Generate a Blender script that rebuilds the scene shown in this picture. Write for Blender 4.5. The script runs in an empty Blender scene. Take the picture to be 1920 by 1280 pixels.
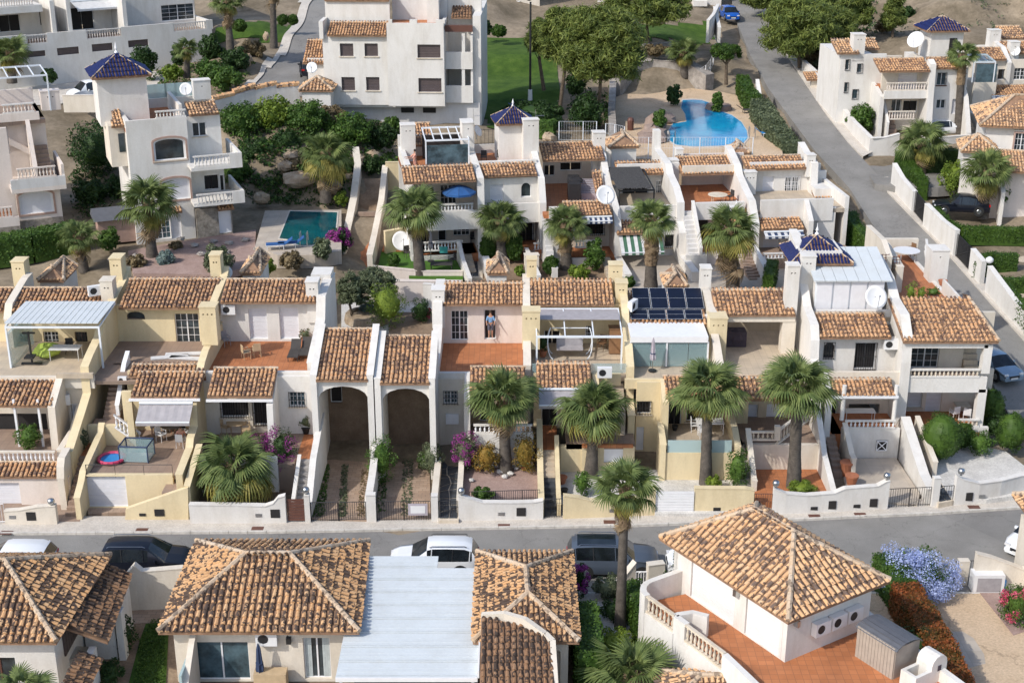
import bpy,math,random
import numpy as np
from mathutils import Vector,Matrix
from mathutils.geometry import tessellate_polygon
random.seed(7);rng=np.random.default_rng(7)
S=bpy.context.scene;COL=S.collection
R=math.radians
# ---- camera
FOC,TH,CH=2600.0,R(21.0),36.0
cam=bpy.data.objects.new('camera',bpy.data.cameras.new('camera'));COL.objects.link(cam)
cam.location=(0,0,CH);cam.rotation_euler=(R(90)-TH,0,0)
cam.data.sensor_width=36;cam.data.lens=36*FOC/1920;cam.data.clip_start=1;cam.data.clip_end=2000
S.camera=cam
# ---- light
SUN=Vector((1.0,0.8,-1.1)).normalized()
w=bpy.data.worlds.new('World');S.world=w;w.use_nodes=True
nt=w.node_tree;sky=nt.nodes.new('ShaderNodeTexSky');sky.sky_type='NISHITA';sky.sun_disc=False
sky.sun_elevation=math.asin(-SUN.z);sky.sun_rotation=math.atan2(-SUN.x,-SUN.y)
sky.dust_density=1.6;sky.air_density=1.0;sky.altitude=50
nt.links.new(sky.outputs[0],nt.nodes['Background'].inputs[0]);nt.nodes['Background'].inputs[1].default_value=0.15
sl=bpy.data.lights.new('sun','SUN');sl.energy=2.5;sl.angle=R(0.8);sl.color=(1,.95,.87)
so=bpy.data.objects.new('sun',sl);so.rotation_euler=SUN.to_track_quat('-Z','Y').to_euler();so.location=(0,0,80);COL.objects.link(so)
S.view_settings.view_transform='Standard';S.view_settings.look='None';S.view_settings.exposure=0.46;S.view_settings.gamma=1
S.view_settings.use_curve_mapping=False
# ---- pixel to place
ct,st_=math.cos(TH),math.sin(TH)
def ray(px,py):
 u,v=(px-960)/FOC,(py-640)/FOC
 return Vector((u,ct-v*st_,-(st_+v*ct)))
def G(px,py,z=0.0):
 d=ray(px,py);t=(CH-z)/-d.z
 return Vector((d.x*t,d.y*t,z))
def zat(py,Y):d=ray(960,py);return CH+d.z*Y/d.y
def yat(py,z):d=ray(960,py);return d.y*(CH-z)/-d.z
class Fr:
 def __init__(s,o=(0,0),a=0.0):
  s.o=Vector((o[0],o[1],0));s.a=R(a)
  s.U=Vector((math.cos(s.a),math.sin(s.a),0));s.N=Vector((-math.sin(s.a),math.cos(s.a),0))
  s.M=Matrix.Translation(s.o)@Matrix.Rotation(s.a,4,'Z')
 def hit(s,px,py,w):
  d=ray(px,py);C=Vector((0,0,CH));t=(w-(C-s.o).dot(s.N))/d.dot(s.N);P=C+d*t
  return(P-s.o).dot(s.U),P.z
 def gnd(s,px,py,z):
  P=G(px,py,z)-s.o;return P.dot(s.U),P.dot(s.N)
F0=Fr()
def Frp(px,py,Y,a):
 d=ray(px,py);t=Y/d.y;return Fr((d.x*t,d.y*t),a)
 # ---- mesh builder
WL={}
class MB:
 def __init__(s,M=None):s.v=[];s.f=[];s.M=M;s.uv=None
 def add(s,vs,fs):
  n=len(s.v);s.v+=[tuple(p)for p in vs];s.f+=[tuple(i+n for i in q)for q in fs];return s
 def box(s,x0,x1,y0,y1,z0,z1):
  if x1<x0:x0,x1=x1,x0
  if y1<y0:y0,y1=y1,y0
  if z1<z0:z0,z1=z1,z0
  return s.add([(x0,y0,z0),(x1,y0,z0),(x1,y1,z0),(x0,y1,z0),(x0,y0,z1),(x1,y0,z1),(x1,y1,z1),(x0,y1,z1)],[(3,2,1,0),(4,5,6,7),(0,1,5,4),(1,2,6,5),(2,3,7,6),(3,0,4,7)])
 def plate(s,loops,fn):
  pts=[p for l in loops for p in l]
  tri=tessellate_polygon([[Vector((p[0],p[1],0))for p in l]for l in loops])
  n=len(pts);V=[fn(a,b,0)for a,b in pts]+[fn(a,b,1)for a,b in pts];fs=[]
  for t in tri:
   a,b,c=t;P=[Vector(V[i])for i in t]
   fs.append((a,b,c));fs.append((c+n,b+n,a+n))
  k=0
  for l in loops:
   m=len(l)
   for i in range(m):
    j=(i+1)%m;fs.append((k+i,k+j,k+j+n,k+i+n))
   k+=m
  return s.add(V,fs)
 def wall(s,loops,w,t):return s.plate(loops,lambda a,b,k:(a,w+t*k,b))
 def side(s,loops,u,t):return s.plate(loops,lambda a,b,k:(u+t*k,a,b))
 def flat(s,loop,z0,z1):return s.plate([loop],lambda a,b,k:(a,b,z1 if k==0 else z0))
 def slab(s,pts,t):
  tri=tessellate_polygon([[Vector((p[0],p[1],0))for p in pts]]);n=len(pts)
  V=[tuple(p)for p in pts]+[(p[0],p[1],p[2]-t)for p in pts]
  fs=[tuple(q)for q in tri]+[(c+n,b+n,a+n)for a,b,c in tri]
  fs+=[(i,(i+1)%n,(i+1)%n+n,i+n)for i in range(n)]
  return s.add(V,fs)
 def tube(s,p0,p1,r0,r1=None,n=6,cap=True):
  r1=r0 if r1 is None else r1;p0=Vector(p0);p1=Vector(p1);d=(p1-p0)
  if d.length<1e-6:return s
  q=d.to_track_quat('Z','Y').to_matrix();V=[]
  for p,r in((p0,r0),(p1,r1)):
   for i in range(n):
    a=2*math.pi*i/n;V.append(p+q@Vector((math.cos(a)*r,math.sin(a)*r,0)))
  fs=[(i,(i+1)%n,n+(i+1)%n,n+i)for i in range(n)]
  if cap:fs+=[tuple(range(n))[::-1],tuple(range(n,2*n))]
  return s.add(V,fs)
 def path(s,pts,r,n=6):
  for a,b in zip(pts[:-1],pts[1:]):s.tube(a,b,r,r,n)
  return s
 def lathe(s,prof,n=10,c=(0,0,0)):
  V=[];fs=[];m=len(prof)
  for r,z in prof:
   for i in range(n):
    a=2*math.pi*i/n;V.append((c[0]+r*math.cos(a),c[1]+r*math.sin(a),c[2]+z))
  for k in range(m-1):
   for i in range(n):j=(i+1)%n;fs.append((k*n+i,k*n+j,(k+1)*n+j,(k+1)*n+i))
  fs+=[tuple(range(n))[::-1],tuple(range((m-1)*n,m*n))]
  return s.add(V,fs)
 def obj(s,name,mat,parent=None,local=False,smooth=False,cols=None):
  if not s.v:s.add([(0,0,0),(0,0,.01),(0,.01,0)],[(0,1,2)])
  V=np.array(s.v,dtype=float)
  if s.M is not None and not local:
   M=np.array(s.M);V=V@M[:3,:3].T+M[:3,3]
  me=bpy.data.meshes.new(name)
  o=bpy.data.objects.new(name,me)
  if not local:
   c=np.array([(V[:,0].min()+V[:,0].max())/2,(V[:,1].min()+V[:,1].max())/2,V[:,2].min()]);V=V-c
   base=WL.get(parent.name,Vector((0,0,0)))if parent else Vector((0,0,0))
   o.location=Vector(c)-base
  me.from_pydata(V.tolist(),[],s.f);me.materials.append(mat)
  if smooth:me.shade_smooth()
  if cols is not None:
   at=me.attributes.new('tint','FLOAT','FACE');at.data.foreach_set('value',cols)
  COL.objects.link(o)
  if not local:WL[o.name]=Vector(c)
  if parent:o.parent=parent
  return o
def tag(o,label=None,cat=None,group=None,kind=None):
 if label:o['label']=label
 if cat:o['category']=cat
 if group:o['group']=group
 if kind:o['kind']=kind
 return o
def empty(name,loc,rz=0,label=None,cat=None,group=None):
 o=bpy.data.objects.new(name,None);o.location=loc;o.rotation_euler=(0,0,rz);o.empty_display_size=.5
 COL.objects.link(o);WL[o.name]=Vector(loc);return tag(o,label,cat,group)
def copy_tree(o,parent=None):
 c=o.copy();COL.objects.link(c);c.parent=parent
 for ch in list(o.children):copy_tree(ch,c)
 return c
def clone(o,loc,rz=None,label=None,group=None,sc=None):
 c=copy_tree(o);c.location=loc
 if rz is not None:c.rotation_euler=(0,0,rz)
 if sc is not None:c.scale=(sc,sc,sc)
 if label:c['label']=label
 if group:c['group']=group
 return c
 # ---- materials
def newmat(name):
 m=bpy.data.materials.new(name);m.use_nodes=True;n=m.node_tree;b=n.nodes['Principled BSDF'];return m,n,b
def noise(n,scale,det=4,vec=None,rough=.6):
 t=n.nodes.new('ShaderNodeTexNoise');t.inputs['Scale'].default_value=scale;t.inputs['Detail'].default_value=det
 t.inputs['Roughness'].default_value=rough
 if vec is not None:n.links.new(vec,t.inputs['Vector'])
 return t
def ramp(n,fac,stops):
 r=n.nodes.new('ShaderNodeValToRGB');n.links.new(fac,r.inputs[0]);e=r.color_ramp.elements
 while len(e)<len(stops):e.new(.5)
 for x,(p,c)in zip(e,stops):x.position=p;x.color=(*c,1)
 return r
def mix(n,fac,a,b,mode='MIX'):
 m=n.nodes.new('ShaderNodeMix');m.data_type='RGBA';m.blend_type=mode
 for sock,val in((m.inputs[0],fac),(m.inputs[6],a),(m.inputs[7],b)):
  if hasattr(val,'is_linked')or hasattr(val,'node'):n.links.new(val,sock)
  elif isinstance(val,(int,float)):sock.default_value=val
  else:sock.default_value=(*val,1)
 return m.outputs[2]
def bump(n,b,h,s=.3,d=.02):
 bp=n.nodes.new('ShaderNodeBump');bp.inputs['Strength'].default_value=s;bp.inputs['Distance'].default_value=d
 n.links.new(h,bp.inputs['Height']);n.links.new(bp.outputs[0],b.inputs['Normal'])
def wpos(n):g=n.nodes.new('ShaderNodeNewGeometry');return g.outputs['Position']
def mapping(n,vec,sc=(1,1,1),rot=(0,0,0)):
 m=n.nodes.new('ShaderNodeMapping');m.inputs['Scale'].default_value=sc;m.inputs['Rotation'].default_value=rot
 n.links.new(vec,m.inputs[0]);return m.outputs[0]
def flatmat(name,c,rough=.6,metal=0,var=.12,scale=3,bmp=0.0,spec=.5):
 m,n,b=newmat(name);t=noise(n,scale,5,wpos(n))
 lo=tuple(x*(1-var)for x in c);hi=tuple(min(1,x*(1+var))for x in c)
 r=ramp(n,t.outputs[0],[(.3,lo),(.7,hi)]);n.links.new(r.outputs[0],b.inputs['Base Color'])
 b.inputs['Roughness'].default_value=rough;b.inputs['Metallic'].default_value=metal;b.inputs['Specular IOR Level'].default_value=spec
 if bmp:bump(n,b,noise(n,scale*12,3,wpos(n)).outputs[0],bmp,.03)
 return m
def stucco(name,c,stain=.10):
 m,n,b=newmat(name);p=wpos(n)
 a=noise(n,.5,6,p);r=ramp(n,a.outputs[0],[(.3,tuple(x*.93 for x in c)),(.65,c)])
 st=noise(n,1.0,6,mapping(n,p,(1.1,1.1,.3)),.7)
 sr=ramp(n,st.outputs[0],[(.3,(1-stain*2.2,1-stain*2.5,1-stain*3)),(.55,(1,1,1))])
 g=noise(n,9,4,p);gr=ramp(n,g.outputs[0],[(.3,(.93,.93,.93)),(.7,(1,1,1))])
 c1=mix(n,1.0,r.outputs[0],gr.outputs[0],'MULTIPLY');c2=mix(n,.6,c1,sr.outputs[0],'MULTIPLY')
 n.links.new(c2,b.inputs['Base Color']);b.inputs['Roughness'].default_value=.9;b.inputs['Specular IOR Level'].default_value=.2
 bump(n,b,noise(n,14,4,p).outputs[0],.35,.03);return m
def tilemat(name,base,dark,amt=.5):
 m,n,b=newmat(name);p=wpos(n)
 at=n.nodes.new('ShaderNodeAttribute');at.attribute_name='tint'
 oi=n.nodes.new('ShaderNodeObjectInfo');ad=n.nodes.new('ShaderNodeMath');ad.operation='ADD'
 n.links.new(at.outputs['Fac'],ad.inputs[0]);n.links.new(oi.outputs['Random'],ad.inputs[1])
 fr=n.nodes.new('ShaderNodeMath');fr.operation='FRACT';n.links.new(ad.outputs[0],fr.inputs[0])
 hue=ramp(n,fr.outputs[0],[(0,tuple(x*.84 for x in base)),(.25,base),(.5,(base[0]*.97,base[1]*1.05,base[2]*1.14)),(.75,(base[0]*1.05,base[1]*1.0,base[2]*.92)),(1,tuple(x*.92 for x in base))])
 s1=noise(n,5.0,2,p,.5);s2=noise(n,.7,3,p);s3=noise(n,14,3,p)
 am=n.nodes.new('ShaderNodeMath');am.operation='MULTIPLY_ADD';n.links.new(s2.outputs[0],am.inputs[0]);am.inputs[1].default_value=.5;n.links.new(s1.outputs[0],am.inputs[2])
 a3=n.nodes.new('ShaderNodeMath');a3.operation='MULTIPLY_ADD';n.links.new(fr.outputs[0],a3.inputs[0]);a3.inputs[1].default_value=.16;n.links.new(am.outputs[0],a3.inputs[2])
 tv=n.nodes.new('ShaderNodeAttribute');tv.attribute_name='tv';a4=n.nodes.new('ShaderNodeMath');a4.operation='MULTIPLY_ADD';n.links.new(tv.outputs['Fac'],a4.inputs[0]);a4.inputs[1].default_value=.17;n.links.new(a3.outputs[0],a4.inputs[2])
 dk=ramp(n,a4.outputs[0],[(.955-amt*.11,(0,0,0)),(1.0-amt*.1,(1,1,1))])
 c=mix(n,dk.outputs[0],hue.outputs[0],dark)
 gr=ramp(n,s3.outputs[0],[(.3,(.8,.8,.8)),(.7,(1.1,1.1,1.1))]);c=mix(n,.8,c,gr.outputs[0],'MULTIPLY')
 n.links.new(c,b.inputs['Base Color']);b.inputs['Roughness'].default_value=.88;b.inputs['Specular IOR Level'].default_value=.2
 bump(n,b,s3.outputs[0],.3,.02);return m
def foliage(name,lo,hi,tr=.25):
 m,n,b=newmat(name);g=n.nodes.new('ShaderNodeNewGeometry');p=g.outputs['Position']
 s1=noise(n,.9,3,p);ad=n.nodes.new('ShaderNodeMath');ad.operation='MULTIPLY_ADD'
 n.links.new(g.outputs['Random Per Island'],ad.inputs[0]);ad.inputs[1].default_value=.5;n.links.new(s1.outputs[0],ad.inputs[2])
 r=ramp(n,ad.outputs[0],[(.35,lo),(.75,tuple((a+c)/2 for a,c in zip(lo,hi))),(1.0,hi)])
 n.links.new(r.outputs[0],b.inputs['Base Color']);b.inputs['Roughness'].default_value=.55;b.inputs['Specular IOR Level'].default_value=.3
 t=n.nodes.new('ShaderNodeBsdfTranslucent');n.links.new(r.outputs[0],t.inputs[0]);mx=n.nodes.new('ShaderNodeMixShader');mx.inputs[0].default_value=tr
 out=n.nodes['Material Output'];n.links.new(b.outputs[0],mx.inputs[1]);n.links.new(t.outputs[0],mx.inputs[2]);n.links.new(mx.outputs[0],out.inputs[0]);return m
def ground(name,stops,sc=1.5,rough=.95,b2=30,bs=.5,fine=None):
 m,n,b=newmat(name);p=wpos(n);t=noise(n,sc,6,p,.65);r=ramp(n,t.outputs[0],stops)
 f=noise(n,fine or sc*14,3,p,.7);fr=ramp(n,f.outputs[0],[(.3,(.72,.72,.72)),(.7,(1.15,1.15,1.15))])
 n.links.new(mix(n,.8,r.outputs[0],fr.outputs[0],'MULTIPLY'),b.inputs['Base Color']);b.inputs['Roughness'].default_value=rough
 b.inputs['Specular IOR Level'].default_value=.2;bump(n,b,f.outputs[0],bs,.04);return m
def cracked(m,sc=.22,w=.012,d=.55):
 n=m.node_tree;b=n.nodes['Principled BSDF'];src_=b.inputs['Base Color'].links[0].from_socket;p=wpos(n);q=noise(n,1.2,3,p)
 a=n.nodes.new('ShaderNodeVectorMath');a.operation='SCALE';a.inputs[3].default_value=1.6;n.links.new(q.outputs['Color'],a.inputs[0]);c=n.nodes.new('ShaderNodeVectorMath');n.links.new(p,c.inputs[0]);n.links.new(a.outputs[0],c.inputs[1])
 v=n.nodes.new('ShaderNodeTexVoronoi');v.feature='DISTANCE_TO_EDGE';v.inputs['Scale'].default_value=sc;n.links.new(c.outputs[0],v.inputs['Vector'])
 r=ramp(n,v.outputs['Distance'],[(0,(d,d,d)),(w,(1,1,1))]);v2=n.nodes.new('ShaderNodeTexVoronoi');v2.inputs['Scale'].default_value=.09;n.links.new(p,v2.inputs['Vector'])
 r2=ramp(n,v2.outputs['Color'],[(.2,(.93,.93,.935)),(.5,(1,1,1)),(.8,(1.05,1.05,1.04))])
 n.links.new(mix(n,1.0,mix(n,1.0,src_,r.outputs[0],'MULTIPLY'),r2.outputs[0],'MULTIPLY'),b.inputs['Base Color'])
def paving(name,c1,c2,mort,w=.3,h=.3,rot=0,off=0.0,ms=.012):
 m,n,b=newmat(name);p=wpos(n);v=mapping(n,p,(1,1,1),(0,0,R(rot)));br=n.nodes.new('ShaderNodeTexBrick')
 n.links.new(v,br.inputs['Vector']);br.inputs['Scale'].default_value=1;br.inputs['Brick Width'].default_value=w;br.inputs['Row Height'].default_value=h
 br.inputs['Mortar Size'].default_value=ms;br.offset=off
 br.inputs['Color1'].default_value=(*c1,1);br.inputs['Color2'].default_value=(*c2,1);br.inputs['Mortar'].default_value=(*mort,1)
 s=noise(n,.8,5,p);sr=ramp(n,s.outputs[0],[(.3,(.72,.72,.74)),(.7,(1.08,1.06,1.02))])
 n.links.new(mix(n,.8,br.outputs[0],sr.outputs[0],'MULTIPLY'),b.inputs['Base Color']);b.inputs['Roughness'].default_value=.75
 bump(n,b,br.outputs['Fac'],-.3,.01);return m
def glassmat(name,c,rough=.08):
 m,n,b=newmat(name);b.inputs['Base Color'].default_value=(*c,1);b.inputs['Roughness'].default_value=rough;b.inputs['Specular IOR Level'].default_value=.6
 t=noise(n,1.3,3,wpos(n));r=ramp(n,t.outputs[0],[(.35,tuple(x*.5 for x in c)),(.65,tuple(x*1.5 for x in c))]);n.links.new(r.outputs[0],b.inputs['Base Color']);return m
def clearglass(name,c,a=.45):
 m,n,b=newmat(name);b.inputs['Base Color'].default_value=(*c,1);b.inputs['Roughness'].default_value=.1;b.inputs['Alpha'].default_value=a;return m
def watermat(name,lo,hi):
 m,n,b=newmat(name);p=wpos(n);t=noise(n,.5,3,p);r=ramp(n,t.outputs[0],[(.35,lo),(.65,hi)])
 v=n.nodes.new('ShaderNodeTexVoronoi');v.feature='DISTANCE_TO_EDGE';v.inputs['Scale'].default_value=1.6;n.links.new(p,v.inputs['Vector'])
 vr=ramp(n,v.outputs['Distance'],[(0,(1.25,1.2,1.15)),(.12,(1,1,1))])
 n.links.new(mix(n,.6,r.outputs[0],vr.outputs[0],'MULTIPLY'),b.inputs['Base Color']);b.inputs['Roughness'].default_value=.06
 bump(n,b,noise(n,2.2,3,p).outputs[0],.12,.05);return m
M=dict(white=stucco('white_render',(.73,.705,.665)),cream=stucco('cream_render',(.72,.655,.56)),pink=stucco('pinkish_render',(.74,.66,.60)),yellow=stucco('yellow_render',(.74,.62,.40)),grey=stucco('pale_grey_render',(.66,.65,.64)),beige=stucco('beige_render',(.60,.50,.37),.12),cap=stucco('coping',(.66,.58,.47),.2),stonewall=ground('stone_cladding',[(.3,(.16,.135,.11)),(.5,(.30,.27,.23)),(.7,(.42,.38,.33))],3.2),tile=tilemat('clay_tile',(.62,.36,.19),(.16,.10,.075),.5),tile2=tilemat('clay_tile_weathered',(.62,.365,.185),(.10,.07,.055),.62),tile3=tilemat('clay_tile_pale',(.70,.43,.235),(.17,.12,.095),.4),tiledark=tilemat('clay_tile_dark',(.30,.17,.095),(.07,.05,.04),.9),bed=flatmat('tile_bed_shaded',(.26,.155,.095),.95,var=.3),ridge=tilemat('ridge_tile',(.55,.42,.30),(.26,.20,.15),.4),blue=flatmat('glazed_blue_tile',(.008,.014,.085),.38,var=.3,scale=8),asphalt=ground('asphalt',[(.3,(.21,.202,.19)),(.55,(.255,.246,.232)),(.75,(.29,.28,.264))],.45,b2=40,fine=22),walk=ground('pavement_slab',[(.3,(.50,.455,.40)),(.7,(.62,.575,.51))],1.1,fine=12),kerb=flatmat('kerb_stone',(.55,.52,.47),.9,var=.2),terra=paving('terracotta_floor',(.42,.155,.06),(.50,.195,.08),(.30,.125,.06),.33,.33),terra2=paving('dull_brown_floor',(.30,.215,.165),(.34,.25,.19),(.24,.18,.14),.4,.4),sand=paving('sand_floor',(.50,.42,.32),(.54,.45,.34),(.42,.35,.27),.4,.4),brick=paving('block_paving',(.34,.24,.17),(.42,.31,.23),(.22,.17,.13),.42,.24,0,.5),resin=ground('tan_resin',[(.3,(.52,.385,.255)),(.7,(.60,.455,.315))],.6),stamped=paving('stamped_concrete',(.46,.40,.33),(.50,.44,.37),(.40,.35,.29),.9,.9),soil=ground('soil',[(.3,(.17,.115,.075)),(.5,(.26,.185,.125)),(.7,(.36,.27,.185))],.5),scrub=ground('dry_hill',[(.32,(.13,.105,.07)),(.5,(.23,.185,.13)),(.68,(.34,.275,.20))],.22,fine=2.5),grass=ground('grass',[(.3,(.035,.075,.012)),(.6,(.07,.125,.02)),(.8,(.11,.155,.035))],.8,fine=9),turf=ground('artificial_turf',[(.3,(.055,.135,.02)),(.7,(.085,.18,.03))],1.2,fine=20),gravel=ground('white_gravel',[(.3,(.50,.48,.45)),(.7,(.70,.68,.64))],1.2,fine=11),pgravel=ground('pink_gravel',[(.3,(.30,.205,.175)),(.7,(.42,.305,.265))],1.2,fine=11),slate=paving('slate_paving',(.03,.035,.042),(.055,.06,.068),(.45,.42,.36),.62,.5,17,.37,.03),rock=ground('rock',[(.3,(.22,.165,.115)),(.5,(.38,.29,.2)),(.7,(.5,.42,.32))],1.3),greyrock=ground('grey_rock',[(.3,(.2,.18,.165)),(.5,(.33,.30,.27)),(.7,(.46,.42,.38))],1.3),fakerock=ground('pool_rock',[(.3,(.22,.165,.14)),(.7,(.34,.26,.22))],.8),wpaint=flatmat('white_paint',(.78,.78,.79),.35,var=.04),wmetal=flatmat('white_metal',(.72,.76,.80),.4,var=.05),black=flatmat('black_iron',(.02,.02,.022),.5,var=.2),steel=flatmat('steel',(.5,.51,.52),.35,1.0),brown=flatmat('brown_paint',(.12,.05,.035),.5),dkbrown=flatmat('dark_shutter',(.075,.055,.055),.6),rattan=flatmat('rattan',(.05,.045,.042),.8,bmp=.6),glass=glassmat('window_glass',(.035,.045,.05)),glassb=glassmat('bluish_glass',(.06,.10,.12)),dark=flatmat('dark_opening',(.02,.018,.018),.9),screen=clearglass('screen_glass',(.35,.5,.52),.4),frost=clearglass('frosted_glass',(.45,.58,.58),.85),shutter=flatmat('roller_shutter',(.68,.68,.71),.5,var=.05),curtain=flatmat('curtain',(.5,.55,.55),.9),water=watermat('pool_water',(.003,.20,.44),(.008,.33,.58)),water2=watermat('teal_pool_water',(.002,.055,.075),(.003,.10,.12)),trunk=ground('palm_bark',[(.3,(.07,.06,.052)),(.7,(.15,.13,.11))],3,fine=14),boots=ground('palm_boots',[(.3,(.13,.09,.055)),(.7,(.33,.24,.15))],5),bark=ground('bark',[(.3,(.08,.06,.045)),(.7,(.19,.15,.11))],4),frond=foliage('palm_frond',(.05,.09,.025),(.21,.26,.085)),frondy=foliage('old_palm_frond',(.14,.15,.03),(.36,.31,.08)),dead=foliage('dead_frond',(.16,.11,.06),(.34,.25,.15),.05),leaf=foliage('leaf',(.025,.065,.012),(.10,.18,.03)),leafd=foliage('dark_leaf',(.014,.036,.01),(.05,.10,.024)),leafl=foliage('light_leaf',(.065,.12,.014),(.20,.27,.035)),pine=foliage('pine_needles',(.05,.085,.018),(.22,.26,.06),.25),olive=foliage('olive_leaf',(.055,.075,.035),(.17,.20,.11)),dry=foliage('dry_shrub',(.10,.075,.035),(.26,.20,.11)),hedge=foliage('hedge_leaf',(.022,.055,.009),(.075,.14,.02)),purple=foliage('bougainvillea_bract',(.16,.02,.13),(.42,.07,.33)),violet=foliage('blue_flower',(.25,.32,.60),(.58,.66,.92)),red=foliage('red_leaf',(.035,.06,.012),(.36,.10,.03)),pinkf=foliage('pink_flower',(.5,.05,.12),(.8,.15,.25)),agave=foliage('agave_leaf',(.12,.18,.16),(.28,.35,.33)),carblue=flatmat('blue_car_paint',(.01,.10,.45),.22,.2,.03),carnavy=flatmat('navy_car_paint',(.008,.010,.018),.3,.1,.03),cargrey=flatmat('slate_car_paint',(.10,.125,.165),.3,.3,.03),carwhite=flatmat('white_car_paint',(.74,.76,.78),.22,0,.02),carsilver=flatmat('silver_blue_paint',(.28,.38,.48),.25,.5,.03),rubber=flatmat('rubber',(.015,.015,.015),.8),carglass=glassmat('car_glass',(.012,.016,.02),.12),lamp=flatmat('lamp_lens',(.7,.7,.7),.1),redlamp=flatmat('red_lens',(.4,.01,.01),.2),plate=flatmat('number_plate',(.7,.7,.68),.4),solar=flatmat('solar_cell',(.004,.006,.018),.3,var=.3,scale=1.5),fab_blue=flatmat('blue_canvas',(.02,.09,.26),.8),fab_navy=flatmat('navy_canvas',(.03,.05,.11),.8),fab_grey=flatmat('grey_canvas',(.34,.32,.33),.85),fab_lilac=flatmat('lilac_canvas',(.42,.38,.42),.85),fab_black=flatmat('black_fabric',(.015,.014,.016),.85),fab_purple=flatmat('dark_cover',(.06,.045,.06),.85),fab_green=flatmat('green_canvas',(.05,.13,.08),.8),fab_white=flatmat('white_canvas',(.6,.6,.6),.8),fab_lime=flatmat('lime_cloth',(.35,.45,.08),.9),skin=flatmat('skin',(.45,.25,.17),.6),hair=flatmat('hair',(.04,.025,.015),.8),shirt=flatmat('blue_shirt',(.16,.30,.50),.8),shorts=flatmat('patterned_shorts',(.10,.10,.13),.8,var=.7,scale=12),peach=flatmat('peach_top',(.62,.30,.22),.8),violets=flatmat('purple_top',(.14,.07,.28),.8),wood=flatmat('wood',(.22,.12,.06),.7,bmp=.3),palewood=flatmat('pale_wood',(.48,.36,.22),.7),clay=flatmat('terracotta_pot',(.38,.14,.07),.8),plast=flatmat('white_plastic',(.72,.72,.72),.4,var=.03),tealc=flatmat('teal_towel',(.05,.30,.28),.9),bluep=flatmat('blue_plastic',(.02,.22,.55),.4),redp=flatmat('pink_plastic',(.5,.05,.12),.4),reed=flatmat('weathered_reed',(.055,.052,.05),.9,var=.5,scale=9,bmp=.8),shed=flatmat('taupe_resin',(.36,.31,.26),.7,bmp=.2),shedroof=flatmat('grey_shed_roof',(.09,.095,.11),.6),wpanel=stucco('white_roof_panel',(.60,.64,.66),.05),)  # roof bed: clay coloured darker to paint in the shade between cover tiles
cracked(M['asphalt'],.2,.007,.74);cracked(M['resin'],.15,.01,.7)
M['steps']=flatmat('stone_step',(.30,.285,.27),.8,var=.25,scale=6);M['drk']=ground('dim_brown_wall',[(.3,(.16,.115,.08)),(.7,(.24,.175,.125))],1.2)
M['slatep']=flatmat('slate_stone',(.045,.052,.062),.55,var=.5,scale=2.5,bmp=.2)
M['rust']=foliage('rusty_leaf',(.05,.07,.012),(.34,.20,.04))
# ---- clay tile roofs
def tile_geo(w,l,r):
 V=[];n=5
 for k,(y,rr,zz)in enumerate(((0,r,.045),(l*1.12,r*.82,.005))):
  for i in range(n):a=math.pi*i/(n-1);V.append((math.cos(a)*rr,y,math.sin(a)*rr*.85+zz))
 F=[(i,i+1,n+i+1,n+i)for i in range(n-1)]+[tuple(range(n))[::-1]]
 return V,F
TC={}
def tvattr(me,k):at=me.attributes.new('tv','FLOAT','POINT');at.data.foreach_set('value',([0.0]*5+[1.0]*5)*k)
def inside(p,poly):
 x,y=p;c=False;j=len(poly)-1
 for i in range(len(poly)):
  xi,yi=poly[i];xj,yj=poly[j]
  if(yi>y)!=(yj>y)and x<(xj-xi)*(y-yi)/(yj-yi)+xi:c=not c
  j=i
 return c
def tiles_on(parent,P,mat,w=.25,l=.40,indiv=0,name='roof_tile'):
 """P: planar outline, first edge is the eave (left to right seen from outside)."""
 P=[Vector(p)for p in P];U=(P[1]-P[0]).normalized();Nn=U.cross(P[2]-P[0]).normalized()
 if Nn.z<0:Nn=-Nn
 Vv=Nn.cross(U).normalized();q=[((p-P[0]).dot(U),(p-P[0]).dot(Vv))for p in P]
 if sum(v for _,v in q)<0:Vv=-Vv;q=[(a,-b)for a,b in q]
 u0,u1=min(a for a,b in q),max(a for a,b in q);v1=max(b for a,b in q)
 nc=max(1,round((u1-u0)/w));w=(u1-u0)/nc;r=w*.36
 geo=tile_geo(w,l,r);spots=[]
 for j in range(int(v1/l)+1):
  for i in range(nc):
   u=u0+(i+.5)*w;v=j*l-.05
   if inside((u,min(v+l*.55,v1-.01)),q):spots.append((u,v))
 mb=MB();cols=[]
 base=WL[parent.name]
 if indiv:
  key=(round(w,3),l,mat.name)
  if key not in TC:
   me=bpy.data.meshes.new(name);me.from_pydata(geo[0],[],geo[1]);me.materials.append(mat);tvattr(me,1);TC[key]=me
 for k,(u,v)in enumerate(spots):
  du,da,dz=random.gauss(0,.008),random.gauss(0,.025),abs(random.gauss(0,.008))
  ca,sa=math.cos(da),math.sin(da);A=U*ca+Vv*sa;B=Vv*ca-U*sa
  O=P[0]+U*(u+du)+Vv*(v+random.gauss(0,.012))+Nn*(dz+.01)
  if k<indiv:
   o=bpy.data.objects.new(name,TC[key]);COL.objects.link(o);o.parent=parent
   m=Matrix(((A.x,B.x,Nn.x,O.x-base.x),(A.y,B.y,Nn.y,O.y-base.y),(A.z,B.z,Nn.z,O.z-base.z),(0,0,0,1)));o.matrix_local=m
  else:
   mb.add([O+A*a+B*b+Nn*c for a,b,c in geo[0]],geo[1]);cols+=[random.random()]*5
 n_=min(indiv,len(spots))
 if mb.v:
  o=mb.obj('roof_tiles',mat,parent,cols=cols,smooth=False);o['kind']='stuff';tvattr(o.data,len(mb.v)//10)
 return n_
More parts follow.
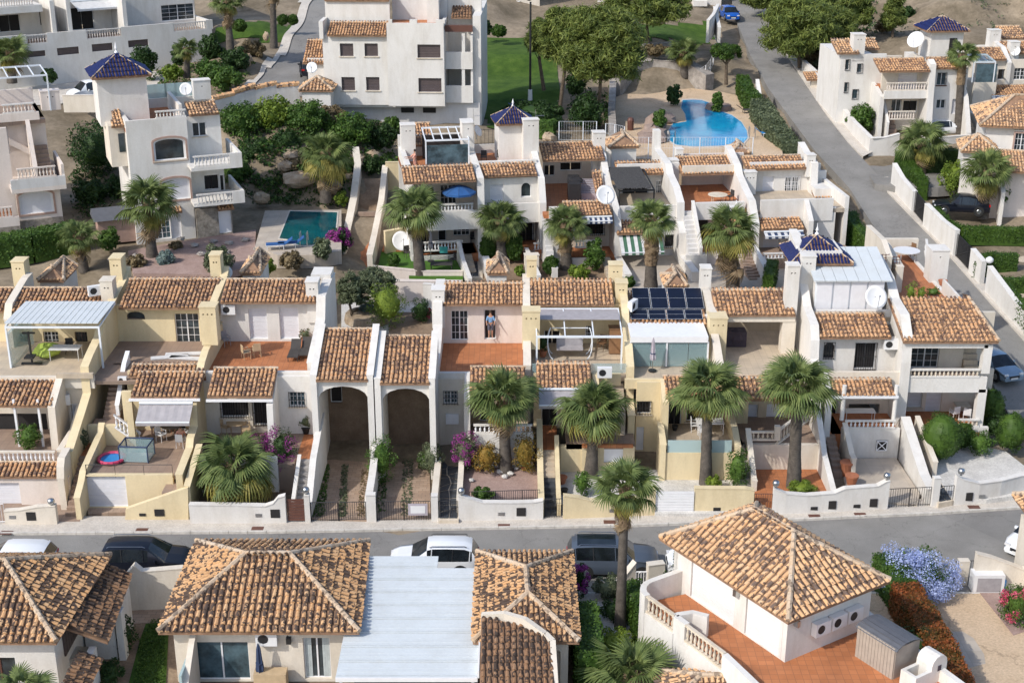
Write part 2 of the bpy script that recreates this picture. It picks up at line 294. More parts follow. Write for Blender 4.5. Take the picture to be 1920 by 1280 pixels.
def ridge_line(parent,a,b,mat,r=.12,l=.42,name='ridge_tile'):
 a=Vector(a);b=Vector(b);n=max(1,int((b-a).length/l));mb=MB();cols=[]
 d=(b-a)/n
 for i in range(n):
  p=a+d*i;mb.tube(p,p+d*1.1,r*random.uniform(1,1.1),r*.85,7);cols+=[random.random()]*9
 return mb.obj(name,mat,parent,cols=cols)
 # ---- houses
def bal_mesh():
 m=MB().lathe([(.055,0),(.055,.08),(.03,.13),(.075,.35),(.07,.5),(.03,.78),(.055,.86),(.055,1)],6)
 me=bpy.data.meshes.new('baluster');me.from_pydata(m.v,[],m.f);return me
class House:
 def __init__(s,name,label,cat,fr=F0,base=(0,0,0),group=None,mat='white',tile='tile'):
  s.fr=fr;s.mat=mat;s.tile=tile
  b=fr.M@Vector(base);s.r=empty(name,b,0,label,cat,group)
 def mb(s):return MB(s.fr.M)
 def R(s,rect,w):
  l,t,r,b=rect;u0,z0=s.fr.hit(l,b,w);u1,_=s.fr.hit(r,b,w);_,z1=s.fr.hit((l+r)/2,t,w);_,z0=s.fr.hit((l+r)/2,b,w);return u0,u1,z0,z1
 def wall(s,rect,w,wins=(),mat=None,t=.25,name='wall',z0=None,z1=None):
  u0,u1,a,b=s.R(rect,w);a=a if z0 is None else z0;b=b if z1 is None else z1
  return s.wallm(u0,u1,a,b,w,wins,mat,t,name)
 def wallm(s,u0,u1,z0,z1,w,wins=(),mat=None,t=.25,name='wall',outline=None):
  lo=[outline or[(u0,z0),(u1,z0),(u1,z1),(u0,z1)]];todo=[]
  for r,st in wins:
   a,b,c,d=s.R(r,w);e=.03
   a=max(a,u0+e);b=min(b,u1-e);c=max(c,z0+e*1.5);d=min(d,z1-e)
   if b-a<.1 or d-c<.1:continue
   if 'arch' in st:
    rad=(b-a)/2;k=.28 if 'low' in st else min(1,(d-c)*.6/rad);h=[(a,c),(b,c)]+[(a+rad+rad*math.cos(x),d-rad*k+rad*k*math.sin(x))for x in np.linspace(0,math.pi,9)]
   else:h=[(a,c),(b,c),(b,d),(a,d)]
   lo.append(h);todo.append((a,b,c,d,st,h))
  o=s.mb().wall(lo,w,t).obj(name,M[mat or s.mat],s.r)
  for a,b,c,d,st,h in todo:s.fill(a,b,c,d,w,t,st,h,o)
  return o
 def fill(s,a,b,c,d,w,t,st,h,wallo):
  if 'open' in st:return
  nm='door' if 'door' in st else 'window';fm=M['brown']if 'brown' in st else(M['dkbrown']if 'dk' in st else M['wpaint']);W=w+min(.16,t*.6)
  if 'arch' in st:
   fr=s.mb().plate([h,[(a+(x-a)*.88+(b-a)*.06,c+(y-c)*.88+.06)for x,y in h]],lambda x,y,k:(x,W+.06*k,y)).obj(nm,fm,s.r)
   s.mb().wall([h],W+.04,.02).obj('pane' if 'shut' not in st else 'shutter',M['glass']if 'shut' not in st else M['shutter'],fr)
  else:
   e=.05;fr=s.mb();fr.box(a,b,W,W+.06,d-e,d);fr.box(a,b,W,W+.06,c,c+e);fr.box(a,a+e,W,W+.06,c+e,d-e);fr.box(b-e,b,W,W+.06,c+e,d-e)
   if 'shut' not in st and 'panel' not in st and 'dark' not in st and b-a>.7:m=(a+b)/2;fr.box(m-.035,m+.035,W-.005,W+.055,c+e,d-e)
   if 'grid' in st:
    n=max(3,int((d-c)/.4))
    for i in range(1,n):z=c+(d-c)*i/n;fr.box(a+e,b-e,W+.01,W+.05,z-.012,z+.012)
    for q in(.25,.75):x=a+(b-a)*q;fr.box(x-.012,x+.012,W+.012,W+.052,c+e,d-e)
   fr=fr.obj(nm,fm,s.r)
   if 'shut' in st:
    m=s.mb();n=max(4,int((d-c)/.13))
    for i in range(n):z=c+(d-c)*i/n;m.box(a+e,b-e,W+.03+.008*(i%2),W+.05,z,z+(d-c)/n*.95)
    m.obj('shutter',M['dkbrown']if 'dk' in st else M['shutter'],fr)
   elif 'panel' in st:
    m=s.mb();m.box(a+e,b-e,W+.03,W+.05,c+e,d-e);k=(a+b)/2
    for z0_,z1_ in((.08,.45),(.52,.92)):m.box(a+(b-a)*.2,a+(b-a)*.8,W+.02,W+.031,c+(d-c)*z0_,c+(d-c)*z1_)
    m.obj('door_leaf',M['brown']if 'brown' in st else M['wpaint'],fr)
   else:
    q=a+(b-a)/2
    for x0,x1 in(((a+e,q-.035),(q+.035,b-e))if b-a>.7 else((a+e,b-e),)):
     s.mb().box(x0,x1,W+.03,W+.04,c+e,d-e).obj('pane',M['dark']if 'dark' in st else M['glassb' if 'blue' in st else 'glass'],fr)
    if 'curt' in st:
     for x0,x1 in((a+e,a+(b-a)*.3),(b-(b-a)*.3,b-e)):
      m=s.mb();n=6
      for i in range(n):m.box(x0+(x1-x0)*i/n,x0+(x1-x0)*(i+.8)/n,W-.004-.01*(i%2),W+.028,c+e,d-e)
      m.obj('curtain',M['curtain'],fr)
  if 'bars' in st:
   m=s.mb();n=max(3,int((b-a)/.14));gm=M['wpaint']if 'wbars' in st else M['black']
   for i in range(n+1):x=a+(b-a)*i/n;m.box(x-.014,x+.014,w-.09,w-.062,c-.04,d+.04)
   for z in(c,(c+d)/2,d):m.box(a-.03,b+.03,w-.06,w-.03,z-.014,z+.014)
   m.obj('grille',gm,fr)
  if 'sill' in st:s.mb().box(a-.1,b+.1,w-.08,w+.04,c-.09,c-.002).obj('sill',M['brown' if 'bsill' in st else 'cap'],fr)
  if 'trim' in st:
   g=.14;ho=[((x-(a+b)/2)*(1+2*g/(b-a))+(a+b)/2,(y-(c+d)/2)*(1+2*g/(d-c))+(c+d)/2)for x,y in h]
   s.mb().plate([ho,h],lambda x,y,k:(x,w-.05+.048*k,y)).obj('surround',M['pinktrim'],fr)
 def box(s,rect,w,depth,mat=None,name='wall',z0=None,z1=None,parent=None,back=False):
  u0,u1,a,b=s.R(rect,w);a=a if z0 is None else z0;b=b if z1 is None else z1
  return s.mb().box(u0,u1,w,w+depth,a,b).obj(name,M[mat or s.mat],parent or s.r)
 def bm(s,u0,u1,w0,w1,z0,z1,mat=None,name='wall',parent=None):return s.mb().box(u0,u1,w0,w1,z0,z1).obj(name,M[mat or s.mat],parent or s.r)
 def side(s,px,py,w,prof,t=.32,mat=None,name='party_wall',zb=None,cap=True,u=None):
  """prof: (w, py) or (w, ('z', z)) along the top from back to front."""
  if u is None:u,_=s.fr.hit(px,py,w)
  P=[]
  for a,b in prof:P.append((a,b[1]if isinstance(b,tuple)else s.fr.hit(px,b,a)[1]))
  lo=P+[(P[-1][0],s.zb if zb is None else zb),(P[0][0],s.zb if zb is None else zb)]
  o=s.mb().side([lo],u-t/2,t).obj(name,M[mat or s.mat],s.r)
  if cap:
   m=s.mb()
   for(a,za),(b,zb_)in zip(P[:-1],P[1:]):
    if abs(a-b)>.05:m.plate([[(a,za),(b,zb_),(b,zb_+.045),(a,za+.045)]],lambda x,y,k:(u-t/2-.03+(t+.06)*k,x,y))
   if m.v:m.obj('coping',M['cap']if cap==2 else M[mat or s.mat],s.r)
  return u
 def chim(s,px,py,w,hpx,wd=.62,dp=.8,holes=2,mat=None,zb=None):
  """front face: top centre pixel"""
  u,z=s.fr.hit(px,py,w);_,z0=s.fr.hit(px,py+hpx,w);z0=z0 if zb is None else zb
  zc=z-.42;lo=[[(u-wd/2,z0),(u+wd/2,z0),(u+wd/2,z),(u-wd/2,z)]]
  for i in range(holes):
   c=u+(i-(holes-1)/2)*wd*.27
   lo.append([(c+.055*math.cos(a),zc+.055*math.sin(a))for a in np.linspace(0,2*math.pi,9)[:-1]])
  m=s.mb().wall(lo,w,.1);m.box(u-wd/2,u+wd/2,w+.13,w+dp,z0,z);m.box(u-wd/2-.04,u+wd/2+.04,w-.04,w+dp+.04,z+.002,z+.07)
  m.box(u-wd/2,u+wd/2,w+.1,w+.131,z0,zc-.1);m.box(u-wd/2,u+wd/2,w+.1,w+.131,zc+.1,z)
  o=m.obj('chimney',M[mat or s.mat],s.r);s.mb().box(u-wd/2+.03,u+wd/2-.03,w+.115,w+.13,zc-.098,zc+.098).obj('vent_hole',M['dark'],o);return o
 def roof(s,rect,w,slope=.3,mat=None,tw=.25,tl=.4,indiv=0,th=.14,over=0,fascia=True):
  """rect: left, top(ridge py), right, bottom(eave py); a slope rising away from the camera"""
  l,t,r,b=rect;u0,z=s.fr.hit(l,b,w);u1,_=s.fr.hit(r,b,w)
  mx=(l+r)/2;lo,hi=.1,12
  for _ in range(40):
   m=(lo+hi)/2;zz=s.fr.hit(mx,t,w+m)[1]
   if zz>z+slope*m:lo=m
   else:hi=m
  d=lo;return s.roofm(u0,u1,w,z,d,slope,mat,tw,tl,indiv,th)
 def roofm(s,u0,u1,w,z,d,slope=.3,mat=None,tw=.25,tl=.4,indiv=0,th=.14,name='roof'):
  m=s.mb();m.add([(u0,w,z),(u1,w,z),(u1,w+d,z+slope*d),(u0,w+d,z+slope*d),(u0,w,z-th),(u1,w,z-th),(u1,w+d,z+slope*d-th),(u0,w+d,z+slope*d-th)],[(0,1,2,3),(7,6,5,4),(0,4,5,1),(1,5,6,2),(2,6,7,3),(3,7,4,0)])
  o=m.obj(name,M['bed'],s.r)
  P=[s.fr.M@Vector(p)for p in((u0,w,z),(u1,w,z),(u1,w+d,z+slope*d),(u0,w+d,z+slope*d))]
  tiles_on(o,P,M[mat or s.tile],tw,tl,indiv)
  ridge_line(o,P[3]+Vector((0,0,.02)),P[2]+Vector((0,0,.02)),M['ridge'],.1)
  return u0,u1,w,z,d,z+slope*d
 def floor(s,u0,u1,w0,w1,z,mat='terra',th=.2,name='floor'):return s.mb().box(u0,u1,w0,w1,z-th,z).obj(name,M[mat],s.r)
 def balus(s,rect,w,mat=None,bmat=None,t=.16,z0=None):
  u0,u1,a,b=s.R(rect,w)
  return s.balm((u0,w,a),(u1,w,a),b-a,mat,bmat,t)
 def balm(s,p0,p1,h,mat=None,bmat=None,t=.16,sp=.24):
  """from p0 to p1 in frame coordinates, may run in depth or slope"""
  p0=Vector(p0);p1=Vector(p1);L=(p1-p0).length;d=p1-p0;hd=Vector((d.x,d.y,0)).normalized();n_=Vector((-hd.y,hd.x,0))*t/2;m=s.mb()
  for z0,z1 in((0,.1),(h-.1,h)):
   V=[]
   for p in(p0,p1):
    for q in(-1,1):
     for z in(z0,z1):V.append(p+n_*q+Vector((0,0,z)))
   m.add(V,[(0,1,3,2),(4,6,7,5),(0,4,5,1),(2,3,7,6),(0,2,6,4),(1,5,7,3)])
  o=m.obj('balustrade',M[mat or s.mat],s.r);k=max(2,int(L/sp));bm_=M[bmat or mat or s.mat]
  if(bm_.name)not in BM:
   me=bal_mesh();me.materials.append(bm_);me.shade_smooth();BM[bm_.name]=me
  for i in range(k):
   p=s.fr.M@(p0+d*((i+.5)/k)+Vector((0,0,.1)));c=bpy.data.objects.new('baluster',BM[bm_.name]);COL.objects.link(c);c.parent=o
   c.location=p-WL[o.name];c.scale=(1,1,max(.05,h-.2))
  return o
 def stairs(s,u0,u1,w0,z0,w1,z1,n,mat='terra2',zb=None):
  """from low (w0, z0) to high (w1, z1)"""
  for i in range(n):
   a=w0+(w1-w0)*i/n;b=w0+(w1-w0)*(i+1)/n;z=z0+(z1-z0)*(i+1)/n
   s.mb().box(u0,u1,min(a,b)-.03,max(a,b),z-.5 if zb is None else zb,z).obj('step',M[mat],s.r)
 def awning(s,rect,w,out,drop,mat='fab_grey',stripes=None):
  """top back edge from rect left/right/top, slopes to the front"""
  l,t,r,b=rect;u0,z=s.fr.hit(l,t,w);u1,_=s.fr.hit(r,t,w);n=12;m=s.mb()
  V=[]
  for i in range(n+1):
   u=u0+(u1-u0)*i/n;e=.02 if i%2 else 0
   V+=[(u,w,z-e),(u,w-out,z-drop-e),(u,w-out,z-drop-.22)]
  fs=[];
  for i in range(n):k=3*i;fs+=[(k,k+1,k+4,k+3),(k+1,k+2,k+5,k+4)]
  o=m.add(V,fs).obj('awning',M[mat],s.r);q=s.mb();q.tube((u0,w-out+.02,z-drop-.02),(u1,w-out+.02,z-drop-.02),.045);q.tube((u0,w-.08,z+.06),(u1,w-.08,z+.06),.08)
  for u in(u0+.15,u1-.15):q.tube((u,w-.05,z-.15),(u,w-out+.05,z-drop-.08),.025)
  q.obj('awning_frame',M['wmetal'],o)
  if stripes:
   q=s.mb()
   for i in range(0,n,2):
    k0=u0+(u1-u0)*i/n;k1=u0+(u1-u0)*(i+1)/n
    q.add([(k0,w,z+.012),(k1,w,z+.012),(k1,w-out,z-drop+.012),(k0,w-out,z-drop+.012),(k1,w-out-.012,z-drop-.2),(k0,w-out-.012,z-drop-.2)],[(0,3,2,1),(3,5,4,2)])
   q.obj('awning_stripe',M[stripes],o)
  return o
 def pergola(s,rect_front,w,depth,zf=None,nb=4,mat='wmetal',glass=None,posts=True,zfloor=None,rise=.4):
  l,t,r,b=rect_front;u0,z=s.fr.hit(l,t,w);u1,_=s.fr.hit(r,t,w);z0=s.fr.hit(l,b,w)[1]if zfloor is None else zfloor;q=s.mb()
  q.box(u0,u1,w,w+.1,z-.12,z)
  o=q.obj('pergola',M[mat],s.r);s.mb().box(u0,u1,w+depth-.1,w+depth,z+rise-.12,z+rise).obj('beam',M[mat],o)
  if posts:
   for u in(u0,u1-.1):s.mb().box(u,u+.1,w-.001,w+.099,z0,z-.121).obj('post',M[mat],o)
  for i in range(nb):
   u=u0+(u1-u0-.07)*i/(nb-1);m=s.mb();m.add([(u,w+.1,z-.1),(u+.07,w+.1,z-.1),(u+.07,w+depth-.1,z+rise-.1),(u,w+depth-.1,z+rise-.1),(u,w+.1,z),(u+.07,w+.1,z),(u+.07,w+depth-.1,z+rise),(u,w+depth-.1,z+rise)],[(3,2,1,0),(4,5,6,7),(0,1,5,4),(1,2,6,5),(2,3,7,6),(3,0,4,7)]);m.obj('beam',M[mat],o)
  if glass:
   m=s.mb();m.add([(u0,w,z+.03),(u1,w,z+.03),(u1,w+depth,z+rise+.03),(u0,w+depth,z+rise+.03)],[(0,1,2,3)]);m.obj('roof_sheet',M[glass],o)
  return o
 def cyl(s,px,py,w,r,h,mat,name):u,z=s.fr.hit(px,py,w);return s.mb().lathe([(r,0),(r,h)],12,(u,w,z)).obj(name,M[mat],s.r)
 def hip(s,c,zt,ridge,mat=None,tw=.29,tl=.38,indiv=0,th=.15,rmat='ridge',par=None):
  """c: four eave corners in order; ridge: one or two points (x, y) in world; zt: (eave z, ridge z)"""
  ze,zr=zt;c=[Vector((p[0],p[1],ze))for p in c];rd=[Vector((p[0],p[1],zr))for p in ridge]
  if len(rd)==1:rd=[rd[0],rd[0]]
  sl=[(c[0],c[1],rd[1],rd[0]),(c[1],c[2],rd[1]),(c[2],c[3],rd[0],rd[1]),(c[3],c[0],rd[0])]
  m=MB();m.add([tuple(p)for p in c]+[tuple(rd[0]),tuple(rd[1])],[(0,1,5,4),(1,2,5),(2,3,4,5),(3,0,4)]);m.add([(p.x,p.y,ze-th)for p in c],[(3,2,1,0)])
  n=len(m.v)-4;m.f+=[(i,(i+1)%4,n+(i+1)%4,n+i)for i in range(4)]
  o=m.obj('roof',M['bed'],s.r)
  for P in sorted(sl,key=lambda P:((P[1]-P[0]).cross(P[2]-P[0])).normalized().y):
   Q=[]
   for p in P:
    if not Q or(p-Q[-1]).length>.01:Q.append(p)
   if(Q[0]-Q[-1]).length<.01:Q.pop()
   if len(Q)>2 and indiv>=0:
    indiv-=tiles_on(o,Q,M[mat or s.tile],tw,tl,indiv)
  up=Vector((0,0,.05))
  for a,b in((c[0],rd[0]),(c[1],rd[1]),(c[2],rd[1]),(c[3],rd[0]))+(((rd[0],rd[1]),)if len(ridge)>1 else()):ridge_line(o,a+up,b+up,M[rmat],.13 if 'blue' not in(mat or '')else .05)
  return o
BM={}
M['bluet']=M['blue']
M['pinktrim']=flatmat('pinkish_trim',(.40,.27,.22),.8)
# ---- plants
def cloud(mb,cl,n,size,flat=.35,el=1.0,soft=0):
 """leaf faces round clump centres; cl: (centre, radius, squash)"""
 for c,r,sq in cl:
  d=rng.normal(size=(n,3));d/=np.linalg.norm(d,axis=1)[:,None];rad=r*(np.abs(rng.normal(.75,.42,n))if soft else rng.uniform(.55,1.05,n))[:,None]
  P=d*rad;P[:,2]*=sq;P+=np.array(c)
  nn=d*.8+rng.normal(size=(n,3))*.6+np.array((0,0,flat));nn/=np.linalg.norm(nn,axis=1)[:,None]
  a=np.cross(nn,rng.normal(size=(n,3)));a/=np.linalg.norm(a,axis=1)[:,None];b=np.cross(nn,a)
  s=size*rng.uniform(.6,1.4,n)[:,None];a=a*s*el;b=b*s*.55
  V=np.stack([P-a,P+b,P+a,P-b],1).reshape(-1,3);k=len(mb.v);mb.v+=list(map(tuple,V.tolist()))
  mb.f+=[(k+4*i,k+4*i+1,k+4*i+2,k+4*i+3)for i in range(n)]
def blob(mb,c,r,sq,n=8,m=6,jit=.12):
 V=[];c=Vector(c)
 for j in range(m+1):
  a=math.pi*j/m
  for i in range(n):
   t=2*math.pi*i/n;k=r*random.uniform(1-jit,1+jit);V.append((c.x+k*math.sin(a)*math.cos(t),c.y+k*math.sin(a)*math.sin(t),c.z+k*sq*math.cos(a)))
 mb.add(V,[(j*n+i,(j+1)*n+i,(j+1)*n+(i+1)%n,j*n+(i+1)%n)for j in range(m)for i in range(n)])
def crown(mb,c,rx,rz,k=14,n=90,size=.12,core=.62,clr=.42,top=0,ry=None,el=1.0):
 ry=ry or rx;hi=core>.8;blob(mb,(0,0,0),1,1,16 if hi else 10,11 if hi else 7,.03 if hi else .08);m=16*12 if hi else 80
 base=len(mb.v)-m;
 for i in range(base,len(mb.v)):x,y,z=mb.v[i];mb.v[i]=(c[0]+x*rx*core,c[1]+y*ry*core,c[2]+z*rz*core)
 cl=[]
 for i in range(k):
  z=1-2*(i+.5)/k*(1 if not top else .7);a=i*2.39996+random.random()*.5;q=math.sqrt(max(0,1-z*z));e=random.uniform(.62,.88)
  cl.append(((c[0]+q*math.cos(a)*rx*e,c[1]+q*math.sin(a)*ry*e,c[2]+z*rz*e),(rx+rz)/2*clr*random.uniform(.75,1.2),min(1,rz/rx+.15)))
 cloud(mb,cl,n,size,el=el)
def mpp(P):return(P.y*ct+(CH-P.z)*st_)/FOC
def shrub(px,py,z,wpx,hpx,label,mat='leaf',name='shrub',cat='shrub',group=None,size=.10,k=None,dens=1.0,flowers=None,fn=60):
 """px, py: middle of the foot"""
 P=G(px,py,z);s=mpp(P);rx=wpx*s/2;rz=hpx*s/2/.93;k=k or max(6,int(9+rx*5));mb=MB()
 if mat=='hedge':crown(mb,(P.x,P.y+rx*.3,P.z+rz*.95),rx*.98,rz,60,150,size*.8,core=.84,clr=.22)
 else:crown(mb,(P.x,P.y+rx*.3,P.z+rz*.95),rx*.93,rz,k,int((95+50*min(rx,3))*dens),size,clr=.4)
 if flowers:
  r=empty(name,P,0,label,cat,group);mb.obj('foliage',M[mat],r);fb=MB()
  cl=[]
  for i in range(22):
   a=random.uniform(2.6,6.8);zz=random.uniform(-.45,.95);q=math.sqrt(1-zz*zz)*.95
   cl.append(((P.x+q*math.cos(a)*rx,P.y+rx*.3+q*math.sin(a)*rx,P.z+rz*(.95+zz)),rx*.3,1))
  cloud(fb,cl,fn,size*.8);fb.obj('blossom',M[flowers],r);return r
 return tag(mb.obj(name,M[mat]),label,cat,group)
def hedge(pts,wd,ht,label,mat='hedge',name='hedge',group=None,size=.07,dens=130,cat='hedge',taper=0):
 """pts: ground points (Vector)"""
 mb=MB()
 for a,b in zip(pts[:-1],pts[1:]):
  a=Vector(a);b=Vector(b);d=b-a;L=d.length;hd=Vector((d.x,d.y,0)).normalized();n_=Vector((-hd.y,hd.x,0));e=.06
  V=[]
  for p in(a,b):
   for q in(-1,1):
    for z in(-.3,ht-e):V.append(p+n_*q*(wd/2-e)+Vector((0,0,z)))
  mb.add(V,[(0,1,3,2),(4,6,7,5),(0,4,5,1),(2,3,7,6),(0,2,6,4),(1,5,7,3)])
  for fc,area in(('t',L*wd),('l',L*ht),('r',L*ht),('e',wd*ht),('f',wd*ht)):
   n=int(area*dens);s=rng.uniform(0,1,n);q=rng.uniform(-.5,.5,n);h=rng.uniform(0,1,n)
   A=np.array(a)[None];D=np.array(d)[None];N=np.array(n_)[None];j=rng.normal(0,.035,(n,3))+.03*np.sin(np.stack([s*L*3.1,s*L*2.3+1,s*L*4],1))
   if fc=='t':P=A+D*s[:,None]+N*wd*q[:,None];P[:,2]+=ht;nv=np.array((0,0,1.))
   elif fc in 'lr':sg=1 if fc=='l' else-1;P=A+D*s[:,None]+N*sg*wd/2;P[:,2]+=ht*h;nv=np.array(n_)*sg
   else:P=A+D*(0 if fc=='e' else 1)+N*wd*q[:,None];P[:,2]+=ht*h;nv=np.array(hd)*(-1 if fc=='e' else 1)
   P=P+j;nn=nv+rng.normal(size=(n,3))*.6;nn/=np.linalg.norm(nn,axis=1)[:,None]
   u=np.cross(nn,rng.normal(size=(n,3)));u/=np.linalg.norm(u,axis=1)[:,None];v=np.cross(nn,u);sz=size*rng.uniform(.6,1.4,n)[:,None];u*=sz;v*=sz*.6
   VV=np.stack([P-u,P+v,P+u,P-v],1).reshape(-1,3);k=len(mb.v);mb.v+=list(map(tuple,VV.tolist()));mb.f+=[(k+4*i,k+4*i+1,k+4*i+2,k+4*i+3)for i in range(n)]
 return tag(mb.obj(name,M[mat]),label,cat,group)
def tree(px,py,z,tx,ty,wpx,hpx,label,mat='pine',cat='tree',name='pine_tree',k=46,n=170,size=.16,trunk_r=.2,group=None,flatk=False,el=1.6):
 """foot pixel, crown centre pixel, crown width and height in pixels"""
 P=G(px,py,z);s=mpp(P);r=empty(name,P,0,label,cat,group);u,zc=F0.hit(tx,ty,P.y);rx=wpx*s/2;rz=hpx*s/2/.95
 C=Vector((u,P.y,zc));mid=P.lerp(C,.5)+Vector((random.uniform(-.3,.3),0,0));mb=MB();mb.tube(P-Vector((0,0,.5)),mid,trunk_r,trunk_r*.75,8);mb.tube(mid,C,trunk_r*.75,trunk_r*.35,8)
 cl=[];cb=MB();k=int(k*1.7)
 for i in range(k):
  while True:
   q=Vector([random.uniform(-1,1)for _ in range(3)])
   if .35<q.length<1 and(q.z>-.6):break
  c=Vector((C.x+q.x*rx*.85,C.y+q.y*rx*.85,C.z+q.z*rz*.85));cl.append((c,(rx*.6+rz*.4)*random.uniform(.09,.22),.7))
  if i%3==0:mb.tube(mid.lerp(C,random.random()*.8),c,trunk_r*.25,.02,5)
  blob(cb,c-Vector((0,0,.1)),(rx*.6+rz*.4)*.07,.7,6,4)
 blob(cb,C,min(rx,rz)*.42,.9)
 cloud(cb,cl,int(n*(1.7 if mat=='pine' else 1.9)),size*(.42 if mat=='pine' else .62),el=el*(2.2 if mat=='pine' else 1.15),soft=1);mb.obj('trunk',M['bark'],r);cb.obj('crown',M[mat],r);return r
def frond_mesh(name,mat,pet=.82,R_=1.0,n=28,droop=.35,spread=250):
 m=MB();m.tube((0,0,0),(pet*.55,0,.03),.028,.022,4,False);m.tube((pet*.55,0,.03),(pet,0,-.01),.022,.014,4,False)
 for i in range(n):
  t=(i/(n-1)-.5);a=R(spread)*t;L=R_*(1-.30*abs(t)*1.6)*random.uniform(.88,1.08);w_=.041*R_*(1.15-abs(t)*.4)
  d=Vector((math.cos(a),math.sin(a),0));s_=Vector((-d.y,d.x,0));o=Vector((pet,0,0));fold=.35*abs(math.sin(a))*R_
  pts=[o,o+d*L*.45+Vector((0,0,.05-fold*.25)),o+d*L*.78+Vector((0,0,-.03-droop*.25-fold*.4)),o+d*L+Vector((0,0,-droop*random.uniform(.6,1.2)-fold*.6))]
  ws=[.012,w_,w_*.7];V=[]
  for p,ww in zip(pts[:3],ws):V+=[p+s_*ww,p+Vector((0,0,-.02)),p-s_*ww]
  V.append(pts[3]);m.add(V,[(0,3,4,1),(1,4,5,2),(3,6,7,4),(4,7,8,5),(6,9,7),(7,9,8)])
 me=bpy.data.meshes.new(name);me.from_pydata([tuple(v)for v in m.v],[],m.f);me.materials.append(mat);return me
FR=[frond_mesh('frond',M['frond'],droop=d,n=28)for d in(.15,.35,.55)];FY=[frond_mesh('frond',M['frondy'],droop=.7)];FD=[frond_mesh('frond',M['dead'],droop=.9,n=12,spread=150)]
FS=[frond_mesh('frond',M['frond'],n=12,droop=.4)]
def palm(px,py,z,cx,cy,rpx,label,tr=.28,n=46,yellow=6,dead=4,boots=.25,group=None,skirt=0,flare=1.25,lean=0.0):
 P=G(px,py,z);s=mpp(P);r=empty('fan_palm',P,0,label,'palm tree',group);u,zc=F0.hit(cx,cy,P.y)
 Rr=rpx*s/1.85;C=Vector((u,P.y,zc-Rr*.1));H=zc-P.z;m=MB();seg=14;pts=[]
 for i in range(seg+1):
  t=i/seg;pts.append(P.lerp(C,t)+Vector((math.sin(t*3.1)*.08*(u-P.x),0,-.3 if i==0 else 0)))
 def rad(t):return tr*(flare-(flare-1)*min(1,t*3))*(1-.18*t)
 nb=int(seg*(1-boots))
 for i in range(nb):
  m.tube(pts[i],pts[i+1],rad(i/seg)*random.uniform(.97,1.05),rad((i+1)/seg),9,False)
 if m.v:m.obj('trunk',M['trunk'],r,smooth=True)
 b=MB()
 for i in range(nb,seg):b.tube(pts[i],pts[i+1],rad(i/seg)*1.12,rad(i/seg)*1.2,9,False)
 for i in range(int(90*max(boots,.15)*2)):
  t=1-random.random()*max(boots,.1);p=P.lerp(C,t);a=random.uniform(0,6.28);d=Vector((math.cos(a),math.sin(a),0));q=p+d*rad(t)
  b.tube(q,q+d*.14*random.uniform(.5,1.3)+Vector((0,0,random.uniform(-.05,.25))),.06,.02,4)
 b.obj('leaf_bases',M['boots'],r);base=WL[r.name]
 n=int(n*.62)
 for i in range(n+yellow+dead+skirt):
  o=None
  if i<n:
   t=(i+.5)/n;el=R(82-98*t**.9+random.uniform(-10,10));me=random.choice(FR if t<.8 else FR[1:])
  elif i<n+yellow:el=R(random.uniform(-58,-30)if yellow<12 else random.uniform(-48,-2));me=FY[0]
  elif i<n+yellow+dead:el=R(random.uniform(-82,-60));me=FD[0]
  else:el=R(random.uniform(-88,-70));me=FD[0]
  a=i*2.39996+random.uniform(-.2,.2);o=bpy.data.objects.new('frond',me);COL.objects.link(o);o.parent=r
  hgt=-.35*Rr*(i/n)if i<n else-.4*Rr-(random.random()*.6*boots*H if i>=n+yellow else 0)
  sc=Rr*random.uniform(.78,1.14)*(.72+.28*min(1,i/n*2.2))*(1.02 if i<n or yellow>12 else .8)
  o.location=C-base+Vector((math.cos(a)*tr*.5,math.sin(a)*tr*.5,hgt));o.rotation_euler=(random.uniform(-.55,.55),-el,a);o.scale=(sc,sc,sc)
 return r
def agave(px,py,z,rpx,label,mat='agave',n=22,name='agave',cat='plant',up=.8,group=None):
 P=G(px,py,z);s=mpp(P)*rpx;m=MB()
 for i in range(n):
  a=i*2.4;e=R(75-65*(i/n));d=Vector((math.cos(a)*math.cos(e),math.sin(a)*math.cos(e),math.sin(e)*up));s_=Vector((-math.sin(a),math.cos(a),0))*s*.09
  p0=P;p1=P+d*s*.5;p2=P+d*s-Vector((0,0,s*.15));m.add([p0-s_*.7,p0+s_*.7,p1+s_,p1-s_,p1-Vector((0,0,.04)),p2],[(0,1,2,3),(3,4,5),(4,2,5),(3,2,5),(0,1,4)])
 return tag(m.obj(name,M[mat]),label,cat,group)
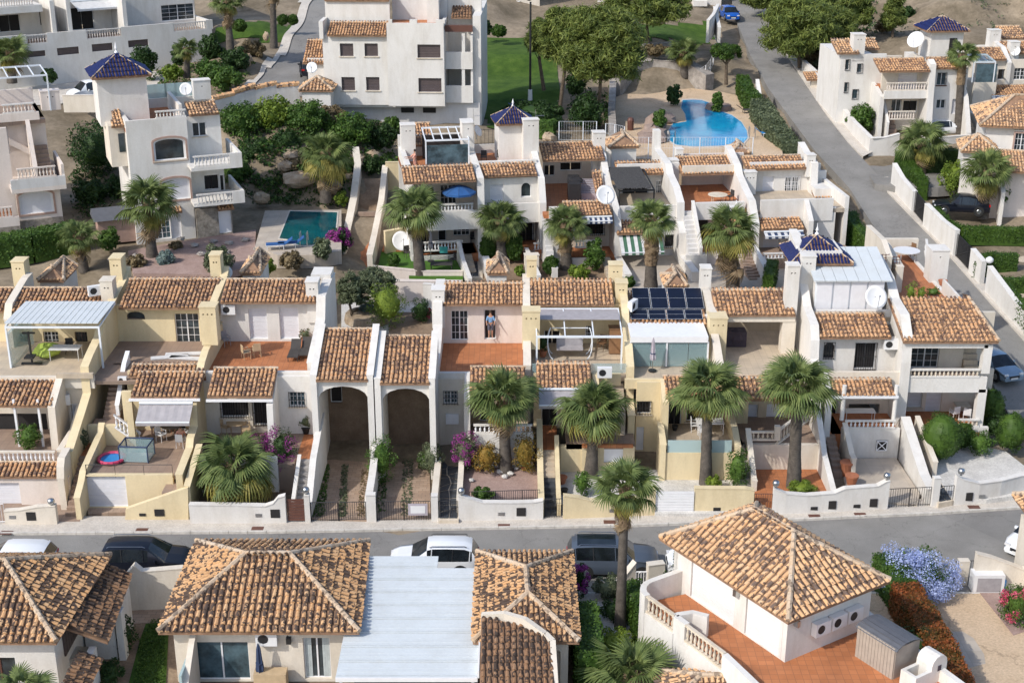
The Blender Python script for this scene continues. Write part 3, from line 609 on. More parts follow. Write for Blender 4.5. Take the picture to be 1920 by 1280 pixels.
 # ---- vehicles
def car(name,label,P,rz,paint,L=4.4,Wd=1.82,Hh=1.5,kind='suv',rails=False):
 r=empty(name,P,rz,label,'van' if kind=='van' else 'car');h=L/2;hw=Wd/2
 hood={'suv':.98,'hatch':.88,'sedan':.86,'van':1.05}[kind]*Hh/(1.65 if kind=='suv' else 1.5 if kind!='van' else 1.8)
 belt=hood+.02;rear={'suv':Hh-.12,'hatch':Hh-.14,'sedan':belt+.08,'van':Hh-.04}[kind]
 if kind=='suv':tops=[(-1,.62),(-.985,belt),(-.90,Hh-.18),(-.78,Hh-.04),(-.4,Hh),(.05,Hh),(.16,Hh-.05),(.46,hood+.02),(.75,hood-.05),(.93,hood-.16),(1,.55)]
 elif kind=='hatch':tops=[(-1,.6),(-.985,belt),(-.86,Hh-.16),(-.7,Hh-.03),(-.3,Hh),(.02,Hh-.01),(.14,Hh-.07),(.5,hood),(.78,hood-.08),(.94,hood-.2),(1,.5)]
 elif kind=='sedan':tops=[(-1,.62),(-.97,belt-.02),(-.66,belt+.04),(-.5,Hh-.14),(-.25,Hh),(.0,Hh),(.12,Hh-.06),(.45,hood),(.76,hood-.07),(.94,hood-.2),(1,.5)]
 else:tops=[(-1,.7),(-.985,Hh-.12),(-.95,Hh-.02),(-.4,Hh),(.0,Hh),(.25,Hh-.01),(.36,Hh-.1),(.62,hood+.05),(.8,hood-.06),(.95,hood-.22),(1,.55)]
 bm=MB();gm=MB();rings=[]
 for x,zt in tops:
  e=1-max(0,abs(x)-.8)*.9;cab=max(0,min(1,(zt-belt)/(Hh-belt)));wb=hw*e;zb=min(belt,zt)
  wr=wb*(1-.24*cab);X=x*h
  rings.append([(X,wb*.9,.22),(X,wb,.34),(X,wb,zb*.72),(X,wb*.965,zb-.01),(X,wr,zt-.05*(cab>.2)),(X,wr*.8,zt+.0),(X,0,zt+.03)])
 n=len(rings);nv=7
 for sgn in(1,-1):
  V=[(x,y*sgn,z)for r_ in rings for x,y,z in r_]
  fb=[];fg=[]
  for i in range(n-1):
   for j in range(nv-1):
    q=(i*nv+j,(i+1)*nv+j,(i+1)*nv+j+1,i*nv+j+1);c0=tops[i][1]>belt+.1;c1=tops[i+1][1]>belt+.1;g=False
    if j==3 and(c0 and c1):g=not(kind=='van' and tops[i+1][0]<.2)
    if j>=4 and(c0!=c1):g=not(kind=='van' and i<2)
    if j>=4 and kind=='suv' and name=='parked_suv' and i in(3,4):g=j==5
    (fg if g else fb).append(q if sgn==1 else q[::-1])
  bm.add(V,fb);k=len(gm.v);gm.add(V,fg)
 bm.add(rings[0][::1]and[(x,y,z)for x,y,z in rings[0]]+[(x,-y,z)for x,y,z in rings[0]],[(0,1,2,3,4,5,6,13,12,11,10,9,8,7)])
 bm.add([(x,y,z)for x,y,z in rings[-1]]+[(x,-y,z)for x,y,z in rings[-1]],[(7,8,9,10,11,12,13,6,5,4,3,2,1,0)])
 body=bm.obj('body',M[paint],r,True,True);gm.obj('glazing',M['carglass'],r,True)
 for x in(.05,-.42,-.8 if kind in('suv','hatch')else-.5):
  m=MB();zt=np.interp(x,[a for a,b in tops],[b for a,b in tops])
  for sg in(1,-1):m.tube((x*h,hw*.965*sg,belt),(x*h-.05,hw*.78*sg,zt-.05),.026,.026,4)
  m.obj('pillar',M['black' if x==-.42 else paint],r,True)
 for x in(-.6,.62):
  for sg in(1,-1):
   ar=MB();ar.tube((x*h,sg*(hw-.1),.36),(x*h,sg*(hw+.004),.36),.41,.41,16);ar.obj('wheel_arch',M['rubber'],r,True)
   wl=MB();wl.tube((x*h,sg*(hw-.2),.33),(x*h,sg*(hw+.02),.33),.33,.33,16);wl=wl.obj('wheel',M['rubber'],r,True)
   rm=MB();rm.tube((x*h,sg*(hw+.018),.33),(x*h,sg*(hw+.034),.33),.20,.18,10)
   for q in range(5):a=q*1.2566;rm.box(x*h-.01,x*h+.01,sg*(hw+.03),sg*(hw+.04),.33,.33)
   rm.obj('rim',M['steel'],wl,True)
 for sg in(1,-1):
  m=MB();m.box(h*.93,h*.985,sg*hw*.5,sg*hw*.84,.58,.70);m.obj('headlight',M['lamp'],r,True)
  m=MB();m.box(-h*1.0-.01,-h*.955,sg*hw*.55,sg*hw*.86,.72,.88);m.obj('tail_light',M['redlamp'],r,True)
  m=MB();m.box(h*.27,h*.32,sg*(hw*.97),sg*(hw+.16),belt-.02,belt+.12);m.obj('mirror',M[paint],r,True)
  if rails:m=MB();m.path([(-.75*h,sg*hw*.7,Hh),(-.7*h,sg*hw*.7,Hh+.06),(.02*h,sg*hw*.7,Hh+.06),(.08*h,sg*hw*.7,Hh)],.022,5);m.obj('roof_rail',M['black' if paint=='carwhite' else 'steel'],r,True)
 m=MB();m.box(h*.985,h*1.0+.012,-hw*.45,hw*.45,.40,.56);m.obj('radiator_grille',M['black'],r,True)
 for x in(h+.014,-h-.014):m=MB();m.box(x-.01,x+.01,-.26,.26,.33 if x>0 else .6,.44 if x>0 else .71);m.obj('number_plate',M['plate'],r,True)
 return r
 # ---- small things
def chair(P,rz,label,mat='plast',group=None,name='garden_chair',sc=1):
 r=empty(name,P,rz,label,'chair',group);m=MB();m.box(-.24,.24,-.24,.24,.42,.45);m.obj('seat',M[mat],r,True)
 m=MB();m.box(-.22,.22,.22,.25,.47,.9)
 for x in(-.12,0,.12):m.box(x-.02,x+.02,.205,.22,.47,.9)
 m.obj('backrest',M[mat],r,True)
 for x in(-.21,.21):
  for y in(-.21,.21):m=MB();m.tube((x,y,0),(x*.95,y*.95,.42),.02,.02,5);m.obj('leg',M[mat],r,True)
  m=MB();m.box(x-.025,x+.025,-.22,.24,.62,.65);m.tube((x,-.2,.44),(x,-.2,.62),.018,.018,5);m.obj('armrest',M[mat],r,True)
 return r
def table(P,rz,label,mat='plast',rad=.5,rect=None,h=.73,group=None):
 r=empty('garden_table',P,rz,label,'table',group);m=MB()
 if rect:a,b=rect;m.box(-a,a,-b,b,h-.035,h)
 else:m.lathe([(rad,h-.035),(rad,h)],18)
 m.obj('table_top',M[mat],r,True);a,b=rect or(rad*.6,rad*.6)
 for x in(-a+.06,a-.06):
  for y in(-b+.06,b-.06):m=MB();m.tube((x,y,0),(x,y,h-.036),.022,.022,5);m.obj('leg',M[mat],r,True)
 return r
def lounger(P,rz,label,mat='rattan',cush=None,group=None):
 r=empty('sun_lounger',P,rz,label,'sun lounger',group);m=MB();m.box(-.32,.32,-.95,.35,.28,.34);m.obj('frame',M[mat],r,True)
 m=MB();m.add([(-.3,.35,.34),(.3,.35,.34),(.3,.95,.78),(-.3,.95,.78),(-.3,.35,.28),(.3,.35,.28),(.3,.97,.72),(-.3,.97,.72)],[(0,1,2,3),(7,6,5,4),(0,4,5,1),(1,5,6,2),(2,6,7,3),(3,7,4,0)]);m.obj('backrest',M[cush or mat],r,True)
 if cush:m=MB();m.box(-.3,.3,-.93,.34,.342,.40);m.obj('cushion',M[cush],r,True)
 for x in(-.28,.28):
  for y in(-.85,.3):m=MB();m.tube((x,y,0),(x,y,.28),.025,.025,5);m.obj('leg',M[mat],r,True)
 return r
def parasol(P,label,mat,open_=False,h=2.4,rad=1.4,tilt=0):
 r=empty('parasol',P,0,label,'parasol');m=MB();m.tube((0,0,0),(0,0,h),.025,.02,6);m.obj('pole',M['steel'],r,True);m=MB();m.lathe([(.25,0),(.25,.06),(.05,.1)],12);m.obj('base',M['black'],r,True)
 m=MB()
 if open_:
  n=8;V=[(0,0,h)]
  for k in range(n):a=2*math.pi*k/n;V.append((rad*.55*math.cos(a),rad*.55*math.sin(a),h-.22));
  for k in range(n):a=2*math.pi*k/n;V.append((rad*math.cos(a),rad*math.sin(a),h-.5))
  for k in range(n):a=2*math.pi*k/n;V.append((rad*math.cos(a),rad*math.sin(a),h-.66))
  fs=[]
  for k in range(n):j=(k+1)%n;fs+=[(0,1+k,1+j),(1+k,9+k,9+j,1+j),(9+k,17+k,17+j,9+j)]
  m.add(V,fs);c=m.obj('canopy',M[mat],r,True)
  q=MB()
  for k in range(n):a=2*math.pi*k/n;q.tube((0,0,h+.01),(rad*.55*math.cos(a),rad*.55*math.sin(a),h-.21),.012,.012,4);q.tube((rad*.55*math.cos(a),rad*.55*math.sin(a),h-.21),(rad*math.cos(a),rad*math.sin(a),h-.49),.012,.012,4)
  q.obj('rib',M['fab_navy'],r,True)
 else:
  V=[];n=12
  for z,rr in((h,.03),(h-.25,.1),(h-.9,.15),(h-1.25,.2),(h-1.4,.17)):
   for k in range(n):a=2*math.pi*k/n;e=rr*(1 if k%2 else .6);V.append((e*math.cos(a),e*math.sin(a),z))
  m.add(V,[(j*n+i,j*n+(i+1)%n,(j+1)*n+(i+1)%n,(j+1)*n+i)for j in range(4)for i in range(n)]);m.obj('canopy',M[mat],r,True)
  q=MB();q.lathe([(.165,h-1.0),(.165,h-.95)],10);q.obj('strap',M['fab_navy'],r,True)
 return r
def dish(P,d,rz,el,label,mat='plast',mast=.6):
 r=empty('satellite_dish',P,rz,label,'satellite dish');rr=d/2;m=MB();n=20;V=[];dp=rr*.22
 Rm=Matrix.Translation((0,-.12,mast+rr*.6))@Matrix.Rotation(R(90)-R(el),4,'X')
 for j,k in enumerate((0,.4,.75,1)):
  for i in range(n):a=2*math.pi*i/n;V.append(Rm@Vector((rr*k*math.cos(a)*.93,rr*k*math.sin(a),dp*k*k)))
 for j,k in enumerate((1.0,)):
  for i in range(n):a=2*math.pi*i/n;V.append(Rm@Vector((rr*k*math.cos(a)*.93,rr*k*math.sin(a),dp*k*k-.03)))
 fs=[(j*n+i,j*n+(i+1)%n,(j+1)*n+(i+1)%n,(j+1)*n+i)for j in range(4)for i in range(n)]
 m.add(V,fs);m.obj('reflector',M[mat],r,True,True)
 m=MB();m.tube(Rm@Vector((0,-rr*.95,dp)),Rm@Vector((0,-rr*.1,rr*.95)),.02,.02,5);m.tube(Rm@Vector((0,-rr*.1,rr*.9)),Rm@Vector((0,-rr*.1,rr*1.05)),.05,.05,8);m.obj('feed_arm',M['steel'],r,True)
 m=MB();m.tube((0,0,0),(0,0,mast+rr*.6),.035,.035,6);m.tube((0,0,mast+rr*.6),Rm@Vector((0,0,0)),.05,.05,6);m.obj('mast',M['steel'],r,True);return r
def acunit(P,rz,label,group=None,sc=1):
 r=empty('air_conditioner',P,rz,label,'air conditioner',group);r.scale=(sc,)*3
 m=MB();lo=[[(-.42,0),(.42,0),(.42,.62),(-.42,.62)],[(-.12+.22*math.cos(a),.31+.22*math.sin(a))for a in np.linspace(0,2*math.pi,17)[:-1]]]
 m.wall(lo,-.3,.03);m.box(-.42,.42,-.27,0,0,.62);m.obj('casing',M['plast'],r,True)
 m=MB()
 for k in range(4):a=k*math.pi/4;d=Vector((math.cos(a),0,math.sin(a)))*.21;c=Vector((-.12,-.278,.31));m.tube(c-d,c+d,.01,.01,4)
 m.tube((-.12,-.272,.31),(-.12,-.268-.02,.31),.2,.2,16);m.obj('fan_grille',M['black'],r,True)
 m=MB()
 for x in(-.3,.3):m.box(x-.02,x+.02,-.28,.02,-.05,-.002)
 m.obj('bracket',M['steel'],r,True);return r
def pot(P,label,rad=.2,h=.35,plant='leaf',mat='clay',ph=.5,group=None,flowers=None):
 r=empty('flower_pot',P,0,label,'plant pot',group);m=MB();m.lathe([(rad*.65,0),(rad,h*.85),(rad*1.1,h*.87),(rad*1.1,h)],12);m.obj('pot',M[mat],r,True)
 if plant:m=MB();crown(m,(0,0,h+ph*.5),rad*1.4,ph*.6,7,30,.06);m.obj('plant',M[plant],r,True)
 if flowers:m=MB();cloud(m,[((0,0,h+ph*.6),rad*1.5,.9)],40,.05);m.obj('blossom',M[flowers],r,True)
 return r
def person(P,rz,label,h=1.7,top='shirt',low='shorts',hairm='hair',sit=False,lean=0.0,arms=((.16,.05),(.16,.05))):
 r=empty('person',P,rz,label,'person');k=h/1.7;hz=.92 if not sit else .48
 fy=-.42 if sit else 0
 J=[(0,0,hz),(0,0,hz+.25),(0,0,hz+.48),(0,0,hz+.56),(0,-.01,hz+.66),(0,-.01,hz+.76)];Rd=[(.14,.11),(.125,.10),(.15,.10),(.055,.055),(.075,.09),(.06,.07)]
 E=[(i,i+1)for i in range(5)]
 def add(p,rr,fr_):J.append(p);Rd.append(rr);E.append((fr_,len(J)-1));return len(J)-1
 for sg,(ox,oy)in zip((1,-1),arms):
  a=add((.17*sg,0,hz+.46),(.055,.055),2);b=add((.22*sg+ox*sg*.3,.02-oy,hz+.2),(.042,.042),a);c=add((.2*sg+ox*sg*.3,-.1-oy*2,hz+.0+oy*.8),(.032,.032),b);d=add((.2*sg+ox*sg*.3,-.16-oy*2.2,hz-.08+oy),(.03,.018),c)
  a=add((.09*sg,0 if not sit else-.08,hz-.06),(.095,.095),0)
  b=add((.1*sg,-.02+fy,.47),(.06,.06),a);c=add((.1*sg,.02+fy,.1),(.04,.04),b);add((.11*sg,-.13+fy,.035),(.04,.03),c)
 def skin(name,J,E,Rd,mat):
  me=bpy.data.meshes.new(name);me.from_pydata([(x*k,y*k,z*k)for x,y,z in J],E,[]);o=bpy.data.objects.new(name,me);COL.objects.link(o);o.parent=r
  md=o.modifiers.new('skin','SKIN')
  if not me.skin_vertices:me.skin_vertices.new()if hasattr(me.skin_vertices,'new')else None
  if me.skin_vertices:
   for q,rr in zip(me.skin_vertices[0].data,Rd):q.radius=(rr[0]*k,rr[1]*k)
   me.skin_vertices[0].data[0].use_root=True
  o.modifiers.new('sub','SUBSURF').levels=1;o.modifiers['sub'].render_levels=1;me.materials.append(M[mat]);return o
 skin('body',J,E,Rd,'skin')
 skin('shirt',[J[0],J[1],J[2],J[6],J[7],J[14],J[15]],[(0,1),(1,2),(2,3),(3,4),(2,5),(5,6)],[(.16,.13),(.145,.12),(.165,.115),(.07,.07),(.055,.055),(.07,.07),(.055,.055)],top)
 m=MB()
 for sg in(1,-1):m.tube((.09*sg*k,0,(hz+.02)*k),(.1*sg*k,(-.02+fy)*k if sit else-.01,(.52 if not sit else .5)*k),.115*k,.09*k,8)
 m.obj('shorts',M[low],r,True);m=MB();blob(m,(0,.01,(hz+.76)*k),.105*k,1.0,9,6,.04);m.obj('hair',M[hairm],r,True)
 m=MB();m.tube((0,-.1*k,(hz+.71)*k),(0,-.125*k,(hz+.69)*k),.015*k,.02*k,5)
 m.obj('nose',M['skin'],r,True);return r
def ironrail(p0,p1,h,label=None,parent=None,name='railing',mat='black',sp=.12,fr=F0,cat='railing',r=.012,group=None):
 p0=Vector(p0);p1=Vector(p1);d=p1-p0;n=max(2,int(d.length/sp));q=MB(fr.M);q.tube(p0+Vector((0,0,h)),p1+Vector((0,0,h)),r*1.8,None,4);q.tube(p0+Vector((0,0,.1)),p1+Vector((0,0,.1)),r*1.5,None,4)
 for i in range(n+1):p=p0+d*(i/n);q.tube(p+Vector((0,0,.02)),p+Vector((0,0,h)),r if i%12 else r*2.2,None,4)
 o=q.obj(name,M[mat],parent)
 return o if parent else tag(o,label,cat,group)
def struct(o):o['kind']='structure';return o
def cover(pts,label,mat,n,size=.16,h=.35,r=.5,k=14):
 """ground cover nobody could count, scattered inside a pixel outline"""
 q=[tuple(tpx(x,y).xy)for x,y in pts];xs=[a for a,b in q];ys=[b for a,b in q];m=MB();c=0
 while c<n:
  x,y=random.uniform(min(xs),max(xs)),random.uniform(min(ys),max(ys))
  if inside((x,y),q):c+=1;cloud(m,[((x,y,terr(x,y)+h*random.random()),r*random.uniform(.5,1.2),.6)],k,size)
 o=m.obj('ground_cover',M[mat]);o['kind']='stuff';o['label']=label;return o
def flags(par,c,z,nc,nr,mat='slatep',g=.05):
 """irregular flat stones between four pixel corners (near left, near right, far right, far left)"""
 P=[G(x,y,z)for x,y in c];rnd={}
 def q(i,j):
  if(i,j)not in rnd:rnd[(i,j)]=(random.uniform(-.3,.3)if 0<i<nc else 0,random.uniform(-.36,.36)if 0<j<nr else 0)
  a,b=(i+rnd[(i,j)][0])/nc,(j+rnd[(i,j)][1])/nr;return(P[0].lerp(P[1],a)).lerp(P[3].lerp(P[2],a),b)
 for i in range(nc):
  for j in range(nr):
   V=[q(i,j),q(i+1,j),q(i+1,j+1),q(i,j+1)];m_=sum(V,Vector())/4;V=[v+(m_-v).normalized()*g+Vector((0,0,.03))for v in V];MB().slab(V,.05).obj('flagstone',M[mat],par)
   # ==== THE GROUND
CP=[(-200,1300,-.3),(400,1300,-.3),(960,1300,-.3),(1500,1300,-.3),(2100,1300,-.3),(-400,1100,-.3),(2300,1100,-.3),(960,1100,-.3),(0,1040,-.3),(500,1040,-.3),(1000,1040,-.3),(1500,1020,-.3),(1920,1000,-.3),(0,930,-.2),(300,930,-.2),(600,900,.1),(800,900,.1),(1000,900,.1),(1300,900,-.1),(1500,890,.1),(1700,880,0),(1900,870,-.1),(0,820,.3),(300,820,.3),(500,820,.5),(700,760,1),(900,820,.8),(1200,830,.5),(1500,820,.5),(1750,800,.2),(1930,760,.2),(640,600,3.5),(720,600,3.5),(790,600,3.5),(870,560,3),(1000,560,3),(1200,560,3),(1400,560,3),(1600,520,3),(1750,560,2),(1920,700,.8),(1830,600,2),(1720,500,3.2),(1640,440,4.2),(1590,350,5.6),(1500,260,7.2),(1450,200,8.2),(1420,120,10.2),(1390,40,12.2),(1370,-20,13.5),(100,600,3.5),(300,600,3.5),(500,600,3.5),(750,500,4),(900,500,4),(1100,500,4),(1300,500,4),(1450,480,4),(1540,470,4),(800,400,5),(1000,400,5),(1200,390,5),(1400,390,5),(0,510,5.6),(200,505,5.6),(400,500,5.6),(600,490,5.6),(300,470,6.1),(150,460,6.1),(450,440,6.1),(560,470,6.1),(640,400,6.2),(500,380,6.3),(20,440,6.3),(180,360,6.8),(190,300,8),(170,230,9.2),(400,330,7.6),(430,260,10),(500,340,7.4),(500,280,9.6),(600,300,9),(700,330,7.4),(740,300,7.2),(560,230,10.8),(660,240,10.2),(730,250,9),(450,215,11.4),(350,200,11.2),(100,190,10.4),(0,180,10.4),(700,220,10),(850,230,9.6),(930,230,9),(1050,225,8.6),(1000,160,10.2),(960,90,12),(1080,200,9),(1150,300,8.2),(1250,295,8.3),(1350,300,8.3),(1450,290,7.6),(1160,200,8.6),(1300,180,8.6),(1420,200,8.6),(1250,120,11),(1330,100,11.4),(1200,60,12.8),(1380,80,11.4),(1000,40,13),(1150,20,13.6),(1300,20,13.4),(540,120,12),(500,150,11.6),(580,60,13.4),(600,0,15),(450,100,13),(450,40,14.4),(300,138,10.9),(200,168,10.6),(90,156,10.5),(30,160,10.5),(200,142,10.6),(140,175,10.6),(250,150,10.7),(360,120,11.4),(400,-40,16),(560,-30,16),(900,0,15),(960,-60,17),(1200,-60,17),(1480,60,12),(1560,120,10.4),(1560,60,12),(1620,130,10.2),(1620,40,12.4),(1700,60,12.4),(1800,50,13),(1920,60,12.6),(1650,0,14.5),(1800,0,15.5),(1920,-20,16),(1550,-20,14.5),(1700,-80,19),(2000,-80,20),(2200,0,15),(1580,220,8.2),(1700,230,8),(1800,240,7.6),(1900,240,7.4),(1640,280,7),(1750,320,6),(1850,330,5.8),(1920,360,5.6),(1760,420,4.6),(1850,450,4.2),(1920,500,3.6),(1700,380,5.4),(2100,400,5),(2100,600,2),(2100,200,8),(2200,900,-.3),(-150,450,6),(-150,300,9),(-150,170,10.4),(-150,-60,14),(-200,800,.2),(-200,950,-.2),(-200,600,3.5),(300,-90,19),(900,-110,20),(1400,-100,18)]
def lower(z):return z
cpw=np.array([tuple(G(x,y,z))for x,y,z in CP])
far=[]
for i in range(-4,5):far.append((i*60,420,34-abs(i)*2));far.append((i*60,300,24))
cpw=np.vstack([cpw,np.array(far),np.array([(-150,10,-.5),(150,10,-.5),(-150,60,-.3),(150,60,-.3),(0,10,-.5)])])
gx=np.concatenate([np.linspace(-300,-90,15)[:-1],np.arange(-90,90,1.5),np.linspace(90,300,15)]);gy=np.concatenate([np.arange(0,220,1.5),np.linspace(220,900,30)])
X,Y=np.meshgrid(gx,gy);Q=np.stack([X.ravel(),Y.ravel()],1)
D2=((Q[:,None,0]-cpw[None,:,0])**2+(Q[:,None,1]-cpw[None,:,1])**2)+.5
Wt=D2**-2.0;Zt=(Wt*cpw[None,:,2]).sum(1)/Wt.sum(1)
def terr(x,y):
 d=(x-cpw[:,0])**2+(y-cpw[:,1])**2+.5;q=d**-2.0;return float((q*cpw[:,2]).sum()/q.sum())
nx=len(gx);ny=len(gy);mb=MB();mb.v=[(float(a),float(b),float(c))for(a,b),c in zip(Q,Zt)]
mb.f=[(j*nx+i,j*nx+i+1,(j+1)*nx+i+1,(j+1)*nx+i)for j in range(ny-1)for i in range(nx-1)]
struct(mb.obj('ground',M['scrub'],smooth=True))
def tpx(px,py):
 """where the sight line of a pixel meets the terrain sheet"""
 z=0
 d=ray(px,py);t=45.0
 while t<420:
  p=Vector((0,0,CH))+d*t
  if p.z<terr(p.x,p.y):return Vector((p.x,p.y,terr(p.x,p.y)))
  t+=.4
 return p
RZ=[(-80,16),(0,13.6),(30,12.9),(60,12.2),(150,9.9),(200,8.9),(300,6.9),(450,4.3),(600,2.4),(700,1.3),(800,.45),(860,.1),(1100,0)]
def rz(py):return float(np.interp(py,[a for a,_ in RZ],[b for _,b in RZ]))
def pad(pts,name,mat,t=1.0,kind='structure',z=None):
 P=[G(p[0],p[1],p[2]if len(p)>2 else z)for p in pts];o=MB().slab(P,t).obj(name,M[mat])
 if kind:o['kind']=kind
 return o
kerb_n=[(-250,1004),(0,1003),(500,1000),(900,993),(1180,988),(1509,976),(1750,965),(1920,954),(2050,940),(2120,930)]
back_n=[(-250,980),(0,978),(500,975),(860,971),(1050,966),(1300,955),(1480,957),(1750,943),(1855,936),(1925,918),(2050,880)]
K=[G(x,y,0)for x,y in kerb_n];
o=MB().slab([Vector((-60,58.9,0))]+[Vector((55,58.9,0))]+[Vector((60,78,0))]+K[::-1],.6).obj('street',M['asphalt']);struct(o)
mb=MB();m2=MB()
for a,b in zip(K[:-1],K[1:]):
 d=(b-a).normalized();n_=Vector((-d.y,d.x,0))*.14;L=(b-a).length;k=max(1,int(L/1.0))
 for i in range(k):p=a+(b-a)*((i+.01)/k);q=a+(b-a)*((i+.99)/k);m2.slab([p,q,q+n_,p+n_],.3);
 for v in range(len(m2.v)-8*k,len(m2.v)):m2.v[v]=(m2.v[v][0],m2.v[v][1],m2.v[v][2]+.13)
struct(m2.obj('kerb',M['kerb']))
Kb=[p+Vector((0,.145,.12))for p in K];Bk=[G(x,y,.12)+Vector((0,.6,0))for x,y in back_n]
struct(MB().slab(Kb+Bk[::-1],.5).obj('pavement',M['walk']))
slab_lines=MB()
struct(MB().slab([Vector((-60,58.32,.13)),Vector((60,58.32,.13)),Vector((60,59.05,.13)),Vector((-60,59.05,.13))],.5).obj('pavement',M['walk']))
struct(MB().slab([Vector((-60,59.052,.135)),Vector((60,59.052,.135)),Vector((60,59.17,.135)),Vector((-60,59.17,.135))],.4).obj('kerb',M['kerb']))
rl=[(1340,-80),(1372,0),(1383,45),(1405,100),(1440,165),(1492,235),(1528,283),(1592,352),(1648,440),(1715,505),(1785,580),(1840,660),(1868,735),(1905,800),(1990,870),(2080,960)]
rr=[(1402,-80),(1421,0),(1432,38),(1462,85),(1508,155),(1548,215),(1590,268),(1648,330),(1712,410),(1780,480),(1858,570),(1930,650),(2010,730),(2090,800),(2200,880),(2350,1000)]
def ribbon(L,Rr,name,mat,dz=0,t=.8,zf=rz):
 m=MB();V=[];A=[G(x,y,zf(y))for x,y in L];B=[G(x,y,zf(y))for x,y in Rr]
 for p,q in zip(A,B):V+=[(p.x,p.y,p.z+dz),(q.x,q.y,q.z+dz),(p.x,p.y,p.z+dz-t),(q.x,q.y,q.z+dz-t)]
 f=[]
 for i in range(len(A)-1):k=4*i;f+=[(k,k+1,k+5,k+4),(k,k+4,k+6,k+2),(k+1,k+3,k+7,k+5)]
 o=m.add(V,f).obj(name,M[mat],smooth=False);return struct(o),A,B
rd,RA,RB=ribbon(rl,rr,'road','asphalt',.0)
sw=[(1410,-80),(1430,0),(1441,35),(1478,88),(1526,158),(1562,208),(1602,252),(1640,285)]
_,SA,SB=ribbon(rr[:7]+[(1618,296)],sw,'pavement','walk',.12)
ribbon([(1640,338),(1655,352),(1712,411),(1780,481),(1858,571),(1930,651),(2010,731),(2090,801)],[(1664,334),(1686,345),(1745,415),(1806,478),(1890,568),(1965,640),(2050,720),(2150,790)],'pavement','walk',.13)
ribbon([(1600,284),(1700,290),(1800,288),(1900,284)],[(1640,345),(1690,352),(1760,352),(1850,345)],'road','asphalt',.02,zf=lambda y:6.4)
def drape(pts,name,mat,dz=.07,st=1.0):
 """a sheet laid on the terrain inside a pixel outline"""
 q=[tuple(tpx(x,y).xy)for x,y in pts];xs=[a for a,b in q];ys=[b for a,b in q];m=MB();k={}
 nx_,ny_=int((max(xs)-min(xs))/st)+2,int((max(ys)-min(ys))/st)+2
 for i in range(nx_):
  for j in range(ny_):
   x,y=min(xs)+i*st,min(ys)+j*st
   if inside((x+st/2,y+st/2),q):
    f=[]
    for a,b in((i,j),(i+1,j),(i+1,j+1),(i,j+1)):
     if(a,b)not in k:X_,Y_=min(xs)+a*st,min(ys)+b*st;k[(a,b)]=len(m.v);m.v.append((X_,Y_,terr(X_,Y_)+dz))
     f.append(k[(a,b)])
    m.f.append(tuple(f))
 return struct(m.obj(name,M[mat]))
drape([(-40,190),(-40,158),(90,152),(200,140),(330,134),(300,160),(190,175),(130,196),(60,200)],'road','walk',.08,.7)
drape([(466,172),(500,130),(545,80),(578,30),(592,-30),(660,-30),(650,190),(560,185)],'road','asphalt',.08,.7)
drape([(452,178),(482,145),(520,100),(552,50),(572,-20),(592,-20),(575,40),(542,92),(500,140),(466,176)],'pavement','walk',.18,.5)
def lid(px,py,z,a,b,label,mat='brown',rot=0):
 P=G(px,py,z);m=MB();c,s=math.cos(R(rot)),math.sin(R(rot))
 q=[P+Vector((x*c-y*s,x*s+y*c,.006))for x,y in((-a,-b),(a,-b),(a,b),(-a,b))];m.slab(q,.012);return tag(m.obj('access_cover',M[mat]),label,'cover','access covers set in the pavements')
for x,y,l in((12,998,'far left'),(266,993,'before the yellow garage wall'),(483,990,'left of the stair gate'),(945,985,'before the slate path gate'),(1143,978,'behind the street palm'),(1527,967,'right of the hipped roof tip'),(1613,964,'before the white garden wall'),(1826,950,'before the two iron gates')):lid(x,y,.12,.32,.2,'small rust brown access cover in the pavement, '+l)
m=MB();P=G(1573,366,rz(366));m.lathe([(.4,0),(.4,.02)],14,P);tag(m.obj('manhole_cover',M['black']),'round dark manhole cover in the hill road by the junction','manhole cover')
m=MB();P=G(1664,343,rz(343)+.13);m.lathe([(.4,0),(.4,.02)],14,P);tag(m.obj('manhole_cover',M['black']),'round manhole cover in the pavement corner beside the junction','manhole cover')
# ==== MIDDLE ROW, LEFT BLOCK (facing the street)
def T(w,z):return(w,('z',z))
# ---- gardens and drives in front of the row
def gar(pts,z,mat,name='garden',t=.8):return pad([(x,y,z)for x,y in pts],name,mat,t)
gar([(-60,977),(-60,800),(150,800),(150,977)],.13,'terra2','yard')
gar([(165,962),(240,960),(245,905),(165,905)],.15,'brick','drive')
gar([(355,950),(362,850),(545,850),(530,950)],.4,'soil')
gar([(583,972),(603,850),(600,700),(690,700),(692,850),(688,975)],.2,'brick','drive',1.2)
gar([(706,972),(716,830),(715,700),(805,700),(803,800),(808,970)],.2,'brick','drive',1.2)
gar([(862,948),(868,840),(1008,835),(1018,944)],.75,'pgravel')
o=gar([(822,975),(820,828),(862,815),(868,860),(860,975)],.3,'cap','path');flags(o,((824,972),(858,972),(862,830),(824,835)),.3,2,12)
gar([(1048,945),(1045,860),(1190,860),(1228,930),(1228,945)],.45,'gravel')
gar([(1228,962),(1210,880),(1390,880),(1410,940),(1410,962)],.3,'gravel')
gar([(1418,942),(1395,880),(1540,868),(1566,915),(1562,936)],.5,'terra')
gar([(1590,935),(1575,860),(1680,858),(1725,925),(1720,945)],.25,'stamped','drive')
gar([(1762,935),(1745,845),(1850,838),(1885,845),(1930,880),(1930,925),(1850,936)],.4,'gravel')
o=gar([(1760,943),(1728,882),(1750,882),(1787,938)],.42,'cap','path');flags(o,((1762,941),(1785,937),(1750,884),(1730,884)),.42,2,5)
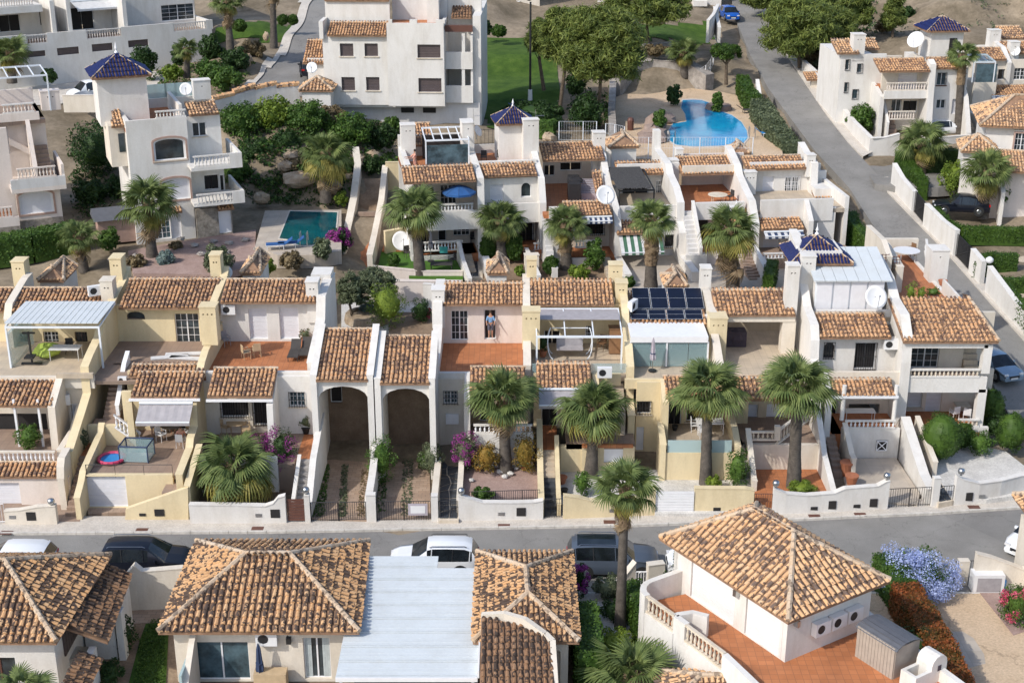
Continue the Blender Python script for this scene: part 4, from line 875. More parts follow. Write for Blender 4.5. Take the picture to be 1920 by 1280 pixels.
# ---- house 1 (pergola with white sheet roof)
H=House('row_house','cream row house at the far left with a white ribbed terrace roof','house',base=(-27,74,0),group='row houses facing the street',mat='cream');H.zb=-.3
UL=F0.hit(203,600,79)[0];U0=F0.hit(-60,600,79)[0]
H.wall((-60,560,200,695),80,[((84,622,112,652),'grid'),((144,622,167,660),'grid door dk'),((20,625,60,680),'dark')],'yellow',z0=5.0,z1=7.7)
a=H.roof((22,540,188,583),79.3);H.roofm(U0,F0.hit(0,580,79)[0],79.3,a[3],a[4],.3)
H.side(12,580,79,[(83.6,512),(82.6,522),(79.5,570),(78.9,600),T(78.9,5.3)],.4,'cream',zb=3)
H.chim(32,492,83.2,60,.8,1.0,2,'yellow')
H.floor(U0,UL,73.6,80,5.3,'sand')
H.pergola((8,612,186,694),75.6,3.6,nb=2,mat='wmetal',rise=.2,zfloor=5.3)
m=H.mb();u0,z=F0.hit(10,610,75.6);u1,_=F0.hit(186,610,75.6)
for i in range(16):q0=u0+(u1-u0)*i/16;m.box(q0,q0+(u1-u0)/16*.9,75.5,79.3,z+.14,z+.20)
m.obj('ribbed_roof',M['wpanel'],H.r)
H.mb().box(F0.hit(14,650,75.7)[0],F0.hit(20,650,75.7)[0],75.7,79.5,5.3,7.4).obj('glass_screen',M['screen'],H.r)
H.wall((-60,698,176,712),73.5,(),'cream',z0=4.9,z1=5.6,name='parapet')
H.bm(F0.hit(105,700,73.3)[0],F0.hit(174,700,73.3)[0],73.25,73.49,5.61,5.9,'sand','coping')
H.roof((-60,708,98,760),71.5,.33)
H.side(100,740,72,[T(73.6,5.7),T(73.3,5.6),T(71.4,4.6),T(71.2,2.1)],.35,'cream',zb=2)
H.wall((100,700,172,850),73.75,[((136,757,166,787),'shut wbars'),],'cream',z0=1,z1=5.4)
H.wall((-60,760,100,850),74,[((-20,775,95,840),'dark')],'cream',z0=1.8,z1=5.0)
for x in(30,75):u=F0.hit(x,800,71.5)[0];H.bm(u-.06,u+.06,71.6,71.72,2.1,5.0,'wpaint','post')
H.floor(U0,F0.hit(118,850,69.5)[0],68.9,74,2.1,'terra2')
H.balus((-60,845,106,868),69.2,'cream','wpaint')
H.roof((-60,866,112,893),68.15,.35)
H.wall((-60,893,137,962),68.3,[((-10,905,43,960),'shut door')],'pink',z0=0,z1=1.8)
H.side(118,905,68,[T(69.3,3.1),T(68.2,3.0),T(67.9,2.6),T(67.7,2.0)],.35,'cream',zb=0)
H.side(113,800,70,[T(73.7,3.8),T(72,3.0),T(69.4,2.9)],.3,'cream',zb=0)
u=F0.hit(133,900,68)[0];H.stairs(F0.hit(121,950,67)[0],F0.hit(146,950,67)[0],67.0,.12,70.4,2.1,11,'terra2',-.2)
H.floor(F0.hit(135,860,70)[0],F0.hit(162,860,70)[0],70.4,73.7,2.1,'terra',1.5)
# ---- house 2 (yellow)
H=House('row_house','yellow row house with stone stairs, a sun awning and a white garage door','house',base=(-21,74,0),group='row houses facing the street',mat='yellow');H.zb=-.2
u3=F0.hit(398,600,79)[0]
H.wall((205,575,398,655),80,[((238,584,272,599),'arch dk'),((331,588,376,643),'grid door')],'yellow',z0=5.1,z1=7.65)
H.roof((222,524,400,577),79.4)
uP=H.side(204,600,79,[(84,500),(82.8,524),(79.3,575),(77.6,600),T(76.6,6.9),T(74.6,6.5),T(73.5,6.2),T(73.4,4.6),T(72.7,4.3),T(69.2,2.9)],.42,'yellow')
H.chim(215,486,82.6,80,.72,1.1,2,'yellow');H.chim(198,528,80.2,70,.75,.9,2,'cream')
H.floor(uP,u3,73.6,80,5.3,'terra2')
H.wall((238,676,378,692),74.6,(),'yellow',z0=4.8,z1=5.5,name='parapet')
H.roof((241,684,372,704),73.8,.3);H.roof((245,698,372,743),71.7,.34)
H.wall((232,690,250,780),72.5,(),'yellow',z0=2.0,z1=5.1)
H.side(376,700,74,[T(79.9,6.6),T(75.6,6.4),T(74.4,6.1),T(73.4,5.6),T(71.6,4.7),T(71.4,3.4),T(70.3,3.2),T(69.9,2.8),T(67.2,2.5)],.36,'yellow')
H.chim(388,577,76.2,70,.95,.9,3,'yellow')
H.stairs(F0.hit(190,775,73)[0],F0.hit(222,775,73)[0],73.3,3.1,76.4,5.3,12,'terra2',1.5)
H.floor(F0.hit(176,780,73)[0],F0.hit(225,780,73)[0],72.2,73.3,3.1,'terra2',1)
H.side(226,740,74.2,[T(76.5,6.0),T(75.5,5.6),T(73.3,3.9)],.2,'wpaint',zb=2)
H.wall((170,780,262,850),72.1,(),'yellow',z0=1.9,z1=3.2)
H.balm((F0.hit(214,784,72)[0],72.0,3.1),(F0.hit(266,830,72)[0],72.0,1.95),.85,'wpaint','wpaint')
H.wall((250,742,372,830),74.2,[((270,765,305,800),'dark'),((320,760,350,822),'door dark')],'yellow',z0=1.9,z1=5.2)
for x in(247,):H.box((243,745,255,830),71.6,.25,'yellow','post',z0=1.9,z1=4.9)
H.bm(F0.hit(240,745,71.5)[0],F0.hit(374,745,71.5)[0],71.55,71.7,4.93,5.05,'wpaint','gutter')
H.awning((262,756,362,790),71.4,1.2,.62,'fab_grey')
H.floor(F0.hit(168,850,69)[0],F0.hit(372,850,71)[0],68.16,74.2,1.95,'terra2',.2)
H.wall((158,868,330,960),67.9,[((166,893,242,962),'shut door')],'yellow',z0=.12,z1=2.15)
H.side(152,960,67,[T(72.2,3.3),T(71.7,2.9),T(68.1,2.3),T(67.6,1.9),T(66.6,1.4)],.3,'yellow')
m=H.mb()
p=[F0.hit(x,y,66.9)for x,y in((238,975),(356,972),(352,882),(238,948))];m.wall([[(p[0][0],.1),(p[1][0],.1),(p[2][0],2.05),(p[3][0],.75)]],66.6,.3);m.obj('wall',M['yellow'],H.r)
H.side(352,900,67,[T(70.2,2.9),T(66.7,2.05)],.3,'yellow')
H.floor(F0.hit(326,860,70)[0],F0.hit(352,860,70)[0],66.9,68.5,1.6,'terra2',1)
H.bm(F0.hit(288,945,66.58)[0],F0.hit(306,945,66.58)[0],66.56,66.6,.35,.75,'dark','meter_door')
H.bm(F0.hit(259,945,66.58)[0],F0.hit(271,945,66.58)[0],66.56,66.6,.35,.5,'dark','letter_slot')
ironrail((F0.hit(160,868,67.95)[0],67.95,1.95),(F0.hit(322,868,67.95)[0],67.95,1.95),.8,parent=H.r,sp=1.4)
# ---- house 3 (white, orange terrace)
H=House('row_house','white row house with orange roof terrace and grey stairs beside the arched drive','house',base=(-15,74,0),group='row houses facing the street',mat='white');H.zb=-.2
uE=F0.hit(604,600,79)[0]
H.wall((398,565,600,650),80,[((469,578,503,636),'shut door'),((526,577,562,636),'shut')],'white',z0=5.1,z1=7.9)
H.roof((413,524,592,566),79.4)
H.side(404,560,80,[(83.6,500),(82.8,518),(79.4,566),(79.0,590),T(76.8,6.6)],.4,'yellow',zb=4)
H.chim(402,480,82.9,42,.68,.9,2,'yellow')
uR=H.side(605,600,79.8,[(84.6,512),(83,522),(79.6,556),(78.9,600),T(77.4,6.7),T(74.4,6.1)],.5,'white',zb=2)
H.box((585,515,622,560),82.9,1.6,'white','wall',z0=5)
H.chim(584,530,79.85,75,.75,1.0,2,'white')
H.floor(u3,uR,74.0,80,5.3,'terra')
H.wall((385,678,590,692),73.9,(),'white',z0=4.9,z1=5.75,name='parapet')
H.roof((388,690,510,742),71.6,.34)
H.side(512,720,73,[T(73.9,5.75),T(73.5,5.7),T(71.5,4.7),T(71.3,2.0)],.3,'white',zb=1.9)
H.wall((512,680,590,830),73.6,[((543,735,572,762),'grid bars blue sill')],'white',z0=1,z1=5.6)
H.wall((385,745,512,825),73.7,[((415,749,467,782),'dark bars sill'),((476,749,508,797),'door dark bars')],'cream',z0=1.9,z1=5.2)
H.bm(F0.hit(386,745,71.5)[0],F0.hit(511,745,71.5)[0],71.45,71.6,4.93,5.05,'wpaint','gutter')
H.floor(F0.hit(385,850,69.7)[0],F0.hit(553,850,70)[0]-.002,69.6,73.8,2.0,'terra2',2)
H.bm(F0.hit(372,850,69.6)[0],F0.hit(520,850,69.6)[0],69.3,69.6,.2,2.5,'white','parapet')
H.stairs(F0.hit(546,930,67)[0],F0.hit(580,930,67)[0],67.0,.25,70.2,2.0,9,'steps',-.2)
H.floor(F0.hit(553,850,70)[0],F0.hit(584,850,70)[0],70.2,73.5,2.0,'terra',2)
H.side(548,930,67,[T(70.1,2.3),T(67,.9)],.15,'white')
H.side(590,880,69.5,[T(73.4,3.4),T(71.6,3.1),T(69.2,2.5),T(67.0,1.1),T(66.7,1.0)],.3,'white')
H.cyl(592,842,71.6,.05,3.6,'wpaint','drainpipe')
# ---- arched carports
def carport(l,r,top,eave,at,ax0,ax1,ayt,yb,lab,lw,rw):
 H=House('carport',lab,'carport',base=(0,0,0),group='tiled carports with an arch',mat='white');H.zb=-.2
 u0,u1=F0.hit(l,eave,71.6)[0],F0.hit(r,eave,71.6)[0];b=F0.hit(l,eave,71.5)
 H.r.location=((u0+u1)/2,71.7,0);WL[H.r.name]=Vector(H.r.location);z1=zat(eave,71.5)
 a0,a1=F0.hit(ax0,800,71.7)[0],F0.hit(ax1,800,71.7)[0];zt=zat(ayt,71.7);zs=zt-.75
 c=(a0+a1)/2;hw=(a1-a0)/2
 lo=[(u0-.1,.1),(a0,.1),(a0,zs)]+[(c-hw*math.cos(x),zs+.75*math.sin(x))for x in np.linspace(.12,math.pi-.12,9)]+[(a1,zs),(a1,.1),(u1+.1,.1),(u1+.1,z1-.12),(u0-.1,z1-.12)]
 H.mb().wall([lo],71.7,.3).obj('arch_wall',M['white'],H.r)
 q=H.roof((l,top,r,eave),71.45,.3);d=q[4]
 for u in(u0-.12,u1+.12):H.side(0,0,0,[T(71.5+d,z1+.3*d+.3),T(71.5,z1+.25),T(71.45,z1-.3),T(71.44,.1)],.34,'white',u=u)
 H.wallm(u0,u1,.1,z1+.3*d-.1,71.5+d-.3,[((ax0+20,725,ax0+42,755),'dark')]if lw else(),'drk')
 return H
H=carport(592,690,617,712,0,600,692,724,850,'tiled carport with a wide arch over a brick drive, left of the pair',1,0)
H.side(700,850,69,[T(76,6.2),T(72,5.3)],.3,'white',zb=4)
H.side(0,0,0,[T(71.4,2.4),T(70.6,1.9),T(68.9,1.5),T(66.9,1.3),T(66.6,.9)],.34,'white',u=F0.hit(697,900,68.8)[0])
H=carport(712,806,630,718,0,719,806,728,800,'tiled carport with a round arch over a paved drive, right of the pair',0,1)
pad([(640,622,3.9),(640,560,3.9),(810,560,3.9),(812,625,3.9)],'garden','gravel',1)
pad([(728,628,3.98),(735,585,3.98),(812,585,3.98),(812,630,3.98)],'garden','soil',1)
# ==== MIDDLE ROW, RIGHT BLOCK
zg,z1=2.0,4.8
H=House('row_house','white row house with orange terrace and a french door beside the paved drive','house',base=(-4,74,0),group='row houses facing the street',mat='white');H.zb=-.2
H.wall((818,560,985,645),81,[((846,583,878,638),'grid door'),((908,581,930,636),'door dark'),],'pink',z0=4.6,z1=7.3)
H.roof((830,532,982,570),80.4)
uA=H.side(822,600,80.5,[(84,524),(83,532),(80.2,568),(79.8,610),T(78.5,5.9),T(75.2,5.5)],.5,'white',zb=1)
H.chim(821,545,80.4,70,.78,.9,2,'white')
uB=H.side(987,600,80.5,[(84.4,514),(83,524),(80.2,570),(79.4,600),T(77.6,6.2),T(75.2,5.6)],.4,'cream',zb=2)
H.floor(uA,uB,75.2,81,z1,'terra')
H.wall((818,679,985,700),75.1,(),'white',z0=4.4,z1=5.2,name='parapet')
H.wall((812,682,880,830),74.9,[((832,733,858,757),'grid bars blue sill')],'cream',z0=.3,z1=4.9)
H.roof((880,688,985,730),73.0,.34)
H.side(876,700,74,[T(75.1,5.2),T(74.6,5.1),T(73,4.4),T(72.8,1.8)],.28,'white',zb=1.6)
H.wall((876,740,990,810),75,[((900,750,925,790),'dark'),((935,748,965,800),'door dark')],'beige',z0=1.7,z1=4.6)
H.floor(F0.hit(873,800,73)[0],F0.hit(1000,800,73)[0],71.9,75,1.9,'terra2',2)
H.balus((888,795,998,812),71.8,'white','wpaint');H.bm(F0.hit(888,815,71.8)[0],F0.hit(1000,815,71.8)[0],71.7,71.95,.3,zat(812,71.8),'white','wall')
H.side(864,880,70,[T(72,1.6),T(70,1.2),T(67,1.0)],.25,'cream');H.side(817,900,69,[T(72,1.2),T(67,1.0)],.3,'cream')
H.box((836,777,860,795),74.75,.15,'wpaint','cabinet')
# ---- house 5: glazed pergola terrace
H=House('row_house','cream row house with a glass topped pergola over its furnished terrace','house',base=(3,74,0),group='row houses facing the street',mat='yellow');H.zb=-.2
uC=F0.hit(1172,600,80.4)[0]
H.wall((990,570,1172,660),81,[((1097,611,1112,634),'door grid'),((1020,620,1050,650),'dark')],'yellow',z0=4.6,z1=7.3)
H.roof((994,528,1152,571),80.4)
H.side(1170,600,80.5,[(84.6,520),(83,528),(80.2,571),(79.2,610),T(77.2,6.4),T(75.2,5.5),T(75.0,3.5),T(73.4,3.2)],.4,'yellow',zb=1)
H.chim(1155,498,83.0,60,.85,.8,2,'yellow');H.chim(1166,532,81.4,60,.72,.9,2,'yellow');H.chim(997,488,83.4,40,.62,.8,2,'yellow')
H.chim(996,585,77.6,70,1.05,.9,3,'yellow')
H.floor(uB,uC,75.3,81,z1,'sand')
H.pergola((1005,630,1168,676),76.6,3.7,nb=4,mat='wmetal',rise=.45,zfloor=4.8)
m=H.mb();u0,z=F0.hit(1008,630,76.6);u1,_=F0.hit(1166,630,76.6);m.box(u0,u1,78.4,80.2,z+.36,z+.40);m.obj('pleated_blind',M['fab_grey'],H.r)
H.wall((1000,672,1165,690),75.1,(),'yellow',z0=4.4,z1=5.15,name='parapet');H.mb().box(uB+.3,uC-.3,75.2,75.22,5.16,5.75).obj('glass_screen',M['screen'],H.r)
H.roof((1006,683,1110,728),73.1,.34)
H.side(1118,700,74,[T(75.1,5.2),T(74.7,5.2),T(73,4.4),T(72.9,2)],.3,'yellow',zb=1.8)
H.wall((1000,735,1120,860),75,[((1015,750,1045,800),'dark'),((1060,752,1095,810),'dark')],'yellow',z0=1.7,z1=4.5)
H.awning((1010,730,1112,760),73.1,1.1,.5,'fab_grey')
H.stairs(F0.hit(1146,735,74)[0],F0.hit(1172,735,74)[0],73.2,3.2,76.3,4.8,9,'sand',1.8)
H.wall((1090,815,1188,900),71.6,[((1132,815,1168,868),'panel door')],'yellow',z0=.3,z1=2.1);H.floor(F0.hit(1060,820,73)[0],F0.hit(1188,820,73)[0],71.7,75,2.1,'terra2',.2)
H.wall((1050,820,1092,900),71.7,(),'yellow',z0=.3,z1=2.1);H.bm(F0.hit(1092,800,71.6)[0],F0.hit(1188,800,71.6)[0],71.4,71.6,2.11,2.3,'terra','coping')
H.stairs(F0.hit(1014,930,67.5)[0],F0.hit(1043,930,67.5)[0],67.0,.15,69.7,1.1,6,'slatep',-.2);H.stairs(F0.hit(1014,930,67.5)[0],F0.hit(1043,930,67.5)[0],69.7,1.1,71.6,1.9,5,'sand',-.2);H.floor(F0.hit(1012,830,72)[0],F0.hit(1046,830,72)[0],71.6,75,1.9,'terra',1.5)
H.side(1045,880,70,[T(72,2.6),T(70,1.5),T(67,.8)],.2,'yellow');H.side(1013,880,70,[T(73.2,3.1),T(71.8,2.4),T(69.8,1.4),T(66.8,1.0)],.28,'yellow')
# ---- house 6: solar panels
H=House('row_house','cream row house with dark solar panels on its roof and a glazed terrace','house',base=(9,74,0),group='row houses facing the street',mat='yellow');H.zb=-.2
uD=F0.hit(1330,600,80.4)[0]
q=H.roof((1180,552,1326,610),79.2,.3)
for row,(ty,by,n,x0,x1,x0b,x1b)in enumerate(((551,590,4,1186,1320,1190,1328),(592,612,4,1177,1312,1179,1318))):
 for i in range(n):
  l=x0+(x1-x0)*i/n+1;r=x0+(x1-x0)*(i+1)/n-1
  A=q[2];ul=F0.hit(l+2,(ty+by)/2,A+1.5)[0];ur=F0.hit(r+2,(ty+by)/2,A+1.5)[0]
  dlo,dhi=((1.42,3.5)if row==0 else(.38,1.32));zz=lambda d:q[3]+.3*d+.16
  o=H.mb().add([(ul,A+dlo,zz(dlo)),(ur,A+dlo,zz(dlo)),(ur,A+dhi,zz(dhi)),(ul,A+dhi,zz(dhi)),(ul,A+dlo,zz(dlo)-.05),(ur,A+dlo,zz(dlo)-.05),(ur,A+dhi,zz(dhi)-.05),(ul,A+dhi,zz(dhi)-.05)],[(0,1,2,3),(7,6,5,4),(0,4,5,1),(1,5,6,2),(2,6,7,3),(3,7,4,0)]).obj('solar_panel',M['solar'],H.r)
  m=H.mb();e=.014
  for a,b,c,d in((ul,ur,dlo,dlo+e),(ul,ur,dhi-e,dhi),(ul,ul+e,dlo+e,dhi-e),(ur-e,ur,dlo+e,dhi-e)):m.add([(a,A+c,zz(c)+.012),(b,A+c,zz(c)+.012),(b,A+d,zz(d)+.012),(a,A+d,zz(d)+.012)],[(0,1,2,3)])
  md=(dlo+dhi)/2;m.add([(ul,A+md-.01,zz(md)+.01),(ur,A+md-.01,zz(md)+.01),(ur,A+md+.01,zz(md)+.01),(ul,A+md+.01,zz(md)+.01)],[(0,1,2,3)])
  m.obj('frame',M['wmetal'],o)
H.wall((1172,612,1332,690),80.0,[((1190,625,1250,680),'glass door'),((1258,625,1320,680),'glass door')],'grey',z0=4.6,z1=7.0)
H.bm(F0.hit(1182,632,77)[0],F0.hit(1328,632,77)[0],76.9,77.2,zat(641,77),zat(630,77),'wpaint','beam')
H.bm(F0.hit(1182,632,77)[0],F0.hit(1328,632,77)[0],77.2,79.4,zat(630,77)-.06,zat(630,77)-.01,'wpaint','blind_box')
for x0,x1 in((1183,1220),(1221,1249),(1252,1290),(1291,1326)):H.mb().box(F0.hit(x0,660,77)[0],F0.hit(x1,660,77)[0],77.0,77.03,4.85,zat(641,77)).obj('glass_screen',M['screen'],H.r)
for x in(1182,1250,1327):H.mb().box(F0.hit(x-1.5,660,77)[0],F0.hit(x+1.5,660,77)[0],76.95,77.08,4.85,zat(641,77)).obj('post',M['wpaint'],H.r)
H.floor(uC,uD,74.8,80,z1,'sand')
H.wall((1172,694,1332,708),74.6,(),'yellow',z0=4.4,z1=4.98,name='parapet')
H.wall((1188,700,1245,900),74.4,[((1192,752,1220,776),'dark bars sill'),((1192,800,1206,845),'panel door')],'yellow',z0=.3,z1=4.9)
H.side(1246,700,74,[T(74.6,5.0),T(74.2,4.9),T(72.8,4.3),T(72.7,2),T(71.4,2.4)],.3,'yellow',zb=.3)
H.roof((1248,705,1400,748),73.0,.34)
H.wall((1248,745,1400,815),75,[((1252,758,1276,806),'door dark'),((1286,768,1312,790),'dark sill')],'yellow',z0=1.8,z1=4.5)
H.floor(F0.hit(1240,810,73)[0],F0.hit(1390,810,73)[0],71.2,75,2.0,'sand',.2)
H.wall((1238,845,1385,895),71.0,(),'yellow',z0=.2,z1=2.0)
H.mb().box(F0.hit(1252,840,71)[0],F0.hit(1372,840,71)[0],71.05,71.1,2.0,2.75).obj('glass_screen',M['frost'],H.r)
H.side(1378,830,72,[T(75,3),T(72.4,2.9),T(70.9,2.4)],.3,'yellow');H.side(1240,830,72,[T(73,3),T(70.9,2.5)],.3,'yellow')
# ---- house 7: covered terrace
H=House('row_house','cream row house with a deep covered sand coloured terrace','house',base=(15,74,0),group='row houses facing the street',mat='cream');H.zb=-.2
uF=F0.hit(1505,600,80.4)[0]
H.roof((1342,545,1492,590),79.0)
H.side(1332,600,80,[(83.8,538),(82.3,545),(78.9,588),(78.6,615),T(77.0,6.2),T(74.9,5.4)],.4,'cream',zb=1)
H.chim(1325,505,83.2,45,.65,.9,2,'white');H.chim(1348,598,78.0,95,1.05,1.2,3,'yellow',zb=4.8)
H.wall((1335,592,1505,680),83.2,(),'beige',z0=4.6,z1=7.6);H.box((1465,592,1490,640),79.2,.8,'cream','post',z0=4.8,z1=6.9)
H.bm(F0.hit(1342,595,79.1)[0],F0.hit(1492,595,79.1)[0],79.15,79.5,zat(603,79.2),zat(592,79.2),'cream','beam')
H.floor(uD,uF,75.0,83.2,z1,'sand')
H.wall((1362,691,1510,705),74.9,(),'cream',z0=4.4,z1=5.0,name='parapet')
H.roof((1400,705,1475,748),73.2,.34)
H.wall((1385,745,1520,830),75.9,[((1388,758,1420,790),'shut sill'),((1435,757,1468,802),'shut door')],'beige',z0=1.6,z1=4.6)
H.floor(F0.hit(1385,810,73)[0],F0.hit(1530,810,73)[0],72.2,76,2.0,'terra2',.2)
H.balus((1408,808,1452,825),72.0,'cream','cap');H.balm((F0.hit(1455,825,72)[0],72,2.0),(F0.hit(1512,820,74)[0],73.6,2.9),.9,'cream','cap')
H.wall((1400,825,1545,885),71.95,(),'cream',z0=.3,z1=2.05);H.box((1452,800,1462,826),71.9,.3,'cream','post')
H.stairs(F0.hit(1385,870,70)[0],F0.hit(1408,870,70)[0],69.6,.5,72.4,2.0,8,'steps',0)
H.side(1412,880,70,[T(72.3,2.9),T(69.6,1.1),T(69.2,1.1)],.25,'cream');H.side(1545,860,71,[T(75,3.6),T(72.8,3.2),T(71,1.9),T(67.9,.9)],.25,'white')
# ---- house 8: blue pavilion roof, white roof room
zg,z1=1.6,4.4
H=House('row_house','white row house with a white roof room and a navy tiled pyramid turret','house',base=(20,74,0),group='row houses facing the street',mat='white');H.zb=-.2
uG=F0.hit(1685,650,76.5)[0];uF=F0.hit(1522,650,77)[0]
H.wall((1530,635,1685,705),77.2,[((1543,642,1563,672),'arch dk bars'),((1600,643,1640,692),'dark bars door')],'white',z0=4.2,z1=6.6)
H.roof((1535,588,1672,632),76.6,.32)
H.side(1524,640,77,[T(85,11.0),T(82.6,10.6),T(81.5,9.4),(79.2,575),(76.9,610),(76.4,640),T(76.2,5.6),T(75.3,5.0),T(74.4,4.6),T(74.3,2)],.45,'white',zb=1)
H.side(1690,640,77,[T(84,9.6),T(80.8,9.2),(79.2,560),(76.9,590),(75.8,632),T(75.6,5.6),T(75.5,1.6),T(74.6,2.6),T(71.5,1.6),T(70,1.1),T(68.4,1.0)],.5,'white')
H.wall((1530,582,1680,600),78.9,(),'white',z0=6.8,z1=7.7,name='parapet')
H.floor(uF,uG,78.9,85,7.3,'sand',.3)
a,b,z0,z1_=H.R((1527,530,1655,580),79.6)
m=H.mb();m.box(a,b,79.7,79.9,7.3,9.4);m.obj('roof_room',M['wmetal'],H.r)
for i in range(4):p0=a+(b-a)*i/4;H.mb().box(p0+.06,a+(b-a)*(i+1)/4-.06,79.6,79.68,7.45,9.3).obj('shutter',M['shutter'],H.r)
for i in range(7):
 p0=a-.2+(b-a+.6)*i/7;p1=a-.2+(b-a+.6)*(i+1)/7-.03;y0,zz0,y1,zz1=79.4,9.45,83.6,10.3
 H.mb().add([(p0,y0,zz0),(p1,y0,zz0),(p1,y1,zz1),(p0,y1,zz1),(p0,y0,zz0-.08),(p1,y0,zz0-.08),(p1,y1,zz1-.08),(p0,y1,zz1-.08)],[(0,1,2,3),(7,6,5,4),(0,4,5,1),(1,5,6,2),(2,6,7,3),(3,7,4,0)]).obj('roof_panel',M['wpanel'],H.r)
H.bm(a,b,83.2,83.5,7.3,10.1,'white');H.bm(a,a+.1,79.9,83.2,7.3,9.4,'white');H.bm(b-.1,b,79.9,83.2,7.3,9.4,'white')
cx,cz=F0.hit(1523,490,83)[0],0;H.bm(cx-1.1,cx+1.5,81.6,84.2,7,10.6,'white','tower');ze=zat(492,81.2)
H.hip([(cx-1.75,81.0),(cx+2.1,81.0),(cx+2.1,84.9),(cx-1.75,84.9)],(ze,ze+1.2),[(cx+.15,83)],'bluet',.2,.5,rmat='ridge')
H.mb().lathe([(.09,0),(.14,.1),(.05,.22),(.1,.34),(.03,.55),(.01,.8)],8,(cx+.15,83,ze+1.2)).obj('finial',M['wpaint'],H.r)
H.chim(1518,482,80.6,120,.85,.8,2,'white');H.chim(1489,500,79.6,90,.75,.8,2,'white')
H.wall((1525,690,1688,712),75.8,(),'cream',z0=4.0,z1=4.95,name='parapet')
H.roof((1555,712,1680,742),74.3,.34)
H.side(1550,770,74.5,[T(75.8,4.9),T(74.1,4.2),T(74.0,1.5)],.3,'white',zb=1)
H.wall((1550,745,1690,830),77.4,[((1556,752,1568,790),'door dark'),((1590,757,1648,776),'open')],'cream',z0=1.4,z1=4.4)
for x in(1578,1675):H.cyl(x,787,74.4,.13,2.2,'white','post')
H.bm(F0.hit(1556,745,74.3)[0],F0.hit(1684,745,74.3)[0],74.2,74.35,3.95,4.1,'wpaint','gutter')
H.floor(F0.hit(1550,800,75)[0],uG,74.4,77.4,1.6,'terra',.2)
H.balus((1583,787,1678,803),74.2,'white','wpaint');H.wall((1575,803,1683,850),74.15,(),'white',z0=.1,z1=zat(803,74.2))
m=H.mb();u0,zz=F0.hit(1653,835,74.1);m.box(u0-.32,u0+.32,74.08,74.14,zz-.32,zz+.32);o=m.obj('vent_grille',M['dark'],H.r);m=H.mb()
for d in(-1,1):m.tube((u0-.3,74.05,zz-.3*d),(u0+.3,74.05,zz+.3*d),.03,.03,4)
for e in(-.3,.3):m.tube((u0+e,74.05,zz-.3),(u0+e,74.05,zz+.3),.03,.03,4);m.tube((u0-.3,74.05,zz+e),(u0+.3,74.05,zz+e),.03,.03,4)
m.obj('bars',M['wpaint'],o)
H.stairs(F0.hit(1562,860,72)[0],F0.hit(1580,860,72)[0],71.6,.35,74.4,1.6,7,'terra2',0);H.side(1588,860,73,[T(74.2,2.4),T(72.0,1.4),T(71.4,1.4)],.25,'cream')
H.floor(F0.hit(1556,800,75)[0],F0.hit(1576,800,75)[0],74.4,77,1.6,'terra',1)
# ---- house 9: corner house
H=House('row_house','white corner row house with balustraded balcony and orange roof terrace','house',base=(26,76,0),group='row houses facing the street',mat='white');H.zb=-.2
uH=F0.hit(1858,650,76)[0];zE=zat(640,75.5)
H.wall((1690,640,1800,712),78.3,[((1706,652,1758,690),'grid door')],'cream',z0=4.0,z1=7.2);H.wall((1800,640,1850,712),80.0,(),'cream',z0=4.0,z1=7.2)
H.stairs(F0.hit(1796,690,79)[0],F0.hit(1822,690,79)[0],77.9,4.2,79.8,6.6,8,'sand',4.1)
uL=F0.hit(1693,640,75.6)[0];uRr=F0.hit(1872,637,75.6)[0];zr=zE+1.25;yb=75.5+4.1
m=H.mb();P=[Vector((uL,75.5,zE)),Vector((uRr,75.5,zE)),Vector((F0.hit(1812,592,yb)[0],yb,zr)),Vector((uL+.0,yb,zr))]
m.add([tuple(p)for p in P]+[(p.x,p.y,p.z-.15)for p in P],[(0,1,2,3),(7,6,5,4),(0,4,5,1),(1,5,6,2),(2,6,7,3),(3,7,4,0)]);o=m.obj('roof',M['bed'],H.r);tiles_on(o,P,M['tile'],.26,.4)
P2=[Vector((uRr,75.5,zE)),Vector((uRr+.3,83.5,zE)),P[2]];MB().add([tuple(p)for p in P2],[(0,1,2)]).obj('roof',M['bed'],o);tiles_on(o,P2,M['tile'],.26,.4);ridge_line(o,P[1]+Vector((0,0,.05)),P[2]+Vector((0,0,.05)),M['ridge'])
H.bm(uL,uRr-.5,75.7,76,zE-.5,zE-.16,'white','beam')
for x,w_ in((1842,75.7),(1832,75.9)):
 pass
for zz0,zz1 in((1.2,3.9),(4.9,zE-.3)):u=F0.hit(1845,700,75.9)[0];H.bm(u-.25,u+.25,75.7,76.2,zz0,zz1,'white','post')
H.balus((1703,691,1836,707),75.75,'white','cap');H.wall((1695,707,1848,735),75.7,(),'white',z0=3.7,z1=zat(707,75.7),name='balcony_wall');H.floor(uL,F0.hit(1848,700,75.8)[0],75.95,80.2,4.2,'terra2',.3)
H.wall((1695,735,1850,800),78.6,[((1698,732,1727,764),'shut sill'),((1733,731,1762,777),'shut door')],'cream',z0=.8,z1=4.0)
H.floor(uL,F0.hit(1848,700,75.8)[0],75.4,78.6,1.2,'terra',.3)
H.balus((1795,785,1835,800),75.6,'white','cap',z0=1);H.wall((1735,800,1848,845),75.5,(),'white',z0=0,z1=zat(800,75.6))
H.stairs(F0.hit(1706,880,72)[0],F0.hit(1736,880,72)[0],71.0,.45,75.4,1.2,6,'terra2',0);H.side(1744,880,72,[T(75.4,2.3),T(73,1.7),T(71.2,1.3)],.25,'cream');H.bm(uL,uL+1.3,80.0,86,1,7.4,'white');H.bm(uL,F0.hit(1790,600,82)[0],79.7,79.9,4,7.4,'white')
r0=F0.hit(1685,582,80)[0];r1=F0.hit(1805,582,80)[0]
H.floor(r0,r1,79.8,92,7.1,'terra',.5)
